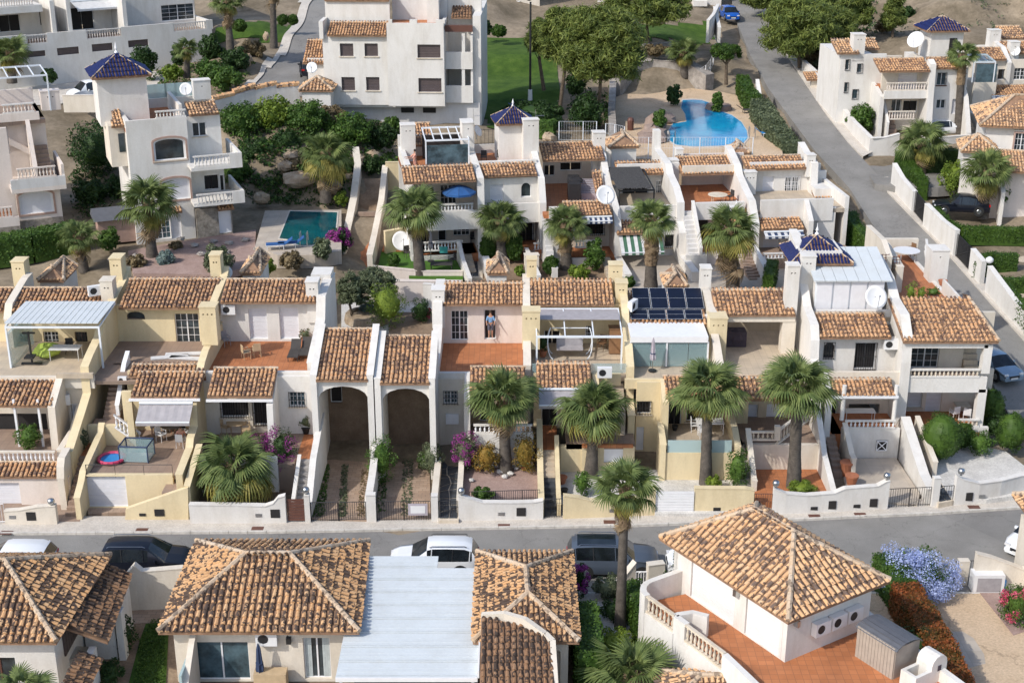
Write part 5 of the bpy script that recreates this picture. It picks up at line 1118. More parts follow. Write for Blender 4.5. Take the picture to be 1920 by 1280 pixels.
H.bm(r0,r1,79.6,79.85,6.6,7.35,'white','parapet');H.bm(F0.hit(1793,560,81)[0],r1,79.85,84,5,8.0,'white','parapet')
H.chim(1765,471,86.0,95,1.15,1.3,1,'white',zb=6.8);H.bm(r1-.15,r1+.1,84.0,92,3.0,7.2,'white','parapet')
H.balm((r1-.05,87.4,7.2),(F0.hit(1722,466,94)[0]+0,92.4,7.2),.95,'white','wpaint');H.bm(F0.hit(1640,470,92)[0],F0.hit(1722,470,92)[0],92.2,92.5,4,8.2,'cream','parapet')
H.side(1672,500,86,[T(92,8.6),T(88,9.2),T(84,8.8)],.4,'cream',zb=3)
H.side(1652,500,86,[T(90,9.8),T(86,10.0),T(84.2,9.4)],.3,'cream',zb=3)
for x,y in((1655,476),(1676,480)):
 u,z=F0.hit(x,y,84.4);m=H.mb()
 for i in range(5):m.box(u-.4+i*.2,u-.37+i*.2,84.4,84.43,z-.9,z);m.box(u-.4,u+.43,84.37,84.4,z-.9+i*.21,z-.87+i*.21)
 m.obj('trellis',M['brown'],H.r)
def dormer(x,y,Yd,label,wd=1.5,dp=3.0,hgt=1.1,mat='white'):
 u,z=F0.hit(x,y,Yd);r=House('stair_roof',label,'stair hut',base=(u,Yd,z-1.5),mat=mat);r.bm(u-wd/2+.1,u+wd/2-.1,Yd+.15,Yd+dp,z-1.6,z+.08,mat)
 P=[Vector((u-wd/2,Yd,z)),Vector((u+wd/2,Yd,z)),Vector((u+wd/2,Yd+dp,z)),Vector((u-wd/2,Yd+dp,z))]
 r.hip([(p.x,p.y)for p in P],(z+.08,z+.08+hgt*.55),[(u,Yd+.8),(u,Yd+dp)],'tile3',.24,.36)
dormer(95,528,84.5,'small tiled stair hut behind the first roof from the left',1.7);dormer(470,515,84.5,'small tiled stair hut behind the roof with the orange terrace',1.3,3.4)
dormer(933,515,86,'small tiled stair hut beside the grey garden stairs',1.35,2.6);dormer(1268,540,86,'small tiled stair hut behind the solar panel roof',1.5,2.6)
# ==== UPPER ROW (angled a little)
def GZ(px,py,Y):return zat(py,Y)
FA=Frp(880,440,101.5,9);FB=Frp(1270,420,101.5,6)
grp='row houses above the palm gardens'
pad([(706,512,4.6),(716,468,4.6),(845,468,4.6),(868,512,4.6),(868,524,4.6)],'garden','turf',1.5)
pad([(716,470,4.7),(722,452,4.7),(790,450,4.7),(790,469,4.7)],'garden','terra',1)
o=pad([(868,520,4.4),(868,470,4.4),(905,466,4.4),(905,520,4.4)],'path','cap',1.2);flags(o,((871,518),(898,518),(896,490),(871,490)),4.4,2,5)
pad([(905,525,4.3),(905,455,4.3),(1150,452,4.3),(1150,520,4.3)],'garden','soil',1.2)
pad([(1150,540,4.3),(1150,450,4.3),(1285,450,4.3),(1290,540,4.3)],'garden','stamped',1.2)
pad([(1285,540,4.3),(1285,460,4.3),(1430,455,4.3),(1450,540,4.3)],'garden','stamped',1.2)
pad([(1430,540,4.2),(1430,440,4.2),(1570,430,4.2),(1640,480,4.2),(1560,540,4.2)],'garden','sand',1.2)
pad([(648,522,4.4),(655,470,4.7),(672,402,6.0),(714,402,6.0),(700,470,4.7),(688,522,4.4)],'path','terra',1.5)
pad([(672,402,6.0),(680,335,7.6),(722,335,7.6),(714,402,6.0)],'path','soil',1.5)
for i in range(7):
 y=412-i*2.2;z=5.8+i*.12;a=G(671,y,z);b=G(714,y,z);c=G(714,y-2,z);d=G(671,y-2,z);struct(MB().slab([a,b,c,d],.3).obj('step',M['terra2']))
def gwall(pts,hgt,name,mat,label,t=.25,cat='wall',cap=None,z=None,round_=False):
 """garden wall: ground pixels with z; hgt a number or one per point"""
 P=[G(p[0],p[1],p[2]if len(p)>2 else z)for p in pts];hs=hgt if isinstance(hgt,(list,tuple))else[hgt]*len(P);m=MB();n=len(P)
 for i,p in enumerate(P):
  d=(P[min(i+1,n-1)]-P[max(i-1,0)]);d.z=0;d.normalize();q=Vector((-d.y,d.x,0))*t/2
  m.v+=[tuple(p-q-Vector((0,0,.5))),tuple(p+q-Vector((0,0,.5))),tuple(p-q+Vector((0,0,hs[i]))),tuple(p+q+Vector((0,0,hs[i])))]
 for i in range(n-1):k=4*i;m.f+=[(k,k+4,k+6,k+2),(k+1,k+3,k+7,k+5),(k+2,k+6,k+7,k+3)]
 m.f+=[(0,2,3,1),(4*n-4,4*n-3,4*n-1,4*n-2)]
 r=empty(name,P[0],0,label,cat);m.obj('wall_panel',M[mat],r)
 c=MB()
 for i in range(n-1):
  a,b=P[i]+Vector((0,0,hs[i]+.002)),P[i+1]+Vector((0,0,hs[i+1]+.002));d=(b-a);d.z=0;d.normalize();q=Vector((-d.y,d.x,0))*(t/2+.03)
  c.add([a-q,a+q,b+q,b-q]+[p+Vector((0,0,.05))for p in(a-q,a+q,b+q,b-q)],[(0,1,2,3),(7,6,5,4),(0,4,5,1),(2,6,7,3),(0,3,7,4),(1,5,6,2)])
 c.obj('coping',M[cap or mat],r);return r,P
gwall([(700,524,4.2),(800,526,4.2),(868,526,4.2)],[1.0,.7,.7],'garden_wall','pink','pinkish low wall in front of the artificial lawn with the dish')
gwall([(795,588,3.3),(815,590,3.3)],2.2,'garden_wall','white','white wall stub beside the bougainvillea in the back garden')
pad([(690,592,3),(870,592,3),(870,575,3),(690,575,3)],'ground','soil',1)
gwall([(693,586,3.0),(868,589,3.0)],2.4,'retaining_wall','pink','pinkish retaining wall behind the bushes of the back garden',.4)
gwall([(641,500,4.5),(654,450,4.9),(664,400,6.0),(672,335,7.6),(668,312,8.2)],[1.1,1.2,1.2,1.2,1.6],'garden_wall','cream','cream wall on the left of the orange ramp path',.5)
gwall([(694,505,4.5),(703,468,4.7),(716,402,6.0),(723,340,7.6)],[1.1,1.2,1.2,1.3],'garden_wall','cream','cream wall on the right of the orange ramp path',.4)
gwall([(722,470,4.8),(765,462,4.8)],1.5,'garden_wall','yellow','short yellow wall behind the artificial lawn',.25)
gwall([(724,345,7.4),(752,345,7.4)],1.8,'garden_wall','yellow','short yellow wall at the top of the ramp path',.25)
# ---- unit 1
H=House('row_house','white end house of the upper row with a blue parasol on its balcony','house',FA,(-3,1,4.5),grp,'white');H.zb=4
W=lambda r,w,**k:H.wall(r,w,**k)
H.wall((770,395,895,460),0.3,[((822,415,837,452),'door dark'),((850,418,881,442),'grid'),((790,428,806,455),'dark')],'cream',z0=4.6,z1=7.5)
H.floor(*[FA.hit(x,460,-2)[0]for x in(775,893)],-2.4,.3,5.0,'terra',1)
H.balus((795,452,868,470),-2.3,'white','wpaint');H.bm(FA.hit(772,470,-2.4)[0],FA.hit(870,470,-2.4)[0],-2.4,-2.15,4,5.0,'white')
H.wall((770,345,895,398),0.0,[((826,347,856,383),'grid door'),((795,352,815,372),'dark')],'cream',z0=7.4,z1=10.2)
H.floor(*[FA.hit(x,390,-2)[0]for x in(765,895)],-2.3,0,7.8,'terra2',.3)
H.balus((800,382,888,396),-2.3,'white','wpaint');H.bm(FA.hit(765,400,-2.3)[0],FA.hit(897,400,-2.3)[0],-2.45,-2.15,6.9,FA.hit(840,396,-2.3)[1],'white','balcony_wall');H.bm(FA.hit(765,400,-2.3)[0],FA.hit(800,400,-2.3)[0],-2.44,-2.16,7.4,8.7,'white','parapet')
H.roof((757,312,893,343),-2.6,.3)
uq=H.side(897,380,-1,[T(6,12.0),T(2.2,11.4),(0,312),(-2.3,335),T(-2.5,9.0),T(-2.6,4.6),T(-4.6,5.4),T(-7,5.0)],.45,'white',zb=4)
H.side(772,400,-1.5,[T(0,10.1),T(-2.2,10.0),T(-2.3,4.8)],.4,'white');u0=FA.hit(757,300,1)[0]
H.bm(u0,u0+.4,-.2,6,8,11.4,'white','parapet');H.bm(u0,uq,-.3,0,10.3,11.25,'white','parapet');H.floor(u0,uq,0,6.5,10.5,'terra',.4)
H.bm(u0,uq,6.2,6.5,7,12.2,'white');H.bm(u0,u0+.3,0,6.4,5,10.4,'white')
H.pergola((797,263,880,300),2.0,3.0,nb=6,mat='wmetal',zfloor=10.5,rise=.35);a,b=FA.hit(799,300,2)[0],FA.hit(878,300,2)[0]
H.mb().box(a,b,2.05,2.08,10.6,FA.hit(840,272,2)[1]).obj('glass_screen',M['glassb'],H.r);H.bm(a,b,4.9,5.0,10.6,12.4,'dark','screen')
H.chim(765,236,4.5,60,1.1,1.0,2,'white',zb=10);H.roofm(FA.hit(778,240,5)[0],FA.hit(812,240,5)[0],5.2,11.6,2.4,.5);H.chim(878,232,2.6,60,.9,1.6,1,'white',zb=10)
H.stairs(FA.hit(871,490,-5)[0],FA.hit(892,490,-5)[0],-5.2,4.45,-2.4,5.0,4,'sand',4);H.floor(FA.hit(870,470,-2)[0],uq,-2.5,.3,5.0,'terra',.8)
H.side(868,490,-5,[T(-2.2,6.0),T(-5,5.4),T(-9,5.2)],.25,'white',zb=4)
# ---- unit 2
H=House('row_house','white upper row house with an arched niche and a square navy tiled turret','house',FA,(3,1,4.5),grp,'white');H.zb=4
u2=FA.hit(1013,380,-1)[0]
H.wall((900,388,1010,460),.2,[((973,418,1000,458),'door dark bars'),((922,415,950,440),'dark')],'cream',z0=4.6,z1=7.3)
H.wall((900,330,1012,392),-.6,[((919,346,944,377),'shut'),((977,342,996,370),'arch blue')],'white',z0=7.2,z1=10.2)
H.wall((900,378,1012,402),-1.4,(),'white',z0=6.9,z1=8.4,name='balcony_wall');H.floor(uq,u2,-1.3,-.6,7.6,'sand',.3)
H.roof((902,308,1008,331),-1.0,.3)
H.side(1014,380,-1,[T(6.5,12.6),T(2,11.5),(0.6,308),(-1.2,335),T(-2,8.5),T(-2.2,4.6),T(-4.6,5.4),T(-7,5.0)],.42,'white',zb=4)
H.floor(uq,u2,0,6.5,10.5,'terra',.4);H.bm(uq,u2,.7,.95,10,11.2,'white','parapet');H.bm(uq,u2,6.3,6.5,10.5,11.2,'white','parapet')
ironrail((uq+.3,6.3,11.2),(FA.hit(945,250,6.3)[0],6.3,11.2),1.2,parent=H.r,fr=FA,sp=.3)
c0=FA.hit(960,260,2.8)[0];H.bm(c0-1.0,c0+1.4,2.8,5.2,10.5,13.4,'white','tower');ze=FA.hit(975,232,2.4)[1]
Pq=[FA.M@Vector(p)for p in((c0-1.25,2.4,0),(c0+1.75,2.4,0),(c0+1.75,5.5,0),(c0-1.25,5.5,0))];tp=FA.M@Vector((c0+.25,3.95,0))
H.hip([(p.x,p.y)for p in Pq],(ze,ze+1.0),[(tp.x,tp.y)],'bluet',.2,.45,rmat='ridge');MB().lathe([(.09,0),(.13,.1),(.05,.2),(.08,.32),(.01,.6)],8,(tp.x,tp.y,ze+1)).obj('finial',M['wpaint'],H.r)
H.chim(996,226,2.0,75,1.2,.8,2,'white',zb=10.4)
H.balus((1000,455,1012,470),-2.2,'white','wpaint');H.stairs(FA.hit(987,470,-4)[0],FA.hit(1010,470,-4)[0],-4.8,4.4,-2.3,5.0,5,'terra2',4);H.floor(uq,u2,-2.3,.3,5.0,'terra',.8)
H.chim(998,480,-6.5,45,1.0,.6,2,'cream',zb=4)
H.side(1004,500,-7,[T(-3,5.4),T(-8.5,5)],.25,'white');
# ---- unit 3: open brown terrace
H=House('row_house','upper row house with a dark open roof terrace and striped cover','house',FB,(-8,1,4.5),grp,'white');H.zb=4
v0=FB.hit(1017,380,0)[0];v1=FB.hit(1152,380,0)[0]
H.roof((1018,267,1135,301),4.2,.3);H.wall((1018,300,1140,345),8.0,[((1020,310,1040,330),'dark'),((1050,305,1090,320),'dark')],'cream',z0=7.6,z1=10.4)
H.floor(v0,v1,-1.0,8,7.9,'terra',.3);H.wall((1030,365,1150,380),-1.2,(),'white',z0=7.5,z1=8.5,name='parapet')
H.side(1150,350,0,[T(8.5,11),T(5,10.9),T(3.6,10.0),T(2.0,9.2),T(.4,9.0),T(-1.5,8.3),T(-2.4,7.2),T(-2.6,5.0),T(-7,5.0)],.45,'white')
H.chim(1124,250,6.0,50,.95,.9,2,'white',zb=9);H.chim(1144,354,-1.0+4.5,60,1.4,.9,3,'white',zb=7.9)
H.roofm(FB.hit(1116,370,1)[0],FB.hit(1134,350,1)[0],1.0,9.0,1.9,.55)
H.roof((1060,378,1148,405),-2.6,.33);H.wall((1018,400,1150,458),0,[((1068,408,1082,452),'shut door'),((1100,418,1133,441),'dark bars sill'),((1040,415,1055,450),'dark')],'cream',z0=4.6,z1=7.6)
H.bm(FB.hit(1018,400,-1)[0],FB.hit(1062,400,-1)[0],-2.5,-2.2,5,7.0,'grey');H.awning((1090,408,1147,416),-2.5,.5,.15,'fab_navy','fab_white')
H.balus((1078,450,1128,464),-2.6,'white','wpaint');H.floor(FB.hit(1070,460,-2)[0],v1,-2.6,0,5.0,'terra',1);H.wall((1035,463,1130,480),-2.7,(),'white',z0=4.2,z1=5.0)
H.stairs(FB.hit(1132,480,-4)[0],FB.hit(1149,480,-4)[0],-6.0,4.4,-2.7,5.0,6,'sand',4);H.stairs(FB.hit(1018,420,-1)[0],FB.hit(1032,420,-1)[0],-3.0,5.4,.5,7.9,9,'grey',4.5)
# ---- unit 4: reed awning
H=House('row_house','upper row house with a grey reed pergola and a green striped awning','house',FB,(-3,1,4.5),grp,'white');H.zb=4
v2=FB.hit(1275,380,0)[0]
H.roof((1158,305,1252,327),3.8,.3);H.wall((1155,325,1270,400),4.4,[((1229,339,1243,375),'grid wbars'),((1166,345,1215,385),'dark')],'white',z0=7.6,z1=10.2)
H.pergola((1160,357,1228,400),-.4,4.4,nb=5,mat='black',zfloor=7.9,rise=.5);m=H.mb();a,z=FB.hit(1158,357,-.6);b,_=FB.hit(1222,357,-.6)
for i in range(30):q0=a+(b-a)*i/30;m.box(q0,q0+(b-a)/30*1.05,-.6+random.uniform(-.12,.1),4.2,z+.5+random.uniform(0,.04),z+.56)
for p in range(len(m.v)):x_,y_,z_=m.v[p];m.v[p]=(x_,y_,z_-.42+(y_+.6)*.09)
m.obj('reed_cover',M['reed'],H.r)
H.floor(v1,v2,-1,4.4,7.9,'sand',.3);H.wall((1156,388,1270,400),-1.2,(),'white',z0=7.2,z1=8.4,name='parapet')
H.side(1270,350,0,[T(8.6,12),T(7.8,12),T(7.6,10.6),T(3.4,10.4),T(2.6,9.8),T(.4,9.4),T(-1.4,8.6),T(-1.6,7.2),T(-2.6,6.6),T(-2.8,5.0),T(-7,5.0)],.5,'white')
H.chim(1262,302,4.6,70,.9,.9,2,'white',zb=8);H.chim(1275,281,6.0,60,.55,.8,2,'white',zb=9)
H.roof((1157,412,1222,438),-2.7,.33);H.wall((1155,436,1275,500),-.6,[((1246,440,1276,464),'dark bars sill'),((1165,450,1215,490),'open')],'grey',z0=4.2,z1=7.6)
H.awning((1160,440,1240,468),-2.4,1.3,1.0,'fab_green','fab_white')
u,z=FB.hit(1163,295,9);H.bm(u-.9,u+1.1,8,10.5,8,10.8,'white','stair_tower');Q=[FB.M@Vector(p)for p in((u-1.2,7.8,0),(u+1.3,7.8,0),(u+1.3,10.6,0),(u-1.2,10.6,0))];H.hip([(p.x,p.y)for p in Q],(10.8,11.5),[((Q[0].x+Q[1].x)/2,Q[0].y+.9),((Q[0].x+Q[1].x)/2,Q[2].y)],'tile3')
# ---- unit 5
H=House('row_house','upper row house with a deep pink walled loggia and outside stairs','house',FB,(3,1,4.5),grp,'white');H.zb=4
v3=FB.hit(1403,380,0)[0]
H.roof((1278,293,1385,327),3.2,.3);H.wall((1278,328,1390,370),6.4,(),'pink',z0=7.6,z1=10.4);H.bm(FB.hit(1280,330,3.3)[0],FB.hit(1386,330,3.3)[0],3.3,3.6,9.6,10.2,'cream','beam')
H.floor(v2,v3,-1,6.4,7.9,'terra',.3);H.bm(FB.hit(1303,390,-1)[0],FB.hit(1395,390,-1)[0],-1.2,-.9,7.2,8.5,'white','parapet')
H.side(1402,350,0,[T(6.4,11),T(5.6,10.9),T(3.2,10.2),T(2.4,9.6),T(.4,9.0),T(-1.4,8.6),T(-2.8,7.2),T(-3.0,5.2),T(-7,5.0)],.5,'white')
H.chim(1408,324,2.6,70,.95,.9,3,'white',zb=8)
H.stairs(FB.hit(1288,440,-3)[0],FB.hit(1307,440,-3)[0],-4.0,5.2,-1.0,7.9,10,'grey',4.2);H.side(1306,430,-2.5,[T(-.9,8.6),T(-1.2,8.4),T(-4.2,5.9)],.2,'white')
H.wall((1285,455,1325,500),-4.2,(),'white',z0=4.2,z1=5.4);H.wall((1325,400,1402,470),-.2,[((1345,430,1365,465),'dark'),((1376,425,1392,450),'dark')],'pink',z0=4.4,z1=7.8)
H.roofm(FB.hit(1360,410,-2)[0],FB.hit(1400,410,-2)[0],-2.6,7.0,1.6,.33)
H.balus((1330,470,1400,485),-3.2,'white','wpaint');H.wall((1300,478,1415,520),-3.3,(),'pink',z0=4.2,z1=5.3);H.floor(v2+1,v3,-3.2,0,5.3,'terra',.8)
H.stairs(FB.hit(1403,500,-5)[0],FB.hit(1425,500,-5)[0],-6.4,4.3,-3.2,5.4,8,'terra2',4);H.chim(1378,505,-9,40,.8,.6,2,'white',zb=4)
# ---- unit 6
H=House('row_house','white end house of the upper row beside the hill road','house',FB,(9,1,4.5),grp,'white');H.zb=4
v4=FB.hit(1527,380,0)[0];v5=FB.hit(1578,380,0)[0]
H.roof((1400,292,1512,318),3.4,.3);H.wall((1402,318,1525,380),3.9,[((1428,331,1449,374),'shut door'),((1469,332,1496,376),'grid wbars door')],'white',z0=7.6,z1=10.2)
H.floor(v3,v5,-1.6,3.9,7.9,'sand',.3);H.wall((1425,390,1560,415),-1.7,(),'white',z0=7,z1=8.7,name='parapet')
H.side(1527,340,3,[T(7,11),T(5.5,10.6),T(3.2,10.2),T(3.0,8.4)],.5,'white');H.chim(1522,292,3.4,40,.7,.8,2,'white')
H.bm(v4,v5,5.5,5.8,5,9.6,'white');H.bm(v5-.3,v5,-1.6,5.8,4,8.8,'white','parapet');H.bm(v4+.2,v5,4.0,4.2,4,9.4,'white');H.roof((1528,358,1575,372),1.5,.35)
H.bm(v5-1.6,v5,1.6,3.4,4,8.6,'white')
H.roof((1428,403,1508,430),-3.0,.33);H.side(1512,410,-2,[T(-1.6,8.7),T(-2,8.4),T(-3.2,7.4),T(-3.3,5)],.3,'white')
H.awning((1432,436,1505,442),-3.0,.5,.15,'fab_navy','fab_white')
H.wall((1405,425,1530,480),-1.6,[((1430,438,1462,470),'shut'),((1473,436,1488,470),'shut door'),((1513,432,1531,450),'grid bars')],'white',z0=4.2,z1=7.8);H.wall((1512,400,1560,480),-1.6,[((1515,432,1532,450),'grid bars')],'white',z0=4,z1=8)
H.floor(v3,v5,-4.4,-1.6,5.0,'terra2',1);H.balus((1430,474,1470,486),-4.3,'white','wpaint');H.wall((1428,486,1475,505),-4.4,(),'grey',z0=4,z1=5.0)
H.stairs(FB.hit(1405,520,-7)[0],FB.hit(1420,520,-7)[0],-7,4.3,-4.4,5.0,7,'terra2',4);H.side(1426,500,-6,[T(-4.2,6),T(-8,5.0)],.25,'white')
dm=dormer(1388,290,112,'small tiled stair hut at the kidney pool fence',1.6,2.4);
# ==== LEFT TALL HOUSES
FL=Frp(330,440,99,22)
H=House('tower_house','tall white house with a navy pyramid roof tower and two balconies','house',FL,(-3,2,6.4),mat='white');H.zb=6
x0=FL.hit(256,440,0)[0];x1=FL.hit(368,440,0)[0];x2=FL.hit(436,440,0)[0]
zt=FL.hit(310,222,0)[1]
H.wallm(x0,x1,6,zt,0,[((290,258,350,300),'arch low trim sill'),((306,333,358,374),'arch low shut trim'),((290,405,322,448),'door grid blue'),((322,405,342,447),'shut door')])
H.bm(x0,x0+.3,.25,7.5,6,zt,'white');H.bm(x1-.3,x1,.25,7.5,6,zt-.3,'white');H.bm(x0,x1,7.3,7.5,6,zt,'white');H.floor(x0,x1,.3,7.3,zt-.6,'terra',.3)
H.balm((FL.hit(292,224,0)[0],.1,zt),(x1,.1,zt),.55,'white','white')
cT=FL.hit(232,190,2.6)[0];H.bm(cT-1.75,cT+1.75,2.6,6,zt-.8,FL.hit(232,142,2.6)[1],'white','tower');ze=FL.hit(232,142,2.5)[1]
Q=[FL.M@Vector(p)for p in((cT-2.1,2.2,0),(cT+2.1,2.2,0),(cT+2.1,6.4,0),(cT-2.1,6.4,0))];tp=sum(Q,Vector())/4;H.hip([(p.x,p.y)for p in Q],(ze,ze+1.3),[(tp.x,tp.y)],'bluet',.24,.5)
MB().lathe([(.09,0),(.15,.1),(.05,.25),(.1,.4),(.01,.9)],8,(tp.x,tp.y,ze+1.3)).obj('finial',M['wpaint'],H.r)
H.bm(FL.hit(210,320,1.5)[0],x0-.01,1.0,4.5,FL.hit(220,313,1)[1],FL.hit(225,235,1)[1],'cream','bay');zb_=FL.hit(225,235,1)[1];a=FL.hit(208,235,.8)[0]
P=[FL.M@Vector(p)for p in((a,.7,zb_),(x0,.7,zb_),(x0,3.2,zb_+1.0),(a+.5,3.2,zb_+1.0))];o=MB().add([tuple(p)for p in P]+[(p.x,p.y,p.z-.12)for p in P],[(0,1,2,3),(7,6,5,4),(0,4,5,1),(1,5,6,2),(2,6,7,3),(3,7,4,0)]).obj('roof',M['bed'],H.r);tiles_on(o,P,M['tile3'],.25,.4)
H.bm(FL.hit(226,300,.98)[0],FL.hit(238,300,.98)[0],.96,.99,FL.hit(230,285,1)[1],FL.hit(230,250,1)[1],'glass','window')
H.wallm(x1,x2,6,FL.hit(400,216,1.6)[1],1.6,[((362,230,388,256),'sill'),((384,328,412,356),'dark'),((414,328,430,358),'dark'),((412,390,436,437),'panel door trim')],'white')
H.bm(x2-.3,x2,1.85,7.5,6,FL.hit(400,216,1.6)[1],'white');H.roof((355,190,412,216),1.3,.3,'tile3')
for yy,zz in((282,None),(354,None)):
 z=FL.hit(400,318 if yy==282 else 385,-1.5)[1];zr_=FL.hit(400,yy+8,-1.5)[1]
 b2=FL.hit(455,320,-1.5)[0];H.bm(x1-.2,b2,-1.5,1.6,z,z+.25,'white','balcony_slab');H.bm(x1-.2,b2,-1.6,-1.4,z,zr_-.85,'white','balcony_wall');H.balm((x1,-1.5,zr_-.85),(b2-.9,-1.5,zr_-.85),.85,'white','white');H.bm(b2-.9,b2,-1.6,-1.4,zr_-.85,zr_,'white','parapet');H.bm(b2-.2,b2,-1.4,3.5,z,zr_,'white','parapet')
H.wall((371,392,438,445),-.4,[((412,394,436,437),'panel door wp')],'stonewall',z0=6,z1=FL.hit(400,390,-.4)[1])
H.roofm(FL.hit(408,392,-.5)[0],FL.hit(438,392,-.5)[0],-.8,FL.hit(420,392,-.8)[1],.5,.5);H.roofm(FL.hit(312,398,-.4)[0],FL.hit(342,398,-.4)[0],-.4,FL.hit(320,398,-.4)[1],.5,.5)
H.chim(378,152,6,60,1.3,.9,1,'white',zb=zt);m=H.mb()
for i in range(5):a=FL.hit(268+i*19,170,8)[0];H.mb().box(a,a+.95,7.3,7.34,zt+.1,zt+1.15).obj('glass_screen',M['frost'],H.r)
H.bm(FL.hit(268,170,7.3)[0],x2,7.1,7.5,6,zt+.1,'white','parapet');H.bm(x1-.25,x1,1.6,7,zt-.5,zt+.6,'white','parapet')
FK=Frp(60,430,99.5,24)
H=House('tall_house','tall pinkish house at the left edge with outside stairs and arched window','house',FK,(0,2,6.4),mat='pink');H.zb=6
a0=FK.hit(-90,430,0)[0];a1=FK.hit(121,430,0)[0];a2=FK.hit(38,430,0)[0]
zA=FK.hit(80,300,0)[1]
H.wallm(a2,a1,7.5,FK.hit(80,352,0)[1],0,[((38,358,103,400),'arch low shut trim')]);H.wallm(a2,a1,5.8,7.48,-.1,(),'stonewall')
H.bm(a1-.3,a1,.3,8,6,FK.hit(80,352,0)[1],'pink');zB=FK.hit(80,352,0)[1]
H.bm(a0,a2,.8,1.1,6,zB+4.5,'pink');H.bm(a0,a2-.01,-.6,.8,5.9,7.3,'stonewall','plinth');H.bm(a0,a2-.01,-.6,-.3,7.3,8.0,'pink');H.balm((a0,-.5,8.0),(a2-.4,-.5,8.0),.8,'pink','terra')
H.bm(a2-.3,a1+.4,-1.0,5,zB,zB+.3,'pink','balcony_slab');H.bm(a2-.3,a1+.4,-1.0,-.8,zB+.3,zB+1.0,'grey','balcony_wall');H.balm((a2+.2,-.9,zB+1.0),(a1-.2,-.9,zB+1.0),.8,'pink','pink');H.bm(a1+.2,a1+.4,-.8,4,zB+.3,zB+1.8,'pink','parapet')
zC=FK.hit(60,222,3)[1];H.wallm(a0,a1-.2,zB,zC,3.0,[((-20,240,20,290),'dark')],'pink');H.bm(a1-.5,a1-.2,3.3,9,zB-3,zC,'pink')
H.side(0,0,0,[T(2.9,zC),T(2.2,zC),T(.2,zB+1.4)],.25,'pink',zb=zB,u=a1-1.5);H.stairs(a1-1.3,a1-.3,-.2,zB+.3,2.8,zB+2.6,9,'terra2',zB+.2)
m=H.mb();m.wall([[(a2+.2,zC-1.2),(a2+3.2,zB+1.3),(a2+3.2,zB+.9),(a2+.2,zC-1.7)]],2.3,.3);m.obj('stair_flight',M['pink'],H.r)
H.floor(a0,a1-.2,2.4,9,zC,'terra2',.3);H.bm(a0,a1-.6,2.3,2.5,zC,zC+.6,'pink','parapet');H.balm((a2,2.4,zC+.6),(a1-.9,2.4,zC+.6),.7,'white','pink');H.bm(a0,a1-.3,8.8,9,zC,zC+1.2,'pink','parapet')
H.chim(93,172,5.5,60,1.4,.9,2,'pink',zb=zC);zP=FK.hit(40,150,6)[1];H.pergola((-60,150,90,172),5.4,4.5,nb=7,mat='wmetal',zfloor=zC,rise=.05)
gwall([(120,200,11.0),(205,200,11.0)],1.0,'garden_wall','cream','cream wall with a tiled top below the white van',.3)
pad([(478,462,6.6),(497,395,6.6),(640,393,6.6),(640,470,6.6),(590,478,6.6),(520,478,6.6)],'pool_deck','stamped',1)
pts=[(524,446),(544,396),(632,398),(628,444),(612,446),(602,455),(585,459),(565,459),(548,456),(539,448)]
pad([(x+(x-578)*.06,y+(y-425)*.07,6.64)for x,y in pts],'pool_coping','walk',.3);pad([(x,y,6.66)for x,y in pts],'pool_water','water2',.3)
# ==== TOP OF THE PICTURE
FT=Frp(760,235,122.5,-2)
H=House('apartment_block','big white apartment block with dark window shutters and side balconies','apartment block',FT,(0,2,10),mat='white');H.zb=9
x0,x1,x2=FT.hit(610,190,0)[0],FT.hit(729,190,-.4)[0],FT.hit(834,190,-.4)[0];zb0=FT.hit(700,197,0)[1];ze=FT.hit(670,66,0)[1]
H.wallm(x0,x1,zb0,ze,0,[((638,82,663,106),'shut dk sill'),((684,82,709,106),'shut dk sill'),((641,145,666,170),'shut dk sill'),((687,145,712,170),'shut dk sill')])
H.roof((613,43,724,66),-.35,.4);H.bm(x0,x1,2.2,2.5,ze,FT.hit(700,-10,2.2)[1],'white');H.bm(x0-.2,x0+.15,-.3,2.4,ze-.3,ze+1.2,'white');H.roofm(x0,x1,2.0,FT.hit(700,0,2.2)[1],3,.3)
H.wallm(x1,x2,zb0,FT.hit(780,44,-.4)[1],-.4,[((783,84,826,109),'shut dk sill'),((785,147,828,173),'shut dk sill')]);zc=FT.hit(780,44,-.4)[1]
for a,b in((729,735),(768,782),(817,834)):H.bm(FT.hit(a,44,-.4)[0],FT.hit(b,44,-.4)[0],-.4,-.15,zc,zc+.3,'white','parapet')
H.bm(x2-.3,x2,-.15,9,zb0,zc,'white');H.bm(x0,x0+.3,.25,9,9.4,ze,'white');H.floor(x1,x2,-.15,4.2,zc-.35,'terra',.3);H.bm(x1,x2,4.2,4.5,zc-1,zc+3.5,'grey');H.bm(FT.hit(800,40,2)[0],FT.hit(822,40,2)[0],2.5,4.2,zc-.4,zc+3.5,'white')
H.bm(x0+.5,x2+3.0,1.2,9,8.5,zb0+.02,'grey','base');H.bm(x0,x2,0.26,9,zb0-.25,zb0+.2,'white','slab')
for a in(752,793):H.bm(FT.hit(a,200,1.15)[0],FT.hit(a+24,200,1.15)[0],1.1,1.2,zb0-.9,zb0-.35,'dark','window')
xb=FT.hit(887,150,1)[0]
H.bm(x2-.1,xb+.6,4.5,5,9,zc+2,'white')
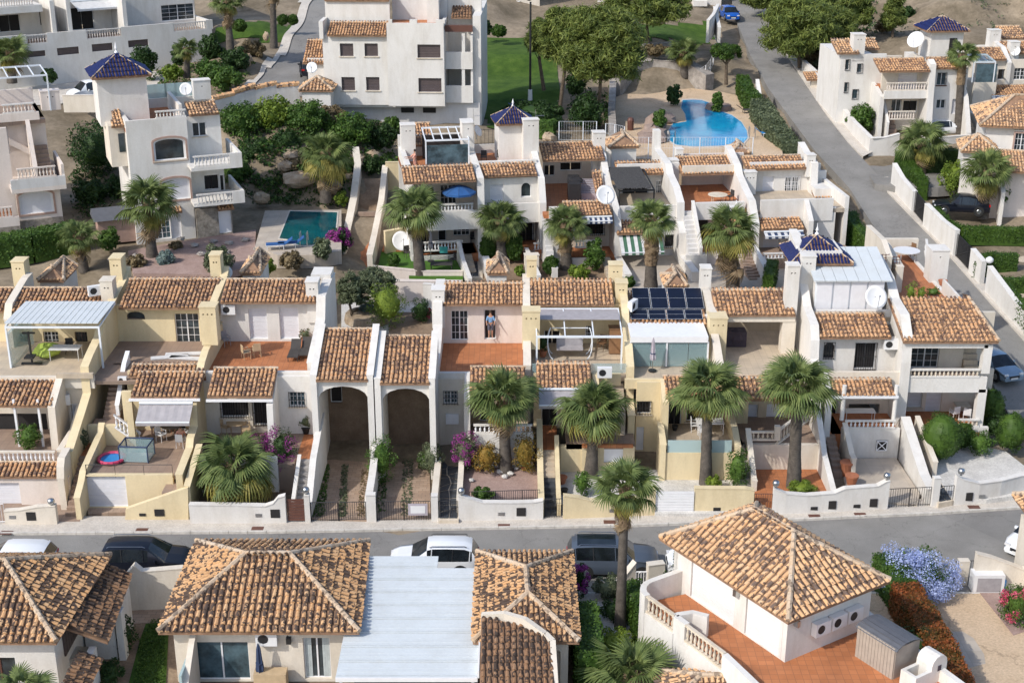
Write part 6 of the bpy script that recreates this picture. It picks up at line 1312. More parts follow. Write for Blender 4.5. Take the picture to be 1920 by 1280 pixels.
for t,b in((98,130),(161,193)):z0,z1_=FT.hit(860,b,.8)[1],FT.hit(860,t,.8)[1];H.bm(x2+.01,xb,.8,1.0,z0,z1_,'white','balcony_wall');H.bm(x2+.01,xb,1.0,4.5,z0,z0+.2,'white','balcony_slab');H.bm(xb-.2,xb,1.0,4.5,z0,z1_+1.4,'white','parapet');H.bm(FT.hit(866,t,.9)[0],FT.hit(872,t,.9)[0],.85,1.1,z1_,z1_+1.6,'white','post')
H.bm(xb-.01,xb+.7,1.4,12,9,FT.hit(890,30,1.4)[1],'white');H.bm(x2,xb,.9,1.3,FT.hit(860,60,1)[1],FT.hit(860,48,1)[1],'brown','shade_beam');H.roofm(FT.hit(846,35,3)[0],FT.hit(884,35,3)[0],3,FT.hit(860,33,3)[1],2.6,.5,'tiledark')
H.bm(x0-1.6,x0+.02,1.0,6,9,FT.hit(590,110,1)[1],'white');P0=FT.hit(572,122,.8);q=H.roofm(x0-2.0,x0-.02,.7,FT.hit(590,118,.8)[1],3,.5)
FP=Frp(592,215,120,0);H=House('garden_pavilion','little white gatehouse with a hipped tile roof by the long curved wall','pavilion',FP,(0,0,10),mat='white');u0,z=FP.hit(560,170,0);u1,_=FP.hit(624,170,0)
H.bm(u0+.25,u1-.25,.2,3.0,9.5,z,'white');Q=[FP.M@Vector(p)for p in((u0,0,0),(u1,0,0),(u1,3.2,0),(u0,3.2,0))];tp=sum(Q,Vector())/4;H.hip([(p.x,p.y)for p in Q],(z,z+.9),[(tp.x,tp.y)],'tile3')
r,Pw=gwall([(400,218,11.0),(440,210,11.1),(480,203,11.2),(520,199,11.2),(562,200,11.0)],[1.3,1.4,1.6,1.9,2.0],'boundary_wall','grey','long curved grey boundary wall with a tile cap above the rockery',.4)
for a,b in zip(Pw[:-1],Pw[1:]):ridge_line(r,a+Vector((0,0,1.55 if a is Pw[0]else 1.8)),b+Vector((0,0,1.6 if a is Pw[0]else 2.05)),M['tile3'],.28,.5,'wall_tile')
FQ=Frp(230,138,141,33)
H=House('apartment_block','long white apartment block at the top left with balustraded terraces','apartment block',FQ,(0,2,12),mat='white');H.zb=11
a0,a1=FQ.hit(-120,130,0)[0],FQ.hit(400,90,0)[0];zt=FQ.hit(230,52,0)[1]
H.wallm(a0,a1,9,zt-.9,0,[((50,96,86,107),'shut dk'),((108,89,149,103),'shut dk'),((173,82,212,96),'shut dk'),((241,75,279,88),'shut dk')])
H.floor(a0,a1,.25,6,zt-1.0,'terra2',.3);H.bm(a1-.3,a1,.25,14,10,zt,'white')
seg=[-120,48,88,162,228,326,388,400]
for i in range(7):
 l,r_=FQ.hit(seg[i],70,0)[0],FQ.hit(seg[i+1],60,0)[0]
 if i in(1,3,5):H.balm((l,.1,zt-.9),(r_,.1,zt-.9),.9,'white','pink' if i<4 else 'white')
 else:H.bm(l,r_,0,.25,zt-.899,zt+.05,'white','parapet')
u2,z2=FQ.hit(230,10,4)
H.wallm(a0,a1-4,zt-1,z2+3,4.2,[((0,28,40,60),'dark'),((76,22,102,47),'shut dk'),((134,14,178,56),'dark'),((226,12,240,36),'dark'),((258,8,272,24),'dark')],'white')
H.wallm(a1-8,a1-.4,zt-1,z2+3,3.6,[((304,8,372,38),'grid door')],'white');H.bm(a0,a1,4.5,14,zt,z2+6,'white')
H.bm(a0,FQ.hit(78,20,1)[0],.6,4.2,FQ.hit(40,25,.6)[1],FQ.hit(40,12,.6)[1],'white','balcony_wall');H.balm((a0,.8,FQ.hit(40,12,.6)[1]),(FQ.hit(62,10,1)[0],.8,FQ.hit(40,12,.6)[1]),.9,'white','pink')
for x in(88,118,222):u,_=FQ.hit(x,40,2);H.bm(u,u+.4,.3,4.2,zt-.9,z2+1.4,'white','party_wall')
H.awning((132,4,208,12),4.2,2.2,.5,'fab_white')
FB2=Frp(520,60,176,2);H=House('beige_house','beige house beyond the lawn at the top between two palm trunks','house',FB2,(0,2,15),mat='beige');H.zb=14
H.wall((430,-30,566,52),0,[((444,8,468,34),'dark'),((540,-5,562,40),'open')],z0=13);H.bm(FB2.hit(430,0,0)[0],FB2.hit(566,0,0)[0],.26,8,13,22,'beige');H.bm(FB2.hit(487,0,-1)[0],FB2.hit(500,0,-1)[0],-1.2,-.4,13.5,24,'white','pillar');H.wall((500,8,560,52),-.6,(),z0=13);H.bm(FB2.hit(500,8,-.7)[0],FB2.hit(562,8,-.7)[0],-.75,-.3,FB2.hit(520,12,-.6)[1],FB2.hit(520,6,-.6)[1],'cream','balcony_slab')
for i in range(6):H.mb().box(FB2.hit(490,5,-1.2)[0],FB2.hit(494,5,-1.2)[0],-1.215,-1.202,FB2.hit(490,4+i*8,-1.2)[1]-.25,FB2.hit(490,4+i*8,-1.2)[1]).obj('name_tile',M['blue'],H.r)
FB3=Frp(930,70,170,0);H=House('white_house','white house with a blue railed terrace above the dark lawn','house',FB3,(0,2,14),mat='white');H.zb=13
H.wall((905,25,978,70),0,(),z0=12);H.balus((915,2,975,24),0,'wpaint','wpaint');H.wall((900,-40,1010,10),3,[((930,-20,960,5),'dark')],z0=13);H.bm(FB3.hit(978,0,0)[0]-.3,FB3.hit(1012,0,0)[0],.3,3,12,21,'cream');H.bm(FB3.hit(900,0,0)[0],FB3.hit(1010,0,0)[0],3.3,9,12,24,'white')
FB4=Frp(1200,50,176,0);H=House('white_house','long white house half hidden behind the big pines at the top','house',FB4,(0,2,14),mat='white');H.zb=13
H.wall((1100,-60,1350,50),0,[((1115,-5,1140,20),'dark'),((1290,8,1310,35),'dark'),((1240,10,1260,40),'shut')],z0=12);H.bm(FB4.hit(1100,0,0)[0],FB4.hit(1350,0,0)[0],.26,8,12,24,'white')
for x in(1120,1180,1300):H.bm(FB4.hit(x,0,-2)[0],FB4.hit(x+26,0,-2)[0],-2.2,0,FB4.hit(x,12,-2)[1],FB4.hit(x,2,-2)[1],'white','balcony')
drape([(905,240),(903,160),(905,72),(985,72),(1050,110),(1060,200),(1060,240)],'lawn','grass')
drape([(1000,100),(1180,88),(1330,84),(1342,48),(1000,60)],'lawn','grass')
drape([(405,84),(535,82),(556,52),(405,56)],'lawn','grass')
PT=9.0
pad([(1158,298,PT),(1152,240,PT),(1155,182,PT),(1200,165,PT),(1290,165,PT),(1350,172,PT),(1410,185,PT),(1440,200,PT),(1462,260,PT),(1470,300,PT)],'pool_terrace','resin',3)
kp=[(1280,188),(1298,187),(1316,188),(1330,193),(1334,203),(1350,208),(1372,216),(1390,229),(1400,245),(1402,258),(1392,270),(1350,273),(1300,274),(1268,271),(1254,262),(1254,244),(1262,232),(1287,228),(1285,214),(1277,202)]
pad([(1328+(x-1328)*1.035,230+(y-230)*1.05,PT+.04)for x,y in kp],'pool_coping','walk',.2);pad([(x,y,PT+.06)for x,y in kp],'pool_water','water',.2)
FD2=Frp(1700,232,127,4);H=House('duplex_house','white two storey house with outside stairs and navy roof turret across the hill road','house',FD2,(-2,3,7.6),mat='white');H.zb=7
w=0;X=lambda px,py=200,ww=0:FD2.hit(px,py,ww)[0];Zf=lambda py,ww=0,px=1700:FD2.hit(px,py,ww)[1]
H.wall((1650,185,1742,228),1.8,[((1670,187,1688,214),'door'),((1692,189,1719,212),'dark')],'cream',z0=7.2,z1=Zf(178,.2));H.wall((1650,135,1745,185),1.8,[((1682,137,1718,168),'shut')],'cream',z0=Zf(180),z1=Zf(132))
H.bm(X(1655),X(1740),-.1,.15,Zf(185),Zf(170),'white','balcony_wall');H.balm((X(1661,170),0.02,Zf(170)),(X(1735,170),0.02,Zf(170)),.75,'cream','pink');H.floor(X(1652),X(1742),.15,1.8,Zf(183),'terra2',.2);H.balm((X(1665,222),0,Zf(224)),(X(1715,222),0,Zf(224)),.8,'cream','pink')
H.roof((1650,110,1745,134),-.3,.35);H.roof((1748,108,1802,128),.8,.35);H.wall((1745,128,1805,225),1.2,[((1756,137,1773,160),'blue bars sill bsill'),((1793,136,1802,153),'arch dk sill'),((1755,187,1772,204),'glass'),((1783,186,1800,214),'shut')],z0=7)
H.side(1738,150,1,[T(7,13.5),T(2.2,13.2),(0.6,112),(-.2,122),T(-.4,11),T(-.9,7.4)],.5,'white',zb=6.5);H.side(1812,150,1.2,[T(7,12.5),T(2,12.0),T(.8,11),T(0,9.6),T(-.8,8)],.4,'white',zb=6.5)
H.side(1651,150,1,[T(5,12.4),T(2,11.9),T(0,11.3),T(-.1,7.6)],.3,'white',zb=6.5)
wl=X(1612,210,3);wa=X(1568,210,3)
H.wall((1568,102,1652,216),3.0,[((1584,112,1592,132),'blue bars'),((1606,120,1616,137),'blue bars'),((1582,155,1589,174),'blue bars'),((1597,168,1608,186),'blue bars')],z0=6.8);H.bm(wa,X(1652),3.26,10,6.8,Zf(104,3,1600),'white')
H.roof((1570,76,1612,100),2.7,.35,'tile3');H.chim(1613,66,3.0,50,1.1,1.2,2,'white');H.roof((1622,72,1650,92),5.0,.4,'tile3')
H.stairs(wl+1.7,wl+2.7,-.2,7.6,3.0,10.6,9,'terra2',7);H.side(0,0,0,[T(3.3,12),T(2.4,11.8),T(-.4,9)],.2,'white',u=wl+1.65,zb=7)
H.floor(X(1652),X(1740),2.0,9,12.0,'terra',.5);H.bm(X(1662,80,5),X(1712,80,5),7.5,7.8,12,13.8,'cream');H.bm(X(1706,80,5),X(1722,80,5),5,6.2,12,14.4,'white','chimney');H.bm(X(1724,80,4),X(1736,80,4),4,5.2,12,14.2,'cream','chimney')
c=X(1772,100,4);H.bm(c-1.5,c+1.6,4,7,11,Zf(58,4,1770),'white','tower');H.bm(c+.3,c+1.0,3.95,4.0,11.6,Zf(72,4,1770),'dark','door');zt=Zf(58,3.6,1770);Q=[FD2.M@Vector(p)for p in((c-2.1,3.5,0),(c+2.0,3.5,0),(c+2.0,7.4,0),(c-2.1,7.4,0))];tp=sum(Q,Vector())/4;H.hip([(p.x,p.y)for p in Q],(zt,zt+1.1),[(tp.x,tp.y)],'bluet',.25,.5)
FD3=Frp(1860,200,133,3);H=House('duplex_house','white house with a glazed veranda at the upper right edge','house',FD3,(0,3,8),mat='cream');H.zb=7
H.roof((1830,90,1888,112),2.0,.35);H.roof((1886,78,1960,100),4.0,.35);H.wall((1822,112,1960,195),2.4,[((1870,130,1890,150),'dark'),((1900,128,1925,150),'grid')],z0=7);H.pergola((1826,116,1868,154),-.2,2.6,nb=4,mat='wmetal',glass='screen',zfloor=FD3.hit(1840,154,0)[1],rise=.3)
H.mb().box(FD3.hit(1828,150,0)[0],FD3.hit(1866,150,0)[0],-.15,-.12,FD3.hit(1840,154,0)[1],FD3.hit(1840,120,0)[1]).obj('glass_screen',M['glassb'],H.r);H.bm(FD3.hit(1826,150,0)[0],FD3.hit(1868,150,0)[0],-.2,2.4,7,FD3.hit(1840,154,0)[1],'cream')
H.roof((1858,160,1935,180),-.2,.35);H.awning((1858,181,1940,186),-.1,.5,.15,'fab_blue','fab_white');H.side(1858,180,0,[T(5,11.5),T(2,11.4),T(0,10.6),T(-.2,8)],.35,'cream',zb=7);H.side(1893,120,2,[T(7,14.5),T(4,14.2),T(2,13)],.4,'white',zb=7)
H.chim(1868,58,6,50,1.1,1,2,'white',zb=11);H.chim(1905,80,3.8,40,.9,1,1,'white',zb=11);H.roofm(FD3.hit(1880,70,7)[0],FD3.hit(1925,70,7)[0],7,14.6,2.2,.4,'tile3');H.bm(FD3.hit(1830,100,6)[0],FD3.hit(1960,100,6)[0],5,10,7,13.5,'cream')
H.stairs(FD3.hit(1812,238,-3)[0],FD3.hit(1828,238,-3)[0],-4.5,6.6,-1,8.8,9,'sand',6);H.bm(FD3.hit(1826,238,-2)[0],FD3.hit(1840,238,-2)[0],-4,2.4,6,8.8,'white')
FR2=Frp(1890,330,112,-12);H=House('villa','white villa with pinkish tiled roofs at the right edge beside the tall palm','villa',FR2,(2,3,6),mat='white');H.zb=5
u0,zv=FR2.hit(1840,205,2);u1,_=FR2.hit(1980,205,2);Q=[FR2.M@Vector(p)for p in((u0,1.6,0),(u1+2,1.6,0),(u1+2,9.6,0),(u0,9.6,0))];tp=sum(Q,Vector())/4;zv2=FR2.hit(1900,238,1.6)[1]
H.hip([(p.x,p.y)for p in Q],(zv2,zv2+1.9),[(tp.x-1,tp.y),(tp.x+2,tp.y)],'tile3',.26,.4);H.bm(u0+.6,u1,2.26,9,5,zv2-.1,'white');H.wall((1896,245,1960,300),2.0,[((1900,250,1925,284),'grid trim')],z0=5)
z5=FR2.hit(1835,285,-1)[1];Q=[FR2.M@Vector(p)for p in((FR2.hit(1802,280,-1)[0],-1,0),(FR2.hit(1872,290,-1)[0],-1,0),(FR2.hit(1872,290,-1)[0],3.0,0),(FR2.hit(1802,280,-1)[0],3.0,0))];tp=sum(Q,Vector())/4;H.hip([(p.x,p.y)for p in Q],(z5,z5+1.0),[(tp.x,tp.y)],'tile3',.26,.4);H.bm(FR2.hit(1806,285,-.6)[0],FR2.hit(1870,285,-.6)[0],-.6,2.8,5,z5,'white')
H.side(1880,320,-2,[T(2,9.5),T(0,8.6),T(-4,7.2)],.3,'white',zb=4);H.roofm(FR2.hit(1868,330,-3)[0],FR2.hit(1960,330,-3)[0],-3,FR2.hit(1900,322,-3)[1],3,.35,'tile3');H.bm(FR2.hit(1835,350,-2)[0],FR2.hit(1970,350,-2)[0],-2.4,2,4,FR2.hit(1900,322,-3)[1],'pink')
H.wall((1855,322,1875,350),-2.6,(),'pink',z0=4);
gwall([(1506,134,rz(134)),(1530,160,rz(160)),(1566,210,rz(210)),(1600,252,rz(250)),(1632,284,rz(280)),(1655,291,6.9),(1682,290,6.9)],[1.1,1.3,1.3,1.2,1.2,1.6,1.9],'boundary_wall','white','white boundary wall curving round the duplex garden at the junction',.35)
gwall([(1725,264+24,6.6),(1760,282,6.6),(1830,276,6.6)],[1.2,1.2,1.2],'boundary_wall','white','white garden wall with box openings behind the round palm',.3)
gwall([(1673,350,rz(345)),(1690,372,rz(370)),(1712,398,rz(398))],[2.0,1.7,1.7],'boundary_wall','white','white wall section above the first black iron gate at the junction',.35)
gwall([(1733,425,rz(425)),(1765,458,rz(458)),(1790,482,rz(482))],[1.9,1.9,2.1],'boundary_wall','white','white wall section between the two black iron gates',.35)
gwall([(1819,512,rz(512)),(1840,535,rz(535))],[1.9,1.8],'boundary_wall','white','short white wall section between the iron gate and the pillar with ball',.35)
gwall([(1850,548,rz(548)),(1900,605,rz(605)),(1960,670,rz(670))],[2.0,1.6,1.6],'boundary_wall','white','white wall running out of the right edge under the white railing',.35)
for a,b,l in(((1713,400),(1732,424),'first black iron gate of the hill road below the junction'),((1791,483),(1818,511),'wide black iron gate of the hill road with slanted panels')):
 p,q=G(a[0],a[1],rz(a[1])),G(b[0],b[1],rz(b[1]));r=empty('iron_gate',p,0,l,'gate','black iron gates of the hill road');ironrail(p,q,1.9,parent=r,name='gate_leaf',sp=.16);m=MB();m.tube(p+Vector((0,0,.2)),q+Vector((0,0,1.7)),.03);m.obj('brace',M['black'],r);d=q-p;n_=Vector((-d.y,d.x,0)).normalized()*.05;m=MB();m.add([p+n_+Vector((0,0,.1)),q+n_+Vector((0,0,.1)),q+n_+Vector((0,0,1.85)),p+n_+Vector((0,0,1.85))],[(0,1,2,3)]);m.obj('panel',M['black'],r)
FS2=Frp(1540,160,140,6);H=House('garden_shed','low white shed with a single tiled roof behind the boundary wall','shed',FS2,(0,0,9.6),mat='cream');H.roof((1513,135,1563,150),0,.35);H.wall((1520,150,1562,168),.3,(),z0=8)
def meshfence(pts,hgt,label,z=None,mat='wmetal',n=None,name='wire_fence'):
 P=[G(p[0],p[1],p[2]if len(p)>2 else z)for p in pts];r=empty(name,P[0],0,label,'fence')
 for p in P:m=MB();m.tube(p,p+Vector((0,0,hgt)),.04,.04,6);m.obj('post',M[mat],r)
 for a,b in zip(P[:-1],P[1:]):
  m=MB();L=(b-a).length
  for i in range(int(L/.22)):p=a.lerp(b,i*.22/L);m.tube(p,p+Vector((0,0,hgt)),.005,None,3,False)
  for h in(.05,.5,1):m.tube(a+Vector((0,0,hgt*h)),b+Vector((0,0,hgt*h)),.010,None,4,False)
  m.obj('mesh_panel',M[mat],r)
meshfence([(1048,264,8.9),(1093,264,8.9),(1118,264,8.9)],1.7,'pale wire fence behind the upper row left of the pool')
meshfence([(1135,268,8.9),(1152,270,8.9),(1170,274,8.9)],1.7,'short pale wire fence between the chimney and the pool corner')
meshfence([(1158,298,PT),(1215,298,PT),(1262,298,PT),(1311,298,PT),(1359,298,PT),(1410,298,PT)],1.8,'long white railing along the front of the kidney pool terrace')
rp=[(1310,158,9.4),(1322,150,9.8),(1331,138,10.2),(1337,122,10.8),(1340,108,11.4)];meshfence(rp,1.5,'white handrail curving down to the pool from the road',mat='wpaint',name='handrail')
gwall([(1150,300,PT-.5),(1146,240,PT-.5),(1149,180,PT-.5)],[1.2,1.6,1.9],'stone_wall','greyrock','grey rubble wall on the left side of the pool terrace',.6)
gwall([(1152,178,PT),(1185,162,PT),(1220,158,PT),(1290,160,PT),(1330,168,PT)],[2,2.4,2.6,2.4,1.5],'stone_wall','greyrock','curved grey rubble wall behind the kidney pool',1.2)
gwall([(1205,100,12),(1260,96,12)],[.9,.9],'stone_wall','greyrock','low stone wall around the umbrella pine',.5)
gwall([(1326,72,12.6),(1336,60,13),(1345,40,13.2)],[1.9,1.9,1.9],'garden_wall','white','white arched wall end by the blue car',.3);gwall([(1348,75,12.4),(1338,50,12.9)],[1.3,2.2],'garden_wall','white','white sloping wall beside the hill road kerb',.3)
gwall([(1418,180,9.6),(1424,200,9.2)],[1.6,.9],'garden_wall','white','white gate pier in the hedge of the pool terrace',.3)
# ==== FOREGROUND VILLAS
pad([(-300,1500,.1),(-300,1120,.1),(300,1120,.1),(300,1500,.1)],'yard','soil',.5)
struct(MB().slab([Vector((-45,35,.05)),Vector((16,35,.05)),Vector((16,58.3,.05)),Vector((-45,58.3,.05))],.5).obj('garden',M['soil']))
struct(MB().slab([Vector((14.6,35,.14)),Vector((60,35,.14)),Vector((60,59.0,.14)),Vector((14.6,59.0,.14))],.5).obj('drive',M['resin']))
pad([(240,1285,.12),(262,1200,.12),(280,1150,.12),(318,1140,.12),(310,1300,.12),(240,1340,.12)],'lawn','grass',.3)
pad([(225,1170,.14),(232,1115,.14),(325,1115,.14),(318,1165,.14)],'yard','brick',.3)
pad([(1215,1110,.13),(1238,1110,.13),(1262,1180,.13),(1275,1225,.13),(1230,1230,.13),(1222,1160,.13)],'path','terra2',.3);pad([(1205,1140,.12),(1205,1120,.12),(1265,1120,.12),(1268,1240,.12),(1210,1235,.12)],'garden','gravel',.2);pad([(1105,1200,.12),(1105,1120,.12),(1200,1120,.12),(1200,1200,.12)],'garden','gravel',.2)
IND=300
# ---- centre villa
H=House('villa','cream villa with a hipped tile roof next to the white panel roof','villa',base=(-12,55,0),mat='cream');H.zb=0
ze=3.0;Yf=yat(1182,ze);c0=G(296,1184,ze);c1=G(676,1172,ze);c2=G(692,1014,ze);c3=G(356,1026,ze);zr=ze+1.55
g0,g1=G(456,1051,zr),G(541,1046,zr)
H.hip([(c0.x,c0.y),(c1.x,c0.y),(c2.x,c2.y),(c0.x,c2.y)],(ze,zr),[(g0.x,(c0.y+c2.y)/2),(g1.x,(c0.y+c2.y)/2)],'tile2',.29,.38,IND)
Yw=c0.y+.55;ul,ur=c0.x+.5,c1.x-.4
H.wallm(ul,ur,.1,ze-.05,Yw,[((373,1203,474,1320),'blue door'),((572,1195,622,1272),'door curt')],'cream');H.bm(ul,ur,Yw+.26,c2.y-.5,.1,ze-.06,'cream');H.bm(c0.x+.2,c1.x-.1,c0.y+.1,Yw+.01,ze-.2,ze-.16,'wpaint','soffit');H.bm(ul+.02,ur,Yw-.03,Yw-.002,ze-.45,ze-.2,'bluep','blue_band')
H.side(348,1200,Yw-1.4,[T(Yw,2.6),T(Yw-.6,2.4),T(Yw-2.4,1.2)],.2,'cream',zb=.1)
H.mb().box(F0.hit(347,1240,Yw-1)[0],F0.hit(352,1240,Yw-1)[0],Yw-2.2,Yw-.9,.3,1.9).obj('glass_screen',M['frost'],H.r)
za=2.9;A=[G(690,1042,za),G(822,1042,za),G(826,1067,za),G(903,1066,za),G(908,1270,za-.3),G(629,1270,za-.3),G(640,1176,za-.1)]
yT=A[0].y;H2=House('carport_canopy','large flat white sandwich panel roof between the two tiled villas','canopy',base=(-6,52,0),mat='white')
xl,xr_=A[0].x,A[3].x;xs=A[1].x;n=9;yB=A[4].y
for i in range(n):
 y0=yT+(yB-yT)*i/n;y1=yT+(yB-yT)*(i+1)/n+.025;z0,z1_=za-.3*i/n,za-.3*(i+1)/n
 x0=xl-.15 if y0>yat(1176,za)else A[5].x;x1=xs if i==0 else xr_
 if y1<c0.y:x0=A[5].x
 m=MB();m.add([(x0,y1,z1_),(x1,y1,z1_),(x1,y0,z0),(x0,y0,z0),(x0,y1,z1_-.06),(x1,y1,z1_-.06),(x1,y0,z0-.06),(x0,y0,z0-.06)],[(0,1,2,3),(7,6,5,4),(0,4,5,1),(1,5,6,2),(2,6,7,3),(3,7,4,0)])
 for k in range(4):yy=y1+(y0-y1)*(k+.5)/4;m.box(x0,x1,yy-.008,yy+.008,(z0+z1_)/2-.005,(z0+z1_)/2+.014)
 m.box(x0,x1,y1+.0,y1+.05,z1_,z1_+.035)
 m.obj('roof_panel',M['wpanel'],H2.r)
m=MB();m.box(xr_,xr_+.07,yB,A[3].y,za-.32,za+.03);m.box(A[5].x,xr_,yB-.06,yB,za-.46,za-.27);m.obj('edge_trim',M['wpaint'],H2.r)
for x,y in((xr_-.2,yB+.1),(A[5].x+.2,yB+.1),(xr_-.2,A[3].y-.3),(xl+.3,yT-.2)):H2.bm(x-.06,x+.06,y-.06,y+.06,.05,za-.35,'wpaint','post')
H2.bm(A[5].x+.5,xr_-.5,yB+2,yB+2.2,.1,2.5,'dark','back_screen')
# ---- brown roofs right of the canopy
H=House('villa','villa with mottled brown hipped roofs right of the white panel roof','villa',base=(0,55,0),mat='cream');H.zb=0
ze=2.9;zr=3.9;a=G(902,1040,ze);b=G(1057,1034,ze);c=G(1086,1202,ze);d=G(1030,1210,ze)
xR=(b.x+c.x)/2+.2;rdg0=G(986,1064,zr);rdg1=G(990,1112,zr)
cs=[(a.x-.2,c.y),(xR,c.y),(xR,b.y),(a.x-.2,b.y)]
o=H.hip([cs[1],cs[2],cs[3],cs[0]],(ze,zr),[(rdg1.x,rdg1.y),(rdg0.x,rdg0.y)],'tile2',.24,.36,120)
H.bm(a.x+.3,xR-.5,c.y+.5,b.y-.5,.1,ze-.02,'cream');q=F0.hit(1033,1215,c.y+.5)
H.wallm(F0.hit(1033,1215,c.y)[0],F0.hit(1066,1215,c.y)[0],.1,ze-.1,c.y+.2,[((1036,1218,1050,1300),'arch open')],'cream',.28)
e0=G(905,1285,2.2);e1=G(1040,1290,2.2);e2=G(1030,1190,3.4);e3=G(905,1128,3.6)
Pp=[Vector((e0.x-.1,e0.y-2,2.3)),Vector((e1.x,e0.y-2,2.3)),Vector((e1.x-.1,e2.y,3.5)),Vector((e0.x-.1,e3.y,3.5))]
Pp[3].y=Pp[2].y+.9;Pp[3].z=Pp[0].z+(Pp[2].z-Pp[0].z)*(Pp[3].y-Pp[0].y)/(Pp[2].y-Pp[0].y)
m=MB();m.add([tuple(p)for p in Pp]+[(p.x,p.y,p.z-.15)for p in Pp],[(0,1,2,3),(7,6,5,4),(0,4,5,1),(1,5,6,2),(2,6,7,3),(3,7,4,0)]);o=m.obj('lower_roof',M['bed'],H.r);tiles_on(o,Pp,M['tiledark'],.26,.36,170)
m=MB();cp=[Pp[3]+Vector((0,.05,.1)),Pp[3]+Vector((1.0,-.1,.25)),Pp[3]+Vector((1.9,-.5,.2)),Pp[2]+Vector((-.25,-.1,.1)),Pp[2]+Vector((.05,-.5,.0)),Pp[1]+Vector((.05,0,0))]
for p,q in zip(cp[:-1],cp[1:]):d_=(q-p);d_.z=0;nn=Vector((-d_.y,d_.x,0)).normalized()*.12;m.add([p-nn,p+nn,q+nn,q-nn]+[v-Vector((0,0,1.2))for v in(p-nn,p+nn,q+nn,q-nn)],[(0,1,2,3),(0,4,5,1),(2,6,7,3),(1,5,6,2),(3,7,4,0)])
m.obj('parapet',M['cream'],H.r);H.bm(e0.x,e1.x-.3,e0.y-2,e2.y-.3,.1,2.1,'cream')
# ---- left villa
H=House('villa','villa at the bottom left with a dark streaked pyramid tile roof','villa',base=(-26,54,0),mat='white');H.zb=0
ze=3.6;zr=5.4;p1=G(105,1203,ze);p2=G(190,1040,ze);p0=Vector((p1.x-9.4,p1.y,ze));p3=Vector((p0.x,p2.y,ze));xx=(p1.x+p2.x)/2;ap=G(5,1055,zr)
H.hip([(p0.x,p1.y),(p1.x,p1.y),(p1.x+.35,p2.y),(p0.x,p2.y)],(ze,zr),[(ap.x-.9,(p1.y+p2.y)/2),(ap.x,(p1.y+p2.y)/2)],'tile2',.29,.38,IND)
H.wallm(p0.x+.5,p1.x-.3,.1,ze-.05,p1.y+.5,[((-20,1232,42,1330),'glass brown door')],'white');H.bm(p1.x-.6,p1.x-.3,p1.y+.76,p2.y-.4,.1,ze-.05,'white')
H.bm(p0.x+.5,p1.x-.61,p1.y+2,p2.y-.4,.1,ze-.06,'white')
q1=G(200,1192,3.0);q2=G(254,1063,3.0);xa=p1.x-.2
Pp=[Vector((q1.x,q1.y,2.7)),Vector((q2.x-.2,q2.y-.2,2.7)),Vector((p1.x-.1,q2.y-.2,3.45)),Vector((p1.x-.1,q1.y,3.45))]
m=MB();m.add([tuple(p)for p in Pp]+[(p.x,p.y,p.z-.12)for p in Pp],[(0,1,2,3),(7,6,5,4),(0,4,5,1),(1,5,6,2),(2,6,7,3),(3,7,4,0)]);o=m.obj('side_roof',M['bed'],H.r);tiles_on(o,Pp,M['tiledark'],.29,.38,60)
H.bm(p1.x-.2,q1.x-.5,q1.y+2.6,q2.y-.4,.1,2.6,'white');H.bm(q1.x-.9,q1.x-.6,q1.y-1.8,q1.y+.3,.1,2.3,'white');H.bm(q1.x-.4,q1.x-.1,q1.y+2.5,q1.y+3.0,.1,2.6,'white','post');H.bm(p1.x+.55,p1.x+.9,q1.y-2.4,q1.y-2.1,.1,2.3,'white')
Pq=[Vector((p1.x+1.5,p1.y-1.6,2.1)),Vector((p1.x+1.5,p1.y+1.0,2.1)),Vector((p1.x+.6,p1.y+1.0,2.5)),Vector((p1.x+.6,p1.y-1.6,2.5))];m=MB();m.add([tuple(p)for p in Pq]+[(p.x,p.y,p.z-.1)for p in Pq],[(0,1,2,3),(7,6,5,4),(0,4,5,1),(1,5,6,2),(2,6,7,3),(3,7,4,0)]);o=m.obj('porch_roof',M['bed'],H.r);tiles_on(o,Pq,M['tiledark'],.26,.36,30)
m=MB()
for i in range(6):m.box(p1.x-.29,p1.x-.22,p1.y+1.5+i*.3,p1.y+1.75+i*.3,1.9,3.0)
m.obj('shutter',M['dkbrown'],H.r)
gwall([(236,1143,.1),(262,1141,.1),(275,1141,.1),(350,1138,.1)],[1.7,2.45,2.1,2.2],'garden_wall','cream','curved cream wall between the two villas behind the black parked car',.3)
gwall([(1128,1120,.1),(1145,1112,.1),(1165,1112,.1),(1188,1106,.1)],[.9,.6,.9,1.6],'garden_wall','cream','cream scalloped wall in front of the slate blue car',.3);gwall([(1212,1108,.1),(1243,1104,.1)],[1.5,1.5],'garden_wall','cream','rounded cream gate pier right of the white gate',.35)
p,q=G(1191,1108,.1),G(1211,1108,.1);r=empty('garden_gate',p,0,'small white barred garden gate beside the slate blue car','gate');ironrail(p,q,1.1,parent=r,name='gate_leaf',mat='wpaint',sp=.13,r=.02)
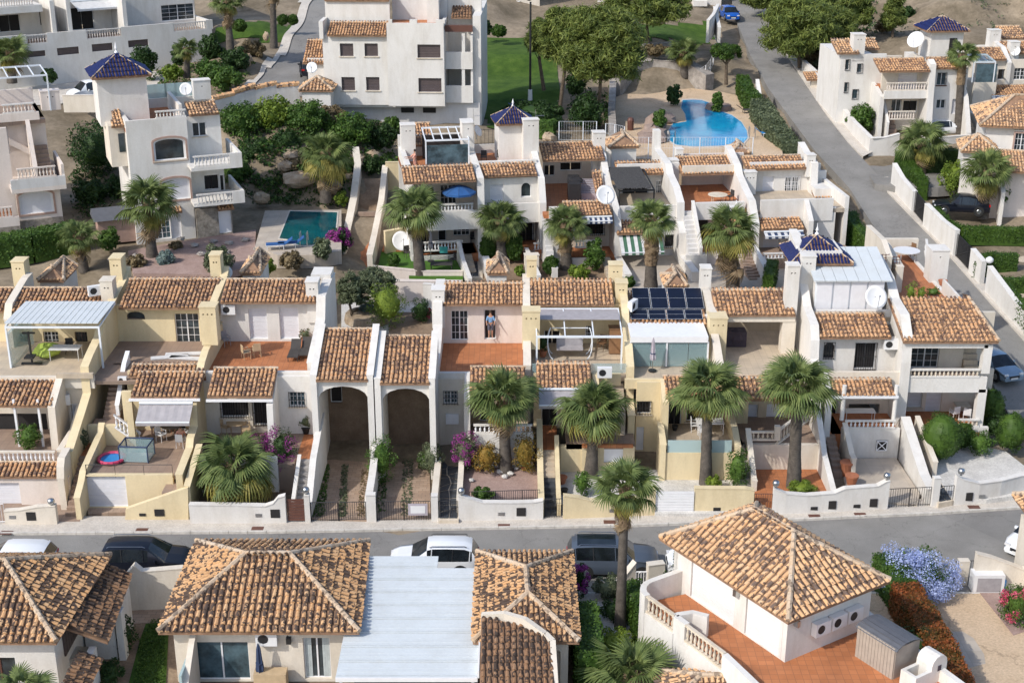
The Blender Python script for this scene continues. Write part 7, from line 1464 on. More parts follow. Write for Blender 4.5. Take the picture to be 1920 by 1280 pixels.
# ---- right villa, turned
B=G(1478,1165,5.3);L_=G(1270,995,5.3);Rr_=G(1672,1090,5.3)
ang=math.degrees(math.atan2(Rr_.y-B.y,Rr_.x-B.x))+1;FV=Fr((B.x,B.y),ang)
loc=lambda p:((p-FV.o).dot(FV.U),(p-FV.o).dot(FV.N));lu,lw=loc(Vector((L_.x,L_.y,0)));ru,rw=loc(Vector((Rr_.x,Rr_.y,0)))
H=House('villa','white villa turned to the street corner with pyramid tile roof and orange terrace','villa',FV,(ru/2,lw/2,0),mat='white');H.zb=0
Wd,Dp=ru,lw;ze=5.3;zr=7.15
Q=[FV.M@Vector(p)for p in((0,0,0),(Wd,0,0),(Wd,Dp,0),(0,Dp,0))]
r0=FV.M@Vector((Wd/2,Wd/2,0));r1=FV.M@Vector((Wd/2,Dp-Wd/2,0));Qx=[(p.x,p.y)for p in Q]
H.hip([Qx[1],Qx[2],Qx[3],Qx[0]],(ze,zr),[(r0.x,r0.y),(r1.x,r1.y)],'tile3',.30,.38,IND)
o_=.5;H.wallm(o_,Wd-o_,.1,ze-.12,o_,(),'white')
def vside(u,w0,w1,z0,z1,holes=(),mat='white',name='wall',t=.25):
 lo=[[(w0,z0),(w1,z0),(w1,z1),(w0,z1)]]+[[(a,c),(b,c),(b,d),(a,d)]for a,b,c,d in holes]
 return MB(FV.M).side(lo,u,t).obj(name,M[mat],H.r)
hol=[(.9,3.0,2.95,5.0),(3.7,6.6,2.95,5.0)]
vside(o_,o_+.26,Dp-o_,.1,ze-.12,hol)
for a,b,c,d in hol:
 f=MB(FV.M).box(o_+.1,o_+.16,a,b,c,d).obj('window',M['wpaint'],H.r);m=MB(FV.M);n=14
 for i in range(n):m.box(o_+.085,o_+.099,a+.04,b-.04,c+(d-c)*i/n,c+(d-c)*(i+.92)/n)
 m.obj('shutter',M['plast'],f)
H.bm(Wd-o_-.25,Wd-o_,o_+.26,Dp-o_,.1,ze-.12,'white');H.bm(o_+.3,Wd-o_-.3,o_+.3,Dp-o_-.3,.1,ze-.3,'white');H.bm(o_,Wd-o_,Dp-o_-.25,Dp-o_,.1,ze-.12)
zt=2.9;tl=loc(G(1283,1118,zt));tb=loc(G(1310,1235,zt));
fl=[(o_,Dp-1.4),(-1.55,Dp-1.0),(-2.0,Dp-2.2),(-2.1,1.5),(-2.4,-7),(4.5,-7),(5.0,-2.5),(5.5,.9),(5.3,.9),(5.3,.5),(.5,.5)]
MB(FV.M).flat(fl[::-1],zt-.3,zt).obj('terrace_floor',M['terra'],H.r);m=MB(FV.M);m.flat([(-1.9,Dp-1.1),(-2.0,-7),(4.4,-7),(4.9,-2.5),(5.2,.8),(.5,.8),(.5,Dp-1.5)][::-1],.1,zt-.31);m.obj('wall',M['white'],H.r)
def curvwall(pts,z0,z1,t=.28,name='parapet'):
 m=MB(FV.M);n=len(pts)
 for i,p in enumerate(pts):
  a=pts[max(0,i-1)];b=pts[min(n-1,i+1)];d=Vector((b[0]-a[0],b[1]-a[1],0)).normalized();q=Vector((-d.y,d.x,0))*t/2;P=Vector((p[0],p[1],0))
  zz=z1[i]if isinstance(z1,(list,tuple))else z1;m.v+=[tuple(P-q+Vector((0,0,z0))),tuple(P+q+Vector((0,0,z0))),tuple(P-q+Vector((0,0,zz))),tuple(P+q+Vector((0,0,zz)))]
 for i in range(n-1):k=4*i;m.f+=[(k,k+4,k+6,k+2),(k+1,k+3,k+7,k+5),(k+2,k+6,k+7,k+3)]
 m.f+=[(0,2,3,1),(4*n-4,4*n-3,4*n-1,4*n-2)];return m.obj(name,M['white'],H.r)
E=[(.5,Dp-1.0)]+[(-1.2-.9*math.sin(a),Dp-1.9+.9*math.cos(a))for a in np.linspace(0,1.57,6)]
curvwall(E,.1,3.95);yk=Dp-1.9
curvwall([(-2.1,yk),(-2.1,yk-2.0)],.1,3.1);H.balm((-2.1,yk,3.1),(-2.1,yk-1.9,3.1),.85,'cap','cap')
curvwall([(-2.1,yk-1.9),(-1.9,yk-1.9),(-1.3,yk-2.1),(-.95,yk-2.7)],2.8,3.95);curvwall([(-2.1,yk-1.95),(-2.1,yk-2.7)],.1,3.95)
curvwall([(-2.15,yk-2.7),(-2.2,yk-5.2)],.1,3.1);H.balm((-2.15,yk-2.7,3.1),(-2.2,yk-5.2,3.1),.85,'cap','cap')
curvwall([(-2.2,yk-5.2),(-2.3,yk-7.6),(-2.35,yk-12)],.1,[3.9,3.6,3.6]);curvwall([(5.6,.9),(5.1,-2.5),(4.6,-7)],.1,[3.45,3.45,3.45])
u=4.75;w0=-3.9;w1=-3.1;m=MB(FV.M);m.box(u-.45,u+.45,w0,w1,.1,3.75)
for i in range(6):
 a,b=math.pi*i/6,math.pi*(i+1)/6;A=(u-.45*math.cos(a),3.75+.4*math.sin(a));B_=(u-.45*math.cos(b),3.75+.4*math.sin(b));m.add([(A[0],w0,A[1]),(B_[0],w0,B_[1]),(B_[0],w1,B_[1]),(A[0],w1,A[1]),(u,w0,3.75),(u,w1,3.75)],[(0,1,2,3),(0,4,1),(2,5,3)])
ch=m.obj('chimney',M['white'],H.r);m=MB(FV.M);m.box(u-.1,u+.1,w0-.02,w0-.005,3.45,3.7);m.obj('vent_hole',M['fab_purple'],ch)
for a,b,c,d in((3.4,4.3,-3.9,-3.75),(3.4,4.3,-3.25,-3.1),(3.4,3.55,-3.749,-3.251)):H.bm(a,b,c,d,2.9,3.55,'white','parapet')
e=G(1300,1262,2.4);Pq=[Vector((e.x-1.4,e.y-2.2,1.9)),Vector((e.x+2.4,e.y-2.6,1.9)),Vector((e.x+2.2,e.y+.2,2.7)),Vector((e.x-.6,e.y+.4,2.7))]
H3=House('garden_store','low store with a pinkish tiled roof at the bottom edge under the villa terrace','store',base=(e.x,e.y,0),mat='white');H3.hip([(e.x-1.6,e.y-2.4),(e.x+2.6,e.y-2.4),(e.x+2.6,e.y+.5),(e.x-1.6,e.y+.5)],(2.2,2.9),[(e.x+.2,e.y-.9),(e.x+1.2,e.y-.9)],'tile3',.24,.34,90);H3.bm(e.x-1.3,e.y*0+e.x+2.3,e.y-2.1,e.y+.2,.1,2.15,'white')
gwall([(1792,1090,.1),(1812,1090,.1)],[1.2,1.2],'gate_pier','cream','cream pier of the drive gate beside the blue flowering bush',.3);gwall([(1822,1100,.1),(1850,1100,.1),(1912,1102,.1),(1960,1104,.1)],[1.9,1.7,1.1,1.1],'garden_wall','cream','cream wall behind the blue bin at the right edge',.3)
p,q=G(1788,1092,.1),G(1821,1090,.1);r=empty('iron_gate',p,0,'black iron drive gate right of the blue flowering bush','gate');ironrail(p,q,1.2,parent=r,name='gate_leaf',sp=.13)
pad([(1775,1195,.155),(1785,1183,.155),(1805,1183,.155),(1825,1195,.155),(1845,1225,.155),(1848,1243,.155),(1820,1250,.155),(1795,1235,.155),(1778,1215,.155)],'drive_patch','stamped',.02)
pad([(1835,1108,.16),(1880,1104,.16),(1930,1180,.16),(1900,1190,.16)],'garden','pgravel',.05)
FE=Frp(1915,1100,55,0);H=House('villa','white corner of a villa cut by the right edge next to the white car','villa',base=(21,53,0),mat='cream');H.zb=0
Pc=G(1914,1095,.1);H.bm(Pc.x,Pc.x+5,Pc.y-1.5,Pc.y+1.2,.1,zat(985,Pc.y),'cream');zz=zat(985,Pc.y-1.5);H.hip([(Pc.x-.35,Pc.y-2),(Pc.x+6,Pc.y-2),(Pc.x+6,Pc.y+1.7),(Pc.x-.35,Pc.y+1.7)],(zz,zz+1.0),[(Pc.x+1.5,Pc.y),(Pc.x+4,Pc.y)],'tile3',.26,.38)
# ==== STREET WALLS OF THE MIDDLE ROW
def swall(pts,label,mat,hgts,t=.3,box=(),slot=()):
 r,P=gwall([(x,y)for x,y in pts],hgts,'street_wall',mat,label,t,'garden wall',z=.12)
 for x,y,s in box:
  p=G(x,y,.12);Y=p.y-.14;u,z=F0.hit(x,y,Y);m=MB();m.box(u-s/2,u+s/2,Y-.04,Y,z-s*.45,z+s*.45);m.obj('meter_door',M['dark'],r)
 for x,y in slot:p=G(x,y,.12);Y=p.y-.14;u,z=F0.hit(x,y,Y);m=MB();m.box(u-.17,u+.17,Y-.03,Y,z-.11,z+.11);m.obj('letter_box',M['dkbrown'],r)
 return r
def ylow(x):return float(np.interp(x,[0,500,860,1050,1300,1480,1750,1855,1925],[980,978,974,970,960,961,947,940,922]))
def SW(xs,hs,label,mat,boxes=(),slots=()):
 return swall([(x,ylow(x))for x in xs],label,mat,hs,.3,[(x,ylow(x),.5)for x in boxes],[(x,ylow(x))for x in slots])
def wallpts(*a):return list(a)
def bx_(r,x,hz,s,Yo=.17,mat='dark',name='meter_door',w_=None):
 p=G(x,ylow(x),.12);m=MB();m.box(p.x-(w_ or s)/2,p.x+(w_ or s)/2,p.y-Yo,p.y-Yo+.03,hz,hz+s);m.obj(name,M[mat],r)
r=SW([12,40,75,109],[.75,.8,1.0,1.05],'cream street wall with meter door at the left edge before the stair opening','cream');bx_(r,62,.35,.5);bx_(r,27,.45,.2,mat='steel',name='letter_box',w_=.35)
r=SW([358,440,500,515,525,538],[1.1,1.05,1.0,1.15,1.5,1.6],'white street wall under the short palm left of the wooden gate','white');bx_(r,518,.45,.5);bx_(r,487,.5,.2,mat='steel',name='letter_box',w_=.35)
r=SW([573,583],[1.6,1.6],'white gate pier with ball left of the brick drive','white');r=SW([688,706],[1.6,1.6],'white gate pier between the two arched drives','white');r=SW([809,822],[1.5,1.5],'white gate pier left of the slate path','white')
r=SW([860,885,905,960,1000,1018],[1.5,1.25,1.05,1.0,1.0,1.1],'white street wall in front of the pink gravel bed','white');bx_(r,977,.35,.5);bx_(r,940,.4,.2,mat='steel',name='letter_box',w_=.35)
r=SW([1056,1085,1105,1140,1200,1222,1227],[1.35,1.2,1.0,.9,1.05,1.5,1.6],'yellow street wall behind the street palm trunk','yellow');bx_(r,1184,.35,.5);bx_(r,1148,.4,.2,mat='steel',name='letter_box',w_=.35)
r=SW([1300,1330,1395,1411],[1.5,1.5,1.5,1.4],'yellow street wall right of the white slatted gate','yellow');bx_(r,1343,.3,.2,name='letter_box',w_=.4)
r=SW([1447,1470,1510,1560,1580,1640,1655,1662],[1.5,1.2,1.05,1.1,1.35,1.4,1.65,1.7],'white wavy street wall in front of the orange tiled garden','white');bx_(r,1557,.3,.5);bx_(r,1524,.3,.2,name='letter_box',w_=.4);bx_(r,1634,.3,.5);bx_(r,1604,.3,.2,name='letter_box',w_=.4)
r=SW([1744,1757],[1.7,1.7],'white pier between the drive gate and the path gate','white')
r=SW([1786,1800,1830,1870,1905,1930],[1.75,1.5,1.2,1.2,1.2,1.2],'white curved street wall around the corner gravel garden','white');bx_(r,1812,.35,.5);bx_(r,1838,.45,.2,mat='steel',name='letter_box',w_=.35)
def gate(x0,x1,label,mat='black',h=1.15,solid=False):
 p,q=G(x0,ylow(x0),.12),G(x1,ylow(x1),.12);r=empty('iron_gate' if not solid else 'slatted_gate',p,0,label,'gate')
 mid=p.lerp(q,.5)
 if solid:
  for i in range(8):m=MB();m.box(p.x,q.x,p.y-.03,p.y,.2+i*.165,.2+i*.165+.14);m.obj('slat',M[mat],r)
 else:
  for a,b in((p,mid-(q-p)*.01),(mid+(q-p)*.01,q))if(q-p).length>1.5 else((p,q),):ironrail(a,b,h,parent=r,name='gate_leaf',mat=mat,sp=.12)
 return r
gate(540,572,'brown wooden gate with golden ornament before the grey stairs','brown',1.0,True)
gate(584,687,'wide black iron gate closing the first arched drive');rg=gate(707,808,'wide black iron gate with a purple and white sign closing the second drive')
m=MB();p=G(785,ylow(785),.12);m.box(p.x-.55,p.x+.5,p.y-.06,p.y-.03,.45,1.15);sg=m.obj('sign',M['fab_lilac'],rg);m=MB();m.box(p.x-.42,p.x+.37,p.y-.075,p.y-.061,.58,1.02);m.obj('sign_panel',M['plast'],sg)
gate(823,858,'black iron gate in front of the slate stepping path');gate(1021,1053,'dark iron gate before the tiled entrance stairs');gate(1228,1299,'wide white slatted gate between the yellow walls','wpaint',1.2,True)
gate(1412,1446,'brown barred gate at the foot of the orange tiled garden','brown');gate(1663,1743,'black iron drive gate in front of the terracotta jars drive');gate(1758,1785,'narrow black iron gate before the dark slate steps');gate(0,11,'white picket gate at the left edge','wpaint')
ironrail(G(880,940,.8),G(1012,936,.8),.6,'low black railing at the front of the pink gravel bed',sp=.12)
for x,lab in((101,'at the stair opening of the left edge'),(577,'on the pier left of the brick drive'),(866,'at the left end of the pink gravel bed wall'),(1451,'at the left end of the wavy white wall'),(1657,'left of the drive gate with the jars'),(1795,'right of the narrow gate near the corner')):
 p=G(x,ylow(x),.12);m=MB();m.lathe([(.07,0),(.05,.06),(.16,.12),(.2,.25),(.16,.38),(.03,.43)],12,(p.x,p.y,p.z+{101:1.05,577:1.65,866:1.5,1451:1.55,1657:1.72,1795:1.75}[x]));tag(m.obj('globe_lamp',M['steel'],smooth=True),'grey globe lamp '+lab,'lamp')
p=G(1848,545,rz(545));m=MB();m.lathe([(.1,0),(.28,.15),(.28,.35),(.1,.5)],12,(p.x,p.y,p.z+2.1));tag(m.obj('globe_lamp',M['plast'],smooth=True),'white globe lamp on the wall pillar of the hill road','lamp')
# ==== PALMS
g1='fan palms in the gardens of the middle row';g2='fan palms in the gardens of the upper row'
palm(948,882,.8,945,735,72,'fan palm growing in the pink gravel bed with white stones',.34,52,7,8,.2,g1)
palm(1108,890,.5,1115,757,74,'fan palm with yellowing lower leaves in front of the white utility door',.34,50,12,3,.1,g1)
palm(1323,905,.35,1328,718,74,'fan palm with a clean trunk leaning before the frosted glass panel',.32,54,4,2,.05,g1)
palm(1488,912,.5,1497,715,72,'fan palm with a dark trunk in the orange tiled garden',.36,54,3,2,.05,g1)
palm(437,935,.4,437,862,80,'short bushy fan palm behind the white wall left of the stairs',.3,50,26,5,.3,g1)
palm(1163,1178,.1,1172,905,66,'tall slender fan palm standing before the street beside the slate blue car',.24,44,5,4,.25)
palm(1188,1330,.1,1186,1262,100,'big fan palm crown at the bottom edge below the yellow green bush',.3,40,2,0,.2)
palm(45,1400,.1,40,1290,60,'tips of a fan palm at the bottom left edge',.2,26,2,0,.2)
palm(788,514,4.6,778,385,58,'fan palm on the artificial lawn beside the big dish',.38,48,5,4,.15,g2)
palm(942,492,4.4,937,405,48,'fan palm in front of the arched niche house',.42,48,3,4,.5,g2);palm(1062,502,4.4,1060,413,46,'fan palm beside the green clipped bushes below the brown open terrace',.40,46,2,5,.6,g2)
palm(1220,545,4.3,1222,403,48,'fan palm with a shaggy brown trunk before the green striped awning',.42,50,2,10,.6,g2,8);palm(1374,545,4.3,1370,420,56,'fan palm with a big yellow skirt of old leaves beside the outside stairs',.42,50,20,10,.6,g2,6)
palm(285,482,6.2,276,372,66,'fan palm on the pinkish ground before the tall tower house',.36,50,4,5,.4);palm(157,502,5.8,146,437,44,'small fan palm on brown soil by the hedge of the left tall house',.3,40,4,4,.6)
palm(22,150,11.6,18,92,40,'fan palm at the top left edge before the long white block',.4,44,4,4,.5);palm(610,372,7.2,610,278,52,'bushy fan palm on the rockery behind the teal pool',.4,50,14,6,.5);palm(350,140,12,350,88,27,'small fan palm among the shrubs under the long white block',.3,34,3,2,.4)
palm(432,88,14,425,-6,40,'fan palm at the top beside the white block end',.34,40,4,6,.5);palm(513,85,14,510,-40,44,'tall dark trunked fan palm before the beige house',.34,40,3,3,.3)
palm(1797,262,7.0,1805,98,34,'very tall slim fan palm beside the duplex house stairs',.4,40,4,3,.3);palm(1893,215,7.4,1893,148,40,'fan palm before the glazed veranda at the right edge',.36,40,3,4,.4);palm(1727,328,6.3,1730,258,50,'fan palm in the hedged garden beside the junction',.36,44,6,4,.4);palm(1843,402,5.2,1852,315,54,'fan palm with a pinkish trunk behind the black covered car',.4,46,4,3,.2)
palm(1283,140,10.2,1282,92,32,'dense low fan palm above the rubble wall of the kidney pool',.4,46,10,0,.3)
# ==== TREES
tree(1122,228,9.2,1128,92,172,165,'big light green pine leaning over the lawn beside the pool wall',k=130,n=190,size=.2);tree(1050,190,10.4,1058,70,100,130,'tall rounded dark green pine behind the street lamp',k=60,n=170,size=.2)
tree(1020,160,10.8,1010,72,56,80,'small round pine left of the street lamp',k=30,n=140,size=.18);tree(1218,90,12.4,1215,12,190,72,'wide umbrella pine at the top with a bare trunk',k=70,n=170,size=.2)
tree(1500,130,10.4,1500,55,150,130,'large pine beside the hill road at the top',k=80,n=180,size=.22);tree(1440,40,12.4,1440,-8,110,60,'pine at the top edge beside the blue car road',k=40,n=160,size=.22);tree(1562,120,10.4,1560,62,90,120,'darker pine next to the tiled shed',k=60,n=170,size=.22,mat='pine');tree(1470,70,12,1475,30,80,70,'rounded pine nearest the hill road kerb',k=40,n=160,size=.22);tree(1600,70,12.4,1598,22,80,80,'pine at the back of the roadside clump',k=40,n=160,size=.22);tree(1530,20,13.6,1530,-10,110,60,'pine cut by the top edge in the roadside clump',k=44,n=160,size=.22);tree(1675,72,12.2,1676,30,48,90,'narrow pine before the dry hillside',k=30,n=140,size=.2)
tree(1557,140,9.9,1555,115,60,44,'low olive green tree below the dark pine',mat='olive',k=24,n=120,size=.2)
tree(1362,150,9.9,1364,98,68,36,'flat topped clipped ficus tree with pale trunk and spreading roots',mat='hedge',name='ficus_tree',k=40,n=170,size=.12,el=1)
tree(1405,20,12.6,1400,-20,60,40,'pine above the white arched wall at the top',k=24,n=120,size=.2)
tree(664,598,4,664,545,70,80,'open dark green tree in the back garden left of the grey green one',mat='olive',name='garden_tree',k=34,n=110,size=.12,trunk_r=.1,el=1.2);tree(700,590,4,702,532,96,64,'grey green bushy olive tree in the back garden behind the carports',mat='olive',name='olive_tree',k=44,n=170,size=.11,trunk_r=.12,el=1.2)
# ==== SHRUBS
SH=[(716,905,.3,54,90,'leaf','tall green shrub overhanging the white wall between the two drives'),(810,890,.35,46,64,'olive','thin grey green shrub beside the slate path'),(796,880,.3,26,34,'leaf','small green shrub at the edge of the paved drive'),(912,890,.8,52,62,'rust','rusty green shrub left of the palm in the pink gravel bed'),(984,888,.8,50,78,'rust','rusty green shrub right of the palm in the pink gravel bed'),(905,938,.8,44,22,'leaf','low green ground shrub at the pink gravel bed wall'),(1092,930,.5,32,52,'leaf','small round orange tree in the white gravel garden'),(1338,918,.4,34,26,'leafl','yellow green shrub behind the yellow wall'),(1382,918,.4,50,78,'leaf','leafy palm like shrub at the right end of the yellow wall'),(1505,930,.5,64,26,'leafl','low light green shrub beside the orange tiled garden palm'),(1440,868,.6,50,30,'leafd','dark shrubs along the orange tiled garden wall'),(1466,858,.6,22,28,'hedge','small clipped ball shrub below the cream balustrade'),(1765,866,.5,84,92,'hedge','large clipped round bush in the corner gravel garden'),(1806,842,.5,40,52,'hedge','smaller clipped bush behind the large round bush'),(1838,852,.5,58,40,'leaf','spreading green bush right of the large round bush'),(1895,846,.4,62,74,'hedge','clipped ball bush beside the hill road corner'),(1857,800,.8,56,74,'hedge','upper clipped ball bush behind the corner house'),(1862,820,.6,38,40,'leafd','dark bush under the upper ball bush'),(55,840,2.2,55,44,'leaf','green potted shrub on the balustraded terrace at the left edge'),(150,845,2.1,36,40,'olive','small yellow green shrub by the stairs landing'),(505,905,.4,46,34,'leafd','dark shrub under the bougainvillea beside the stairs'),(390,920,.4,50,36,'leaf','green shrub under the short palm'),(726,616,4,84,84,'leafl','round light green bush in the back garden behind the right carport'),(790,605,4,44,42,'leafd','dark green bush with pink flowers in the back garden'),(690,590,4,40,24,'agave','bluish agave clump on the round stone bed'),(770,470,4.8,20,14,'leaf','x'),(738,500,4.6,22,24,'leaf','small shrub at the front of the artificial lawn'),(918,490,4.4,40,60,'hedge','clipped green bush left of the palm before the niche house'),(962,492,4.4,36,60,'hedge','clipped green bush right of the palm before the niche house'),(1033,515,4.4,32,34,'hedge','bright green clipped shrub in the upper garden'),(1115,510,4.4,38,62,'leaf','tall green shrub beside the upper garden stairs'),(1085,522,4.4,44,22,'leafl','light green low shrub in front of the upper stairs'),(1040,468,4.6,40,46,'olive','loose grey green shrub beside the shaggy palm'),(975,518,4.3,18,20,'leafl','small yellow green plant beside the small tiled hut'),(1180,540,4.2,22,20,'leaf','small dark plant before the solar panel roof'),(410,515,6,60,52,'olive','tall olive green bush behind the chimney of the orange terrace house'),(500,515,6,36,26,'leafl','yellow green bush right of the tiled stair hut'),(545,505,6,50,30,'dry','dry grey shrubs at the wire fence before the teal pool'),(605,485,6.4,40,34,'olive','grey green agave shrub in front of the teal pool'),(205,470,6.2,44,40,'leaf','green shrub with pink flowers by the fan palm'),(310,500,6,40,28,'agave','blue green succulent clump behind the yellow house roof'),(330,470,6.1,28,16,'dry','round dry cushion plant on the pinkish ground'),(255,505,6,44,24,'dry','dry weeds behind the yellow house roof'),(450,260,9.8,90,60,'leaf','dense green shrub mass on the left of the rockery'),(510,250,10,100,62,'leafl','bright green shrub on the rockery below the curved wall'),(580,250,10.2,90,56,'leaf','green creeper mound on the rockery below the gatehouse'),(660,275,9.2,84,56,'leaf','glossy green creeper in the middle of the rockery'),(715,280,8.6,60,48,'leafd','dark creeper on the rockery beside the upper row house'),(480,320,7.8,90,56,'leafd','dark bush hanging down the rockery on the left'),(560,330,7.8,70,40,'dry','dry brownish bush among the rocks'),(640,330,7.6,60,44,'leaf','green bush beside the top of the ramp path wall'),(440,345,7.4,60,44,'leaf','green bush right of the tower house balcony'),(700,325,7.8,44,32,'leafd','small dark shrub at the top of the ramp path'),(640,385,6.6,28,24,'leafl','yellow green shrub by the teal pool corner'),(540,290,8.8,70,44,'leafd','dark green bush behind the big boulder'),(620,235,10.4,60,34,'dry','dry bush at the foot of the gatehouse'),(735,250,9.2,40,26,'leaf','green creeper end beside the white pavilion wall'),(180,330,7.6,90,90,'leafd','very dark bush between the two tall houses'),(170,380,6.9,70,40,'leafd','dark hedge bush beside the small grey hut'),(225,370,7,46,40,'leafd','dark bush behind the crown of the large palm'),(93,155,11.4,28,24,'leafd','small round bush before the long white block'),(270,135,11.8,50,44,'leafd','spiky dark yucca bush before the white block'),(322,150,11.8,42,26,'leafl','bright green round bush beside the glass screen'),(335,125,12.2,24,40,'leafd','dark slim shrub beside the small palm'),(395,115,12.4,44,46,'leafd','dark round bush at the block corner'),(420,165,11.8,70,36,'leaf','green hedge bushes at the curve of the back street'),(475,110,12.6,50,30,'dry','x2'),(395,150,12,60,34,'leaf','wide green bush above the curved wall'),(440,130,12.3,60,36,'leafd','dark green creeper on the stone bank'),(449,60,14.2,28,22,'hedge','first clipped ball bush on the lawn before the beige house'),(530,47,14.6,22,18,'hedge','small clipped bush left of the dark gate'),(549,47,14.6,20,18,'hedge','small clipped bush right beside the dark gate'),(935,70,13,30,22,'hedge','clipped dark bush below the white terrace'),(912,66,13,20,28,'leafd','dark bush at the corner of the white block'),(1000,232,9.2,140,34,'leafd','dark bushes behind the navy turret'),(1100,240,9,60,60,'leafd','dark undergrowth beneath the leaning pine'),(1080,180,9.9,40,44,'leafd','dark shrub behind the leaning pine trunk'),(1345,210,9.1,20,38,'leaf','tall leafy plant in a stone ring beside the kidney pool'),(1263,196,9.2,30,34,'leafd','dark shrubs on top of the artificial pool rock'),(1236,245,9.1,24,36,'leaf','young palm like plant on the front of the pool rock'),(1230,105,12,60,18,'dry','dry plants around the umbrella pine bank'),(1470,85,12,50,40,'pine','green undergrowth beside the hill road'),(1540,60,12.4,70,40,'leafd','dark undergrowth below the pines'),(1530,120,10.6,60,30,'dry','dry bushes by the white boundary wall top'),(1655,235,8,56,56,'leaf','round dark green bush in the duplex garden'),(1615,245,8,54,48,'leaf','broad green shrub at the left of the duplex garden'),(1690,240,7.8,44,34,'leaf','low green shrub before the duplex terrace'),(1585,210,8.4,20,28,'leafl','small yucca beside the duplex wall'),(1765,225,7.8,46,36,'leafl','yellow green bush beside the tall slim palm'),(1790,365,5.8,64,60,'leafl','bright yellow green bush behind the black covered car'),(1815,340,6,40,50,'leaf','green shrub beside the pinkish trunk palm'),(1880,390,5.4,48,44,'leaf','green shrub under the right edge palm'),(1720,318,6.4,44,26,'leafd','small dark yuccas behind the junction wall'),(1700,35,13.2,30,20,'leafd','dark scrub on the dry hillside'),(1770,30,13.5,26,18,'leafd','lone scrub bush on the dry hillside left of the turret'),(1850,38,13,30,14,'olive','low scrub on the dry hillside right of the turret'),(1660,60,12.6,40,22,'dry','dry scrub at the foot of the hillside'),(1140,1125,.1,70,44,'olive','spiky light green yucca bush by the scalloped wall'),(1155,1240,.1,104,56,'leafl','yellow green shrub at the foot of the street palm'),(1240,1240,.1,40,40,'leafl','bright green bush beside the brick path end'),(1098,1200,.1,44,76,'leaf','tall green bush right of the brown hipped roof'),(1150,1165,.1,60,40,'leafd','dark low shrubs beneath the yucca'),(230,1225,.1,60,70,'leafd','dark shaded shrub in the garden left of the cream villa'),(205,1285,.1,60,50,'leafd','dark bush at the bottom left garden'),(1720,1250,.1,90,70,'leafd','dark green shrub behind the taupe shed'),(1900,1160,.1,60,60,'olive','x3'),(1770,1275,.1,60,40,'leafl','light green bush at the bottom right of the shed')]
for x,y,z,w_,h_,m_,l in SH:
 if l in('x',):continue
 l={'x2':'dry shrubs on the pinkish rock bank at the back street','x3':'green shrub at the right edge of the tan drive'}.get(l,l)
 shrub(x,y,z,w_,h_,l,m_,size=.055 if y>560 else .10 if y>280 else .13)
for x,y,z,w_,h_,m_,f_,l in((530,905,.4,64,110,'leafd','purple','purple bougainvillea bush hanging beside the grey stairs'),(490,850,1.6,60,34,'leafd','purple','low purple bougainvillea behind the short palm'),(812,815,.9,34,30,'leafd','purple','small purple bougainvillea on the right carport wall'),(874,882,.8,48,74,'olive','purple','purple bougainvillea climbing the white terrace balustrade'),(636,478,5.4,44,50,'leafd','purple','bright purple bougainvillea between the teal pool and the ramp'),(1083,1120,.1,42,66,'leafd','purple','dark purple bougainvillea beside the slate blue car'),(1722,1116,.1,138,80,'leaf','violet','large bush covered in pale blue flowers by the iron drive gate'),(1905,1175,.1,56,90,'leaf','pinkf','red flowered shrub at the right edge of the gravel strip'),(795,600,4,26,22,'leaf','pinkf','small pink flowered shrub against the white house'),(1270,330,0,1,1,'leaf','pinkf','z')):
 if l!='z':shrub(x,y,z,w_,h_,l,m_,size=.055 if y>560 else .1,flowers=f_,fn=420 if f_ in('violet',)else 70,cat='flowering shrub',name='flowering_shrub')
def hp(*a):return[G(x,y,z)for x,y,z in a]
hedge(hp((1690,1150,.1),(1722,1200,.1),(1755,1262,.1),(1790,1340,.1)),1.3,1.7,'long hedge with rusty red tips beside the tan drive','red',dens=260,size=.06);hedge(hp((1652,1092,.1),(1672,1118,.1),(1690,1146,.1)),1.2,1.7,'green hedge behind the red tipped one next to the right villa','leaf',dens=200,size=.06)
hedge(hp((1184,1150,.1),(1196,1185,.1),(1208,1222,.1)),.7,1.9,'column cypress hedge right of the street palm','hedge');hedge(hp((1252,1132,.1),(1256,1150,.1)),.5,1.8,'slim cypress pair by the cream gate pier','hedge');hedge(hp((1262,1095,.1),(1280,1095,.1)),.4,1.7,'short cypress hedge before the right villa corner','hedge')
hedge(hp((1092,1200,.1),(1100,1240,.1),(1106,1310,.1)),1.2,2.1,'tall dark green hedge beside the mottled brown roofs','leaf')
hedge(hp((1590,448,4.6),(1600,470,4.2),(1625,500,3.8)),.9,2.3,'clipped hedge between the end house and the hill road','hedge',dens=90);hedge(hp((1438,560,3.8),(1446,530,4)),.8,1.8,'short clipped hedge beside the garden stairs left of the navy turret','hedge',dens=90)
hedge(hp((1390,172,9.2),(1402,200,9.0),(1415,212,8.9)),1.2,1.7,'upper bright hedge between the kidney pool and the road','hedge',dens=80,size=.1);hedge(hp((1422,225,8.9),(1450,270,8.4),(1482,312,7.6)),1.7,2.0,'long rounded hedge along the hill road beside the pool terrace','olive',dens=90,size=.1)
hedge(hp((1338,110,11),(1362,112,10.8)),1.4,1.2,'low hedge piece near the ficus tree','leaf',dens=70,size=.1)
hedge(hp((1683,322,6.2),(1712,355,5.6),(1728,378,5.3)),.9,1.9,'curved clipped hedge behind the junction wall','hedge',dens=90);hedge(hp((1708,322,6.4),(1790,326,6.2)),1.2,2.2,'tall dark hedge behind the junction palm','leafd',dens=90)
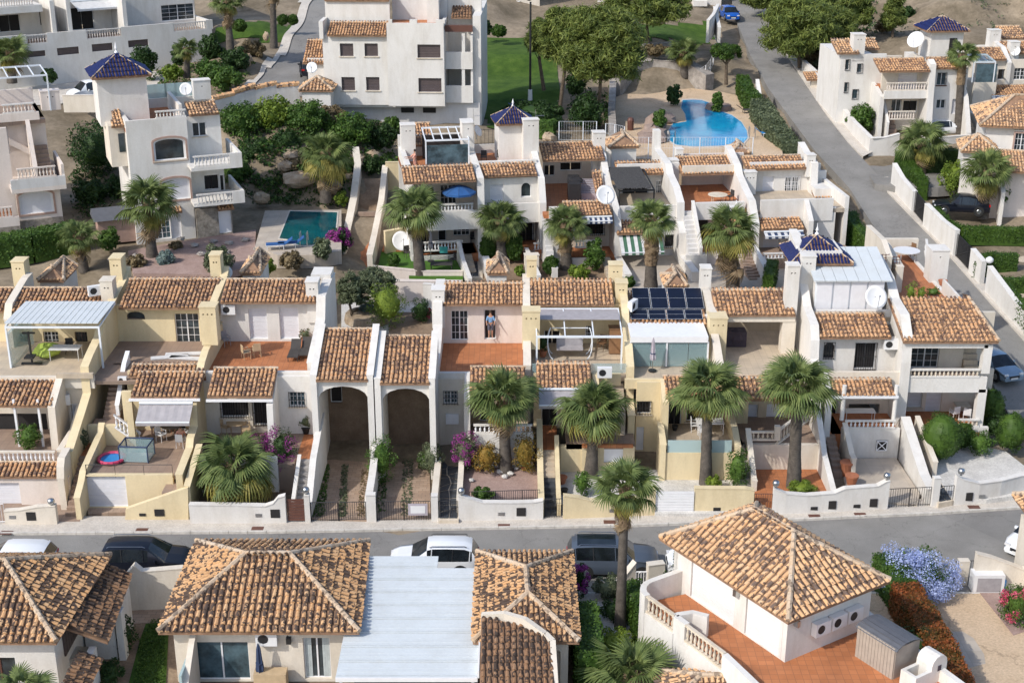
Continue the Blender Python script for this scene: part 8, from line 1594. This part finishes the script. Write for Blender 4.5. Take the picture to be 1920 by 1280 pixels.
hedge(hp((1748,412,4.9),(1775,440,4.6),(1800,450,4.6),(1930,452,4.4)),.9,1.1,'long clipped hedge bending round the parked covered car','hedge',dens=100);hedge(hp((1835,520,3.6),(1848,500,3.8),(1905,502,3.8)),.8,1.1,'square clipped hedge behind the white pillar','hedge',dens=100);hedge(hp((1872,555,3.0),(1900,585,2.8),(1950,640,2.4)),.8,1.3,'clipped hedge at the right edge above the white railing','hedge',dens=100);pad([(1822,475,3.7),(1935,466,3.9),(1990,600,2.7),(1930,600,2.7),(1870,540,3.2)],'yard','sand',1.5);hedge(hp((1872,545,3.2),(1935,545,3.2)),.7,1.0,'short hedge behind the one at the right edge','hedge',dens=90)
hedge(hp((-20,492,6.0),(60,480,6.1),(150,462,6.2)),1.8,1.8,'green hedge in front of the left tall house','leaf',dens=70,size=.1);hedge(hp((1000,250,8.9),(1040,252,8.9)),1.5,1.2,'low green hedge beside the lawn behind the turret','leaf',dens=60,size=.1)
agave(1080,225,9.4,14,'grey agave below the leaning pine');agave(690,605,4.1,12,'blue agave in the round stone bed');agave(1165,1120,.1,26,'pale yucca rosette by the scalloped wall',mat='leafl',name='yucca',n=40,up=1.2)
cover([(425,215),(470,205),(560,203),(640,235),(738,245),(748,290),(735,325),(680,330),(655,318),(600,325),(540,330),(500,345),(460,350),(440,300)],'green creepers covering the rockery slope','leaf',420,.15,.5,.6)
cover([(430,225),(560,215),(730,250),(740,320),(600,330),(460,345)],'dark creepers in the hollows of the rockery slope','leafd',220,.15,.4,.6);cover([(430,225),(600,225),(700,300),(560,330),(460,345)],'dry brown twigs on the rockery slope','dry',90,.12,.3,.4)
cover([(440,300),(560,300),(655,310),(655,385),(560,392),(480,385),(450,350)],'low mixed creepers among the rockery boulders','leafd',230,.13,.4,.5);cover([(460,320),(650,320),(655,380),(500,385)],'bright green creepers above the teal pool','leaf',150,.12,.35,.45)
cover([(130,250),(195,230),(215,330),(225,420),(150,420),(135,330)],'dark shaded undergrowth between the tall houses','leafd',220,.14,.6,.6);cover([(235,140),(300,135),(460,95),(490,90),(455,165),(400,185),(330,170)],'green bank planting under the long white block','leaf',170,.15,.5,.6)
cover([(1425,10),(1640,-10),(1650,60),(1600,130),(1510,125),(1450,60)],'undergrowth below the pines beside the hill road','leafd',260,.18,.6,.7);cover([(1640,10),(1920,10),(1920,70),(1760,60),(1640,70)],'sparse dry scrub on the hillside','olive',70,.14,.3,.5,8)
cover([(1060,235),(1145,235),(1145,175),(1080,165)],'dark undergrowth beside the leaning pine','leafd',130,.14,.4,.6)
def rock(x,y,z,wpx,hpx,label,mat='rock'):
 P=G(x,y,z);s=mpp(P);m=MB();blob(m,(P.x,P.y,P.z+hpx*s*.4),wpx*s/2,hpx/wpx*1.05,9,6,.22);return tag(m.obj('boulder',M[mat]),label,'rock','boulders of the rockery')
for x,y,z,a,b,l in((562,345,7.8,70,24,'largest flat tan boulder of the rockery above the teal pool'),(535,320,8.4,30,20,'reddish boulder left of the flat tan one'),(700,300,8.2,26,20,'pale boulder beside the bushy rockery palm'),(672,310,8.0,24,22,'tan boulder between the green creepers'),(610,300,8.6,30,18,'half hidden boulder behind the rockery palm'),(545,300,9,30,18,'upper reddish boulder on the slope'),(620,360,7.2,46,24,'pale boulder row over the teal pool terrace'),(492,380,6.8,34,22,'boulder beside the fan palm shade'),(690,255,9.4,22,14,'pale boulder high in the rockery'),(652,345,7.4,26,20,'boulder by the ramp wall'),(1030,265,8.9,30,18,'grey boulder behind the tiled roof right of the turret'),(465,125,12.2,18,26,'pinkish standing rock at the back street bank'),(500,75,13.6,12,16,'thin standing stone by the lawn'),(1175,236,PT,6,12,'x')):
 if l!='x':rock(x,y,z,a,b,l+'')
for i,(x,y)in enumerate(((340,450),(365,462),(400,455),(430,458),(460,452),(378,478),(425,474),(482,468),(255,482),(320,488),(210,488))):
 o=rock(x,y,6.3,16,7,'dark stone on the pinkish ground, number %d'%i,'greyrock');o['label']='dark flat stone lying on the pinkish ground before the tower house';o['group']='dark stones on the pinkish ground'
pad([(250,512,6.2),(240,470,6.25),(340,452,6.3),(480,430,6.3),(478,470,6.3),(470,500,6.25),(400,515,6.2)],'garden','pgravel',.5)
m=MB();P=G(1235,252,PT);s=mpp(P);blob(m,(P.x-.6,P.y-1,P.z+.2),1.25,.7,9,6,.25);blob(m,(P.x-.1,P.y+2.5,P.z+.4),1.1,.9,9,6,.25);blob(m,(P.x-.9,P.y-2.5,P.z+.1),1.4,.4,10,6,.2);blob(m,(P.x+1.0,P.y+5,P.z+.2),1.1,.6,8,6,.25);tag(m.obj('artificial_rock',M['fakerock']),'brownish artificial rock with a waterfall ledge at the kidney pool','rock')
m=MB();P=G(1347,205,PT);m.lathe([(1.3,0),(1.2,.45),(.9,.5)],12,P);tag(m.obj('planter',M['fakerock']),'round stone planter ring at the right of the kidney pool','planter')
m=MB();P=G(690,600,3.95);m.lathe([(1.6,0),(1.5,.5),(1.2,.5),(1.2,.35)],14,P);tag(m.obj('planter',M['rock']),'round stone bed in the back garden behind the carports','planter')
for k,(x,y)in enumerate(((938,885),(957,890),(946,895),(968,880),(884,902),(900,868))):m=MB();P=G(x,y,.78);blob(m,P+Vector((0,0,.08)),random.uniform(.14,.24),.6,7,5,.2);tag(m.obj('stone',M['gravel']),'pale stone lying in the pink gravel bed near the palm foot','stone','pale stones in the pink gravel bed')
# ==== VEHICLES
car('parked_suv','slate blue suv with a dark glass roof parked behind the street palm',Vector((G(1150,1080,.02).x,61.45,.02)),R(-2),'cargrey',4.65,1.9,1.74,'suv',True)
car('parked_car','white suv with black roof rails parked above the white panel roof',Vector((G(815,1062,.02).x,61.5,.02)),R(180),'carwhite',4.5,1.85,1.62,'hatch',True)
car('parked_car','black suv with silver roof rails parked behind the cream curved wall',Vector((G(280,1062,.02).x,61.4,.02)),R(0),'carnavy',4.6,1.88,1.66,'hatch',True)
car('parked_car','white car roof showing over the left villa roof',Vector((G(30,1062,.02).x,61.4,.02)),R(180),'carwhite',4.3,1.8,1.5,'hatch')
car('parked_car','white car half hidden behind the right villa corner',Vector((G(1330,1070,.02).x,61.5,.02)),R(180),'carwhite',4.3,1.8,1.5,'hatch')
car('parked_car','white car pointing towards the camera at the right edge of the street',G(1928,1028,.02)+Vector((.6,.3,0)),R(222),'carwhite',4.4,1.8,1.48,'hatch')
d=G(1868,700,rz(700));car('parked_car','silver blue hatchback parked behind the corner house on the hill road',Vector((G(1858,690,rz(690)).x,d.y,rz(695))),R(-72),'carsilver',4.1,1.72,1.42,'hatch')
car('driving_car','bright blue hatchback coming down the hill road at the top',G(1367,36,rz(36)+.04),R(-84),'carblue',4.0,1.75,1.48,'hatch')
car('parked_van','white delivery van parked behind the cream tiled wall',G(176,188,10.9),R(215),'carwhite',4.6,1.9,1.85,'van')
for x,y,l in((592,115,'dark blue car parked highest on the back street beside the white block'),(580,140,'dark blue car parked lower on the back street beside the white block')):P=G(x,y,12.4 if y<120 else 12.0);car('parked_car',l,P,R(100),'carblue' if y<120 else 'carnavy',4.2,1.78,1.45,'hatch')
P=G(1800,398,5.3);car('covered_car','black car parked behind the long clipped hedge',P,R(170),'carnavy',4.4,1.8,1.5,'sedan');car('parked_car','pale car glimpsed behind the palm in the duplex yard',G(1770,252,7.4),R(10),'carwhite',4.2,1.75,1.45,'hatch')
# ==== SMALL THINGS
dish(G(752,470,4.7),1.55,R(20),32,'large white satellite dish standing behind the artificial lawn',mast=.3)
def fp(x,y,Y):d_=ray(x,y);t=Y/d_.y;return Vector((d_.x*t,Y,CH+d_.z*t))
dish(fp(1133,392,98.2),1.5,R(15),36,'white satellite dish on the wall right of the brown open terrace');dish(fp(1638,575,78.6),1.45,R(8),30,'round white satellite dish in front of the white roof room shutters',mast=.2);dish(fp(1716,98,132),1.7,R(-35),36,'big white satellite dish on the duplex roof terrace')
dish(fp(350,180,102.5),1.0,R(10),30,'small white dish on the tower house roof',mast=.2);dish(fp(1240,432,98.6),.9,R(0),30,'small white dish beside the green striped awning',mast=.1);dish(fp(425,522,84),.8,R(20),25,'small dish behind the ridge of the orange terrace house',mast=.2);dish(fp(586,138,120),1.0,R(0),30,'small white dish on the corner of the big white block',mast=.2);dish(fp(893,262,106),.9,R(60),30,'small dish on the pergola wall of the upper row',mast=.4);dish(fp(1903,108,137),1.0,R(-30),32,'small dish on the right edge duplex chimney',mast=.3)
acunit(fp(430,587,79.9),0,'air conditioner under the roof edge of the orange terrace house');acunit(fp(118,757,73.6),R(20),'air conditioner above the stairs of the leftmost house');acunit(fp(1668,652,77.0),R(0),'air conditioner beside the barred window of the roof room house');acunit(fp(1182,580,80.4),R(60),'air conditioner at the left edge of the solar panels');acunit(fp(502,1203,51.7),0,'beige air conditioner box on the cream villa wall',sc=1.1);acunit(fp(846,174,124.5),0,'air conditioner on the white block balcony');acunit(fp(178,552,80.5),R(30),'air conditioner beside the second chimney from the left')
acunit(fp(231,716,73.9),R(0),'air conditioner beside the stairs of the yellow house',sc=.6);acunit(fp(1133,705,74.6),R(0),'air conditioner beside the stairs of the pergola house')
for k,(uu,l)in enumerate(((2.3,'left air conditioner of three on the shaded villa wall'),(3.25,'middle air conditioner of three on the shaded villa wall'),(4.2,'right air conditioner of three on the shaded villa wall'))):acunit(FV.M@Vector((uu,.47,3.75)),FV.a,l,'three air conditioners on the villa wall')
sr=empty('storage_shed',FV.M@Vector((4.05,-1.75,2.9)),FV.a+R(-90),'taupe resin storage shed with a curved grey roof on the orange terrace','shed')
for i in range(12):m=MB();m.box(-.3+i*.17-.7,-.3+i*.17-.7+.155,-.75,-.70,0,1.45);m.obj('plank',M['shed'],sr,True)
m=MB();m.box(-1.0,1.05,-.69,.7,0,1.45);m.obj('body',M['shed'],sr,True)
for i in range(8):
 a0_,a1_=math.pi*(.12+.76*i/8),math.pi*(.12+.76*(i+1)/8)-.02;m=MB();f_=lambda a,r_:(-.84*r_*math.cos(a),1.22+.42*r_*math.sin(a));V=[]
 for x in(-1.1,1.15):
  for a in(a0_,a1_):
   for r_ in(1,.94):y,z=f_(a,r_);V.append((x,y,z))
 m.add(V,[(0,2,6,4),(1,5,7,3),(0,1,3,2),(4,6,7,5),(0,4,5,1),(2,3,7,6)]);m.obj('roof_rib',M['shedroof'],sr,True)
for u,z,l in((.9,4.75,'lantern on the shaded wall corner of the right villa'),):m=MB(FV.M);m.box(u-.08,u+.08,.25,.47,z-.18,z+.1);m.tube((u,.4,z+.1),(u,.36,z+.22),.03);tag(m.obj('wall_lantern',M['steel']),l,'lantern')
m=MB(FV.M);m.box(.25,.48,5.0-1.6,5.2-1.6,4.6,4.9);tag(m.obj('wall_lantern',M['steel']),'lantern between the two shuttered doors of the right villa','lantern')
m=MB();p=fp(541,1198,51.6);m.box(p.x-.1,p.x+.1,p.y-.1,p.y+.1,p.z-.2,p.z+.1);m.tube(p,p+Vector((-.1,.2,.2)),.02);tag(m.obj('wall_lantern',M['black']),'black lantern on the cream villa wall','lantern')
parasol(G(862,400,7.9)+Vector((0,-.5,0)),'open blue parasol on the balcony of the upper end house','fab_blue',True,2.3,1.25);parasol(G(808,490,5.0),'closed grey parasol by the balustrade above the artificial lawn','fab_grey');parasol(G(1223,695,4.85),'closed lilac parasol before the glazed terrace','fab_lilac',h=2.1);parasol(G(490,1290,.1),'closed navy parasol in front of the cream villa','fab_navy',h=2.3)
gf='rattan armchairs on the artificial lawn'
chair(G(765,483,4.6),R(30),'dark armchair beside the dish on the artificial lawn','rattan',gf,'rattan_armchair');chair(G(848,497,4.6),R(-60),'rattan armchair at the right of the artificial lawn','rattan',gf,'rattan_armchair');r=table(G(828,508,4.6),0,'rattan table with a grey cloth at the front of the artificial lawn','rattan',rect=(.8,.45),h=.6)
m=MB();P=G(812,482,4.6);m.box(P.x-1.2,P.x+1.0,P.y-.35,P.y+.35,4.62,5.0);m.box(P.x-1.2,P.x+1.0,P.y+.25,P.y+.4,5.0,5.35);tag(m.obj('garden_sofa',M['rattan']),'long rattan sofa behind the palm on the artificial lawn','sofa');chair(G(888,457,5.1),R(10),'black chair on the porch right of the balustrade','black',name='porch_chair')
m=MB();p=fp(832,462,99.0);m.box(p.x-.3,p.x+.3,p.y-.25,p.y-.2,p.z-.45,p.z+.05);tag(m.obj('towel',M['tealc']),'teal towel hanging over the balustrade above the lawn','towel')
gt='garden chairs and table on the corner house porch'
chair(G(1788,785,1.25),R(200),'white plastic chair left of the porch table','plast',gt);chair(G(1812,788,1.25),R(160),'white plastic chair right of the porch table','plast',gt);table(G(1802,778,1.25),0,'wooden square table on the corner house porch','cap',rect=(.45,.4))
table(G(125,672,5.35),0,'table heaped with a lime cloth under the white ribbed roof','fab_white',rect=(.9,.45));m=MB();P=G(90,668,5.35);crown(m,(P.x,P.y,P.z+.45),.9,.45,10,20,.05,.9);m=MB();blob(m,(P.x,P.y,P.z+.4),.8,.5,12,7,.18);tag(m.obj('cloth_heap',M['fab_lime']),'lime and grey cloth heap beside the exercise frame','cloth');chair(G(131,662,5.35),R(10),'black chair under the white ribbed roof','black')
m=MB();P=G(60,682,5.35);m.box(P.x-.05,P.x+.05,P.y,P.y+.1,P.z,P.z+2.0);m.box(P.x-.6,P.x+.6,P.y-.1,P.y+.1,P.z,P.z+.08);m.box(P.x-.35,P.x+.4,P.y-.02,P.y+.06,P.z+1.9,P.z+2.0);m.box(P.x-.25,P.x+.3,P.y-.5,P.y+.1,P.z+.5,P.z+.6);tag(m.obj('exercise_frame',M['black']),'black exercise frame on the leftmost terrace','exercise machine')
P=G(210,862,1.98);r=empty('paddling_pool',P,0,'round pink rimmed paddling pool on the yellow house terrace','paddling pool');m=MB();n=16
for i in range(n):a=2*math.pi*i/n;b=2*math.pi*(i+1)/n;m.tube((.72*math.cos(a),.72*math.sin(a),.12),(.72*math.cos(b),.72*math.sin(b),.12),.1,.1,7,False)
m.obj('rim',M['redp'],r,True);m=MB();m.lathe([(.66,.02),(.66,.09)],16);m.obj('water',M['bluep'],r,True)
P=G(258,858,1.98);r=empty('play_pen',P,R(-4),'grey netted play pen beside the paddling pool','play pen');m=MB()
for x in(-.8,.8):
 for y in(-.6,.6):m.tube((x,y,0),(x,y,.95),.04)
for a,b in(((-.8,-.6),(.8,-.6)),((.8,-.6),(.8,.6)),((.8,.6),(-.8,.6)),((-.8,.6),(-.8,-.6))):m.tube((*a,.95),(*b,.95),.045)
m.obj('frame',M['fab_navy'],r,True);m=MB();m.box(-.78,.78,-.62,-.6,.05,.9);m.box(-.78,.78,.6,.62,.05,.9);m.box(-.82,-.8,-.58,.58,.05,.9);m.box(.8,.82,-.58,.58,.05,.9);m.obj('net',M['screen'],r,True);m=MB();m.box(-.76,.76,-.56,.56,.0,.06);m.obj('mat',M['fab_grey'],r,True)
table(G(325,815,1.98),0,'dark patio table under the awning of the yellow house','black',rad=.75);gc='pale folding chairs around the patio table'
for x,y,a,l in((303,826,60,'pale folding chair left of the patio table nearest the play pen'),(340,838,170,'pale folding chair at the front of the patio table'),(358,822,230,'pale folding chair right of the patio table'),(312,806,10,'pale folding chair behind the patio table')):chair(G(x,y,1.98),R(a),l,'plast',gc)
person(G(288,815,1.98),R(60),'person in a purple top standing at the patio table',1.6,'violets','fab_grey');person(G(341,835,1.98),R(190),'person with bare shoulders sitting at the patio table seen from behind',1.65,'peach','fab_grey',sit=True);person(G(328,808,1.98),R(0),'person sitting at the far side of the patio table',1.65,'peach','fab_grey',sit=True)
person(fp(920,633,80.75),R(0),'person in a blue shirt standing in the open terrace door',1.72,'shirt','shorts',arms=((.1,.12),(.1,.12)));person(FA.M@Vector((FA.hit(776,290,2)[0],1.2,10.5)),R(-70),'person in a peach top on the roof terrace of the upper end house',1.65,'peach','peach',arms=((.1,.3),(.1,.3)))
for x,y,a,lb in((318,670,12,'loose white board lying nearest the stairs on the yellow house terrace'),(345,664,6,'loose white board lying farthest back on the yellow house terrace'),(352,672,-8,'loose white board lying crosswise beside the party wall')):P=G(x,y,5.33);m=MB(Matrix.Translation(P)@Matrix.Rotation(R(a),4,'Z'));m.box(-1.1,1.1,-.22,.22,0,.07);tag(m.obj('board',M['fab_white']),lb,'board','white boards lying on the terrace')
table(G(445,812,2.02),0,'round pale table on the porch behind the short palm','palewood',rad=.6);chair(G(425,812,2.02),R(60),'wicker chair left of the pale porch table','palewood');chair(G(462,818,2.02),R(-70),'wicker chair right of the pale porch table','palewood')
gl='dark loungers on the orange terrace';lounger(G(553,668,5.32),R(0),'dark wicker lounger nearer the table on the orange terrace','rattan',None,gl);lounger(G(574,664,5.32),R(0),'dark wicker lounger against the right wall of the orange terrace','rattan',None,gl);chair(G(462,672,5.32),R(120),'left slatted wooden chair on the orange terrace','palewood');chair(G(482,668,5.32),R(200),'right slatted wooden chair on the orange terrace','palewood')
chair(G(424,648,5.32),R(40),'grey armchair beside the chimney on the orange terrace','fab_grey');pot(G(573,645,5.32),'terracotta pot with red flowers at the right of the orange terrace',.28,.4,'olive',flowers='red')
P=G(1068,668,4.85);r=empty('garden_swing',P,0,'garden swing seat with curved white frame under the glass pergola','garden swing');m=MB()
for s_ in(-1,1):
 for yy in(-.45,.45):m.path([(s_*(1.0+.35*math.sin(a)),yy*math.cos(a*.6),1.0-1.0*math.cos(a))for a in np.linspace(.1,2.6,9)],.035,5)
m.tube((-1.1,0,1.85),(1.1,0,1.85),.035);m.obj('frame',M['wmetal'],r,True);m=MB();m.box(-.8,.8,-.3,.25,.5,.62);m.obj('seat',M['fab_grey'],r,True);m=MB();m.box(-.8,.8,.25,.35,.6,1.1);m.obj('backrest',M['fab_grey'],r,True)
m=MB();P=G(1152,660,4.85);m.box(P.x-.35,P.x+.45,P.y-.3,P.y+.3,P.z,P.z+1.6);m.box(P.x-.4,P.x+.5,P.y-.35,P.y+.35,P.z+1.605,P.z+1.66);tag(m.obj('cabinet',M['wood']),'dark wooden cabinet at the right of the pergola terrace','cabinet');pot(G(1018,668,4.85),'potted yucca at the left of the pergola terrace',.25,.4,'leafd',ph=.9);chair(G(1128,655,4.85),R(-30),'dark chair beside the wooden cabinet','wood')
m=MB();P=G(1378,645,4.82);blob(m,(P.x,P.y,P.z+.5),.65,.85,10,6,.08);m.box(P.x-.62,P.x+.62,P.y-.5,P.y+.5,P.z,P.z+.95);tag(m.obj('covered_grill',M['fab_purple']),'grill under a dark purple cover on the sand coloured terrace','grill')
table(G(1330,810,2.02),0,'white rectangular table on the yellow porch by the frosted glass','plast',rect=(.8,.45));chair(G(1302,808,2.02),R(90),'white chair left of the rectangular porch table','plast');chair(G(1318,820,2.02),R(180),'white chair in front of the rectangular porch table','plast');pot(G(1265,806,2.02),'black square planter beside the dark door of the yellow porch',.18,.3,None,'black')
table(G(1610,790,1.62),0,'white table on the porch behind the white balustrade','plast',rect=(.9,.35));table(G(1345,382,7.9),0,'round table in the pink walled loggia','cap',rad=.75);chair(G(1368,378,7.9),R(-60),'dark chair in the pink walled loggia','rattan');chair(G(1374,398,7.9),R(-90),'white stacked chair at the front of the pink walled loggia','plast')
m=MB();P=G(1082,372,7.92);m.box(P.x-.7,P.x+.2,P.y-1.5,P.y+1.5,P.z,P.z+1.5);blob(m,(P.x-.25,P.y,P.z+1.45),.7,.35,9,5,.25);tag(m.obj('covered_furniture',M['fab_black']),'tall furniture under a black cover on the brown open terrace','covered furniture')
m=MB();P=G(1103,368,7.92)
for i in range(9):m.box(P.x-.65,P.x+.75,P.y-1.2+i*.3,P.y-1.2+i*.3+.15,P.z+.5+.06*i,P.z+.56+.06*i)
m.box(P.x-.6,P.x+.7,P.y-1.2,P.y+1.4,P.z,P.z+.49);tag(m.obj('striped_sofa',M['fab_lilac']),'swing sofa with a striped cover on the brown open terrace','sofa')
for x,y,l in((907,288,'left dark armchair on the roof terrace beside the turret'),(937,288,'right dark armchair on the roof terrace beside the turret')):u=FA.hit(x,y,3.2);chair(FA.M@Vector((u[0],3.2,10.52)),R(0),l,'rattan','two dark armchairs on the roof terrace')
for x,y,a,c_,l in((1400,212,100,None,'dark lounger in the sun at the far right of the kidney pool'),(1432,247,95,None,'dark lounger near the hedge of the pool terrace'),(1436,256,95,'bluep','lounger with a blue cushion near the hedge')):lounger(G(x,y,PT+.02),R(a),l,'rattan' if not c_ else 'plast',c_,'loungers on the pool terrace')
for x,y,l in((524,466,'left blue lounger in front of the teal pool'),(546,463,'right blue lounger in front of the teal pool')):lounger(G(x,y,6.66),R(-80),l,'plast','fab_blue','blue loungers at the teal pool')
m=MB();P=G(1182,244,PT);m.lathe([(.28,0),(.3,.9),(.22,1.1),(.05,1.15)],10,P);tag(m.obj('litter_bin',M['brown']),'dark litter bin on the pool terrace','litter bin')
m=MB();P=G(994,188,9.9);m.tube(P,P+Vector((0,0,1.0)),.2,.16,8);m.tube(P+Vector((0,0,.9)),(P.x,P.y,zat(4,P.y)),.11,.09,8);o=m.obj('street_lamp',M['black']);
q=fp(992,2,P.y);tag(o,'tall dark lamp post with a white foot on the dark lawn','street lamp');m=MB();m.lathe([(.1,0),(.38,.15),(.42,.3),(.2,.75),(.05,.9)],10,q);m.obj('lantern',M['brown'],o);m=MB();m.tube(P-Vector((0,0,.01)),P+Vector((0,0,1.02)),.23,.19,8);m.obj('foot',M['plast'],o)
for x,y,r_,h_,z,l in((1586,890,.36,.85,.28,'tall terracotta jar on the drive by the sloping white wall'),(1596,908,.36,.6,.28,'wide terracotta jar lying lower on the drive'),):pot(G(x,y,z),l,r_,h_,None)
pot(G(1248,1118,.15),'grey pot by the cream gate pier',.15,.25,'leaf');pot(G(1757,1118,.1),'pale pot with green leaves below the blue flowering bush',.3,.3,'leaf','plast');pot(G(888,872,.8),'terracotta pot beside the purple bougainvillea',.22,.32,'leaf');pot(G(898,880,.8),'terracotta pot with a white plant in the pink gravel',.22,.2,'agave',ph=.25);pot(G(983,880,.8),'small terracotta pot with a bluish plant right of the gravel palm',.18,.2,'agave',ph=.3);pot(G(1053,905,.5),'large terracotta pot beside the entrance stairs',.3,.4,None);pot(G(1058,925,.5),'dark pot behind the yellow street wall',.2,.3,None,'black');pot(G(108,832,2.1),'terracotta pot at the right end of the left balustrade',.2,.3,'red');pot(G(574,812,2.0),'pot with a green shrub on the orange landing',.25,.4,'olive','black',.7);pot(G(1748,568,7.15),'terracotta pot with a plant at the front of the roof terrace',.35,.5,'leaf');pot(G(1705,575,7.15),'spiky potted plant at the left of the orange roof terrace',.25,.3,'leafl',ph=1.2);pot(G(1725,572,7.15),'second spiky potted plant on the orange roof terrace',.25,.3,'leafl',ph=.9);pot(G(1767,535,7.15),'terracotta pot behind the roof terrace ledge',.28,.35,None);pot(G(1290,892,.32),'green bowl planter in the white gravel garden',.3,.25,None,'fab_green');pot(G(1300,895,.32),'red bowl planter in the white gravel garden',.22,.15,None,'redp')
table(G(1698,488,7.15),0,'dark patio table with a cloth on the orange roof terrace','plast',rad=.9);chair(G(1707,480,7.15),R(-60),'brown chair beside the roof terrace table','wood')
m=MB();P=G(1848,1105,.12);m.box(P.x-.75,P.x+.75,P.y-.35,P.y+.35,P.z,P.z+1.0);o=tag(m.obj('storage_box',M['plast']),'grey and white storage box against the cream wall at the right','storage box');m=MB();m.box(P.x-.58,P.x+.58,P.y-.37,P.y-.352,P.z+.1,P.z+.85);m.obj('door',M['fab_grey'],o);m=MB();P=G(1872,1103,.12);m.lathe([(.3,0),(.34,.5),(.2,.62)],12,P);tag(m.obj('plastic_tub',M['bluep']),'bright blue tub beside the grey storage box','tub')
m=MB();P=G(518,1290,.1);m.box(P.x-.9,P.x+.5,P.y-.3,P.y+.3,P.z,P.z+.9);tag(m.obj('garden_bench',M['palewood']),'pale garden bench under the cream villa wall','bench')
m=MB();P=G(150,1270,.1);m.box(P.x-.4,P.x+.4,P.y-.5,P.y+.5,P.z,P.z+1.3);tag(m.obj('metal_cabinet',M['steel']),'grey metal cabinet beside the left villa','cabinet')
for x,y in((1255,268),(1405,260)):m=MB();P=G(x,y,PT+.06);m.path([P,P+Vector((0,0,.9)),P+Vector((0,.4,1.0)),P+Vector((0,.7,.3))],.03);m.path([P+Vector((.5,0,0)),P+Vector((.5,0,.9)),P+Vector((.5,.4,1.0)),P+Vector((.5,.7,.3))],.03);tag(m.obj('pool_ladder',M['steel']),'steel ladder rails at the %s end of the kidney pool'%('left' if x<1300 else 'right'),'pool ladder')
m=MB();P=G(563,462,6.68);m.path([P,P+Vector((0,0,1)),P+Vector((0,.5,1)),P+Vector((0,.6,.3))],.03);m.path([P+Vector((.5,0,0)),P+Vector((.5,0,1)),P+Vector((.5,.5,1)),P+Vector((.5,.6,.3))],.03);tag(m.obj('pool_ladder',M['steel']),'steel ladder rails at the front of the teal pool','pool ladder')
m=MB(FL.M);u,w_=FL.gnd(222,455,6.2);m.box(u-1.3,u+1.3,w_,w_+2,6.2,8.0);tag(m.obj('garden_hut',M['pinktrim']),'small pinkish grey garden hut beside the tower house','hut');m=MB(FL.M);m.add([(u-1.6,w_-.3,8.0),(u+1.6,w_-.3,8.0),(u+1.6,w_+1,8.7),(u-1.6,w_+1,8.7),(u+1.6,w_+2.3,8.0),(u-1.6,w_+2.3,8.0)],[(0,1,2,3),(3,2,4,5),(0,3,5),(1,4,2)]);o2=m.obj('hut_roof',M['shedroof'],bpy.data.objects['garden_hut'])
def tuft(pts,z,n,mat,label,sz=.06):
 m=MB();P=[G(x,y,z)for x,y in pts];xs=[p.x for p in P];ys=[p.y for p in P];q=[(p.x,p.y)for p in P];k=0
 while k<n:
  x=random.uniform(min(xs),max(xs));y=random.uniform(min(ys),max(ys))
  if inside((x,y),q):k+=1;cloud(m,[((x,y,z+.03),.07,.6)],3,sz)
 o=m.obj('weeds',M[mat]);o['kind']='stuff';o['label']=label;return o
tuft([(583,968),(603,868),(618,868),(608,968)],.2,500,'leaf','green weeds along the left edge of the brick drive');tuft([(634,968),(642,872),(652,872),(650,968)],.2,380,'olive','weeds in the middle strip of the brick drive');tuft([(753,968),(757,820),(775,820),(772,968)],.2,380,'olive','weeds in the middle strip of the right drive');tuft([(708,960),(712,830),(730,830),(722,960)],.2,300,'leaf','weeds along the left edge of the right drive');tuft([(668,968),(680,880),(692,880),(690,968)],.2,200,'dry','dry weeds along the right edge of the brick drive')
tuft([(250,1290),(262,1200),(285,1160),(312,1160),(306,1300)],.14,900,'leaf','grass blades of the shaded lawn strip',.05)
for x,y,Y,l in((247,172,101,'tv aerial on the tower house roof terrace'),(888,205,104,'tv aerial over the pergola of the upper end house'),(1004,205,106,'tv aerial beside the square navy turret'),(1500,470,84,'tv aerial near the navy pyramid turret')):
 p=fp(x,y+60,Y);q=fp(x,y,Y);m=MB();m.tube(p,q,.02);h_=q-p
 for k in range(6):c=p.lerp(q,.8)+Vector((.1+k*.1,0,0));m.tube(c+Vector((0,-.25,0)),c+Vector((0,.25,0)),.008,None,3)
 m.tube(p.lerp(q,.8),p.lerp(q,.8)+Vector((.7,0,0)),.012,None,4);tag(m.obj('tv_aerial',M['steel']),l,'aerial')
S.render.engine='CYCLES'
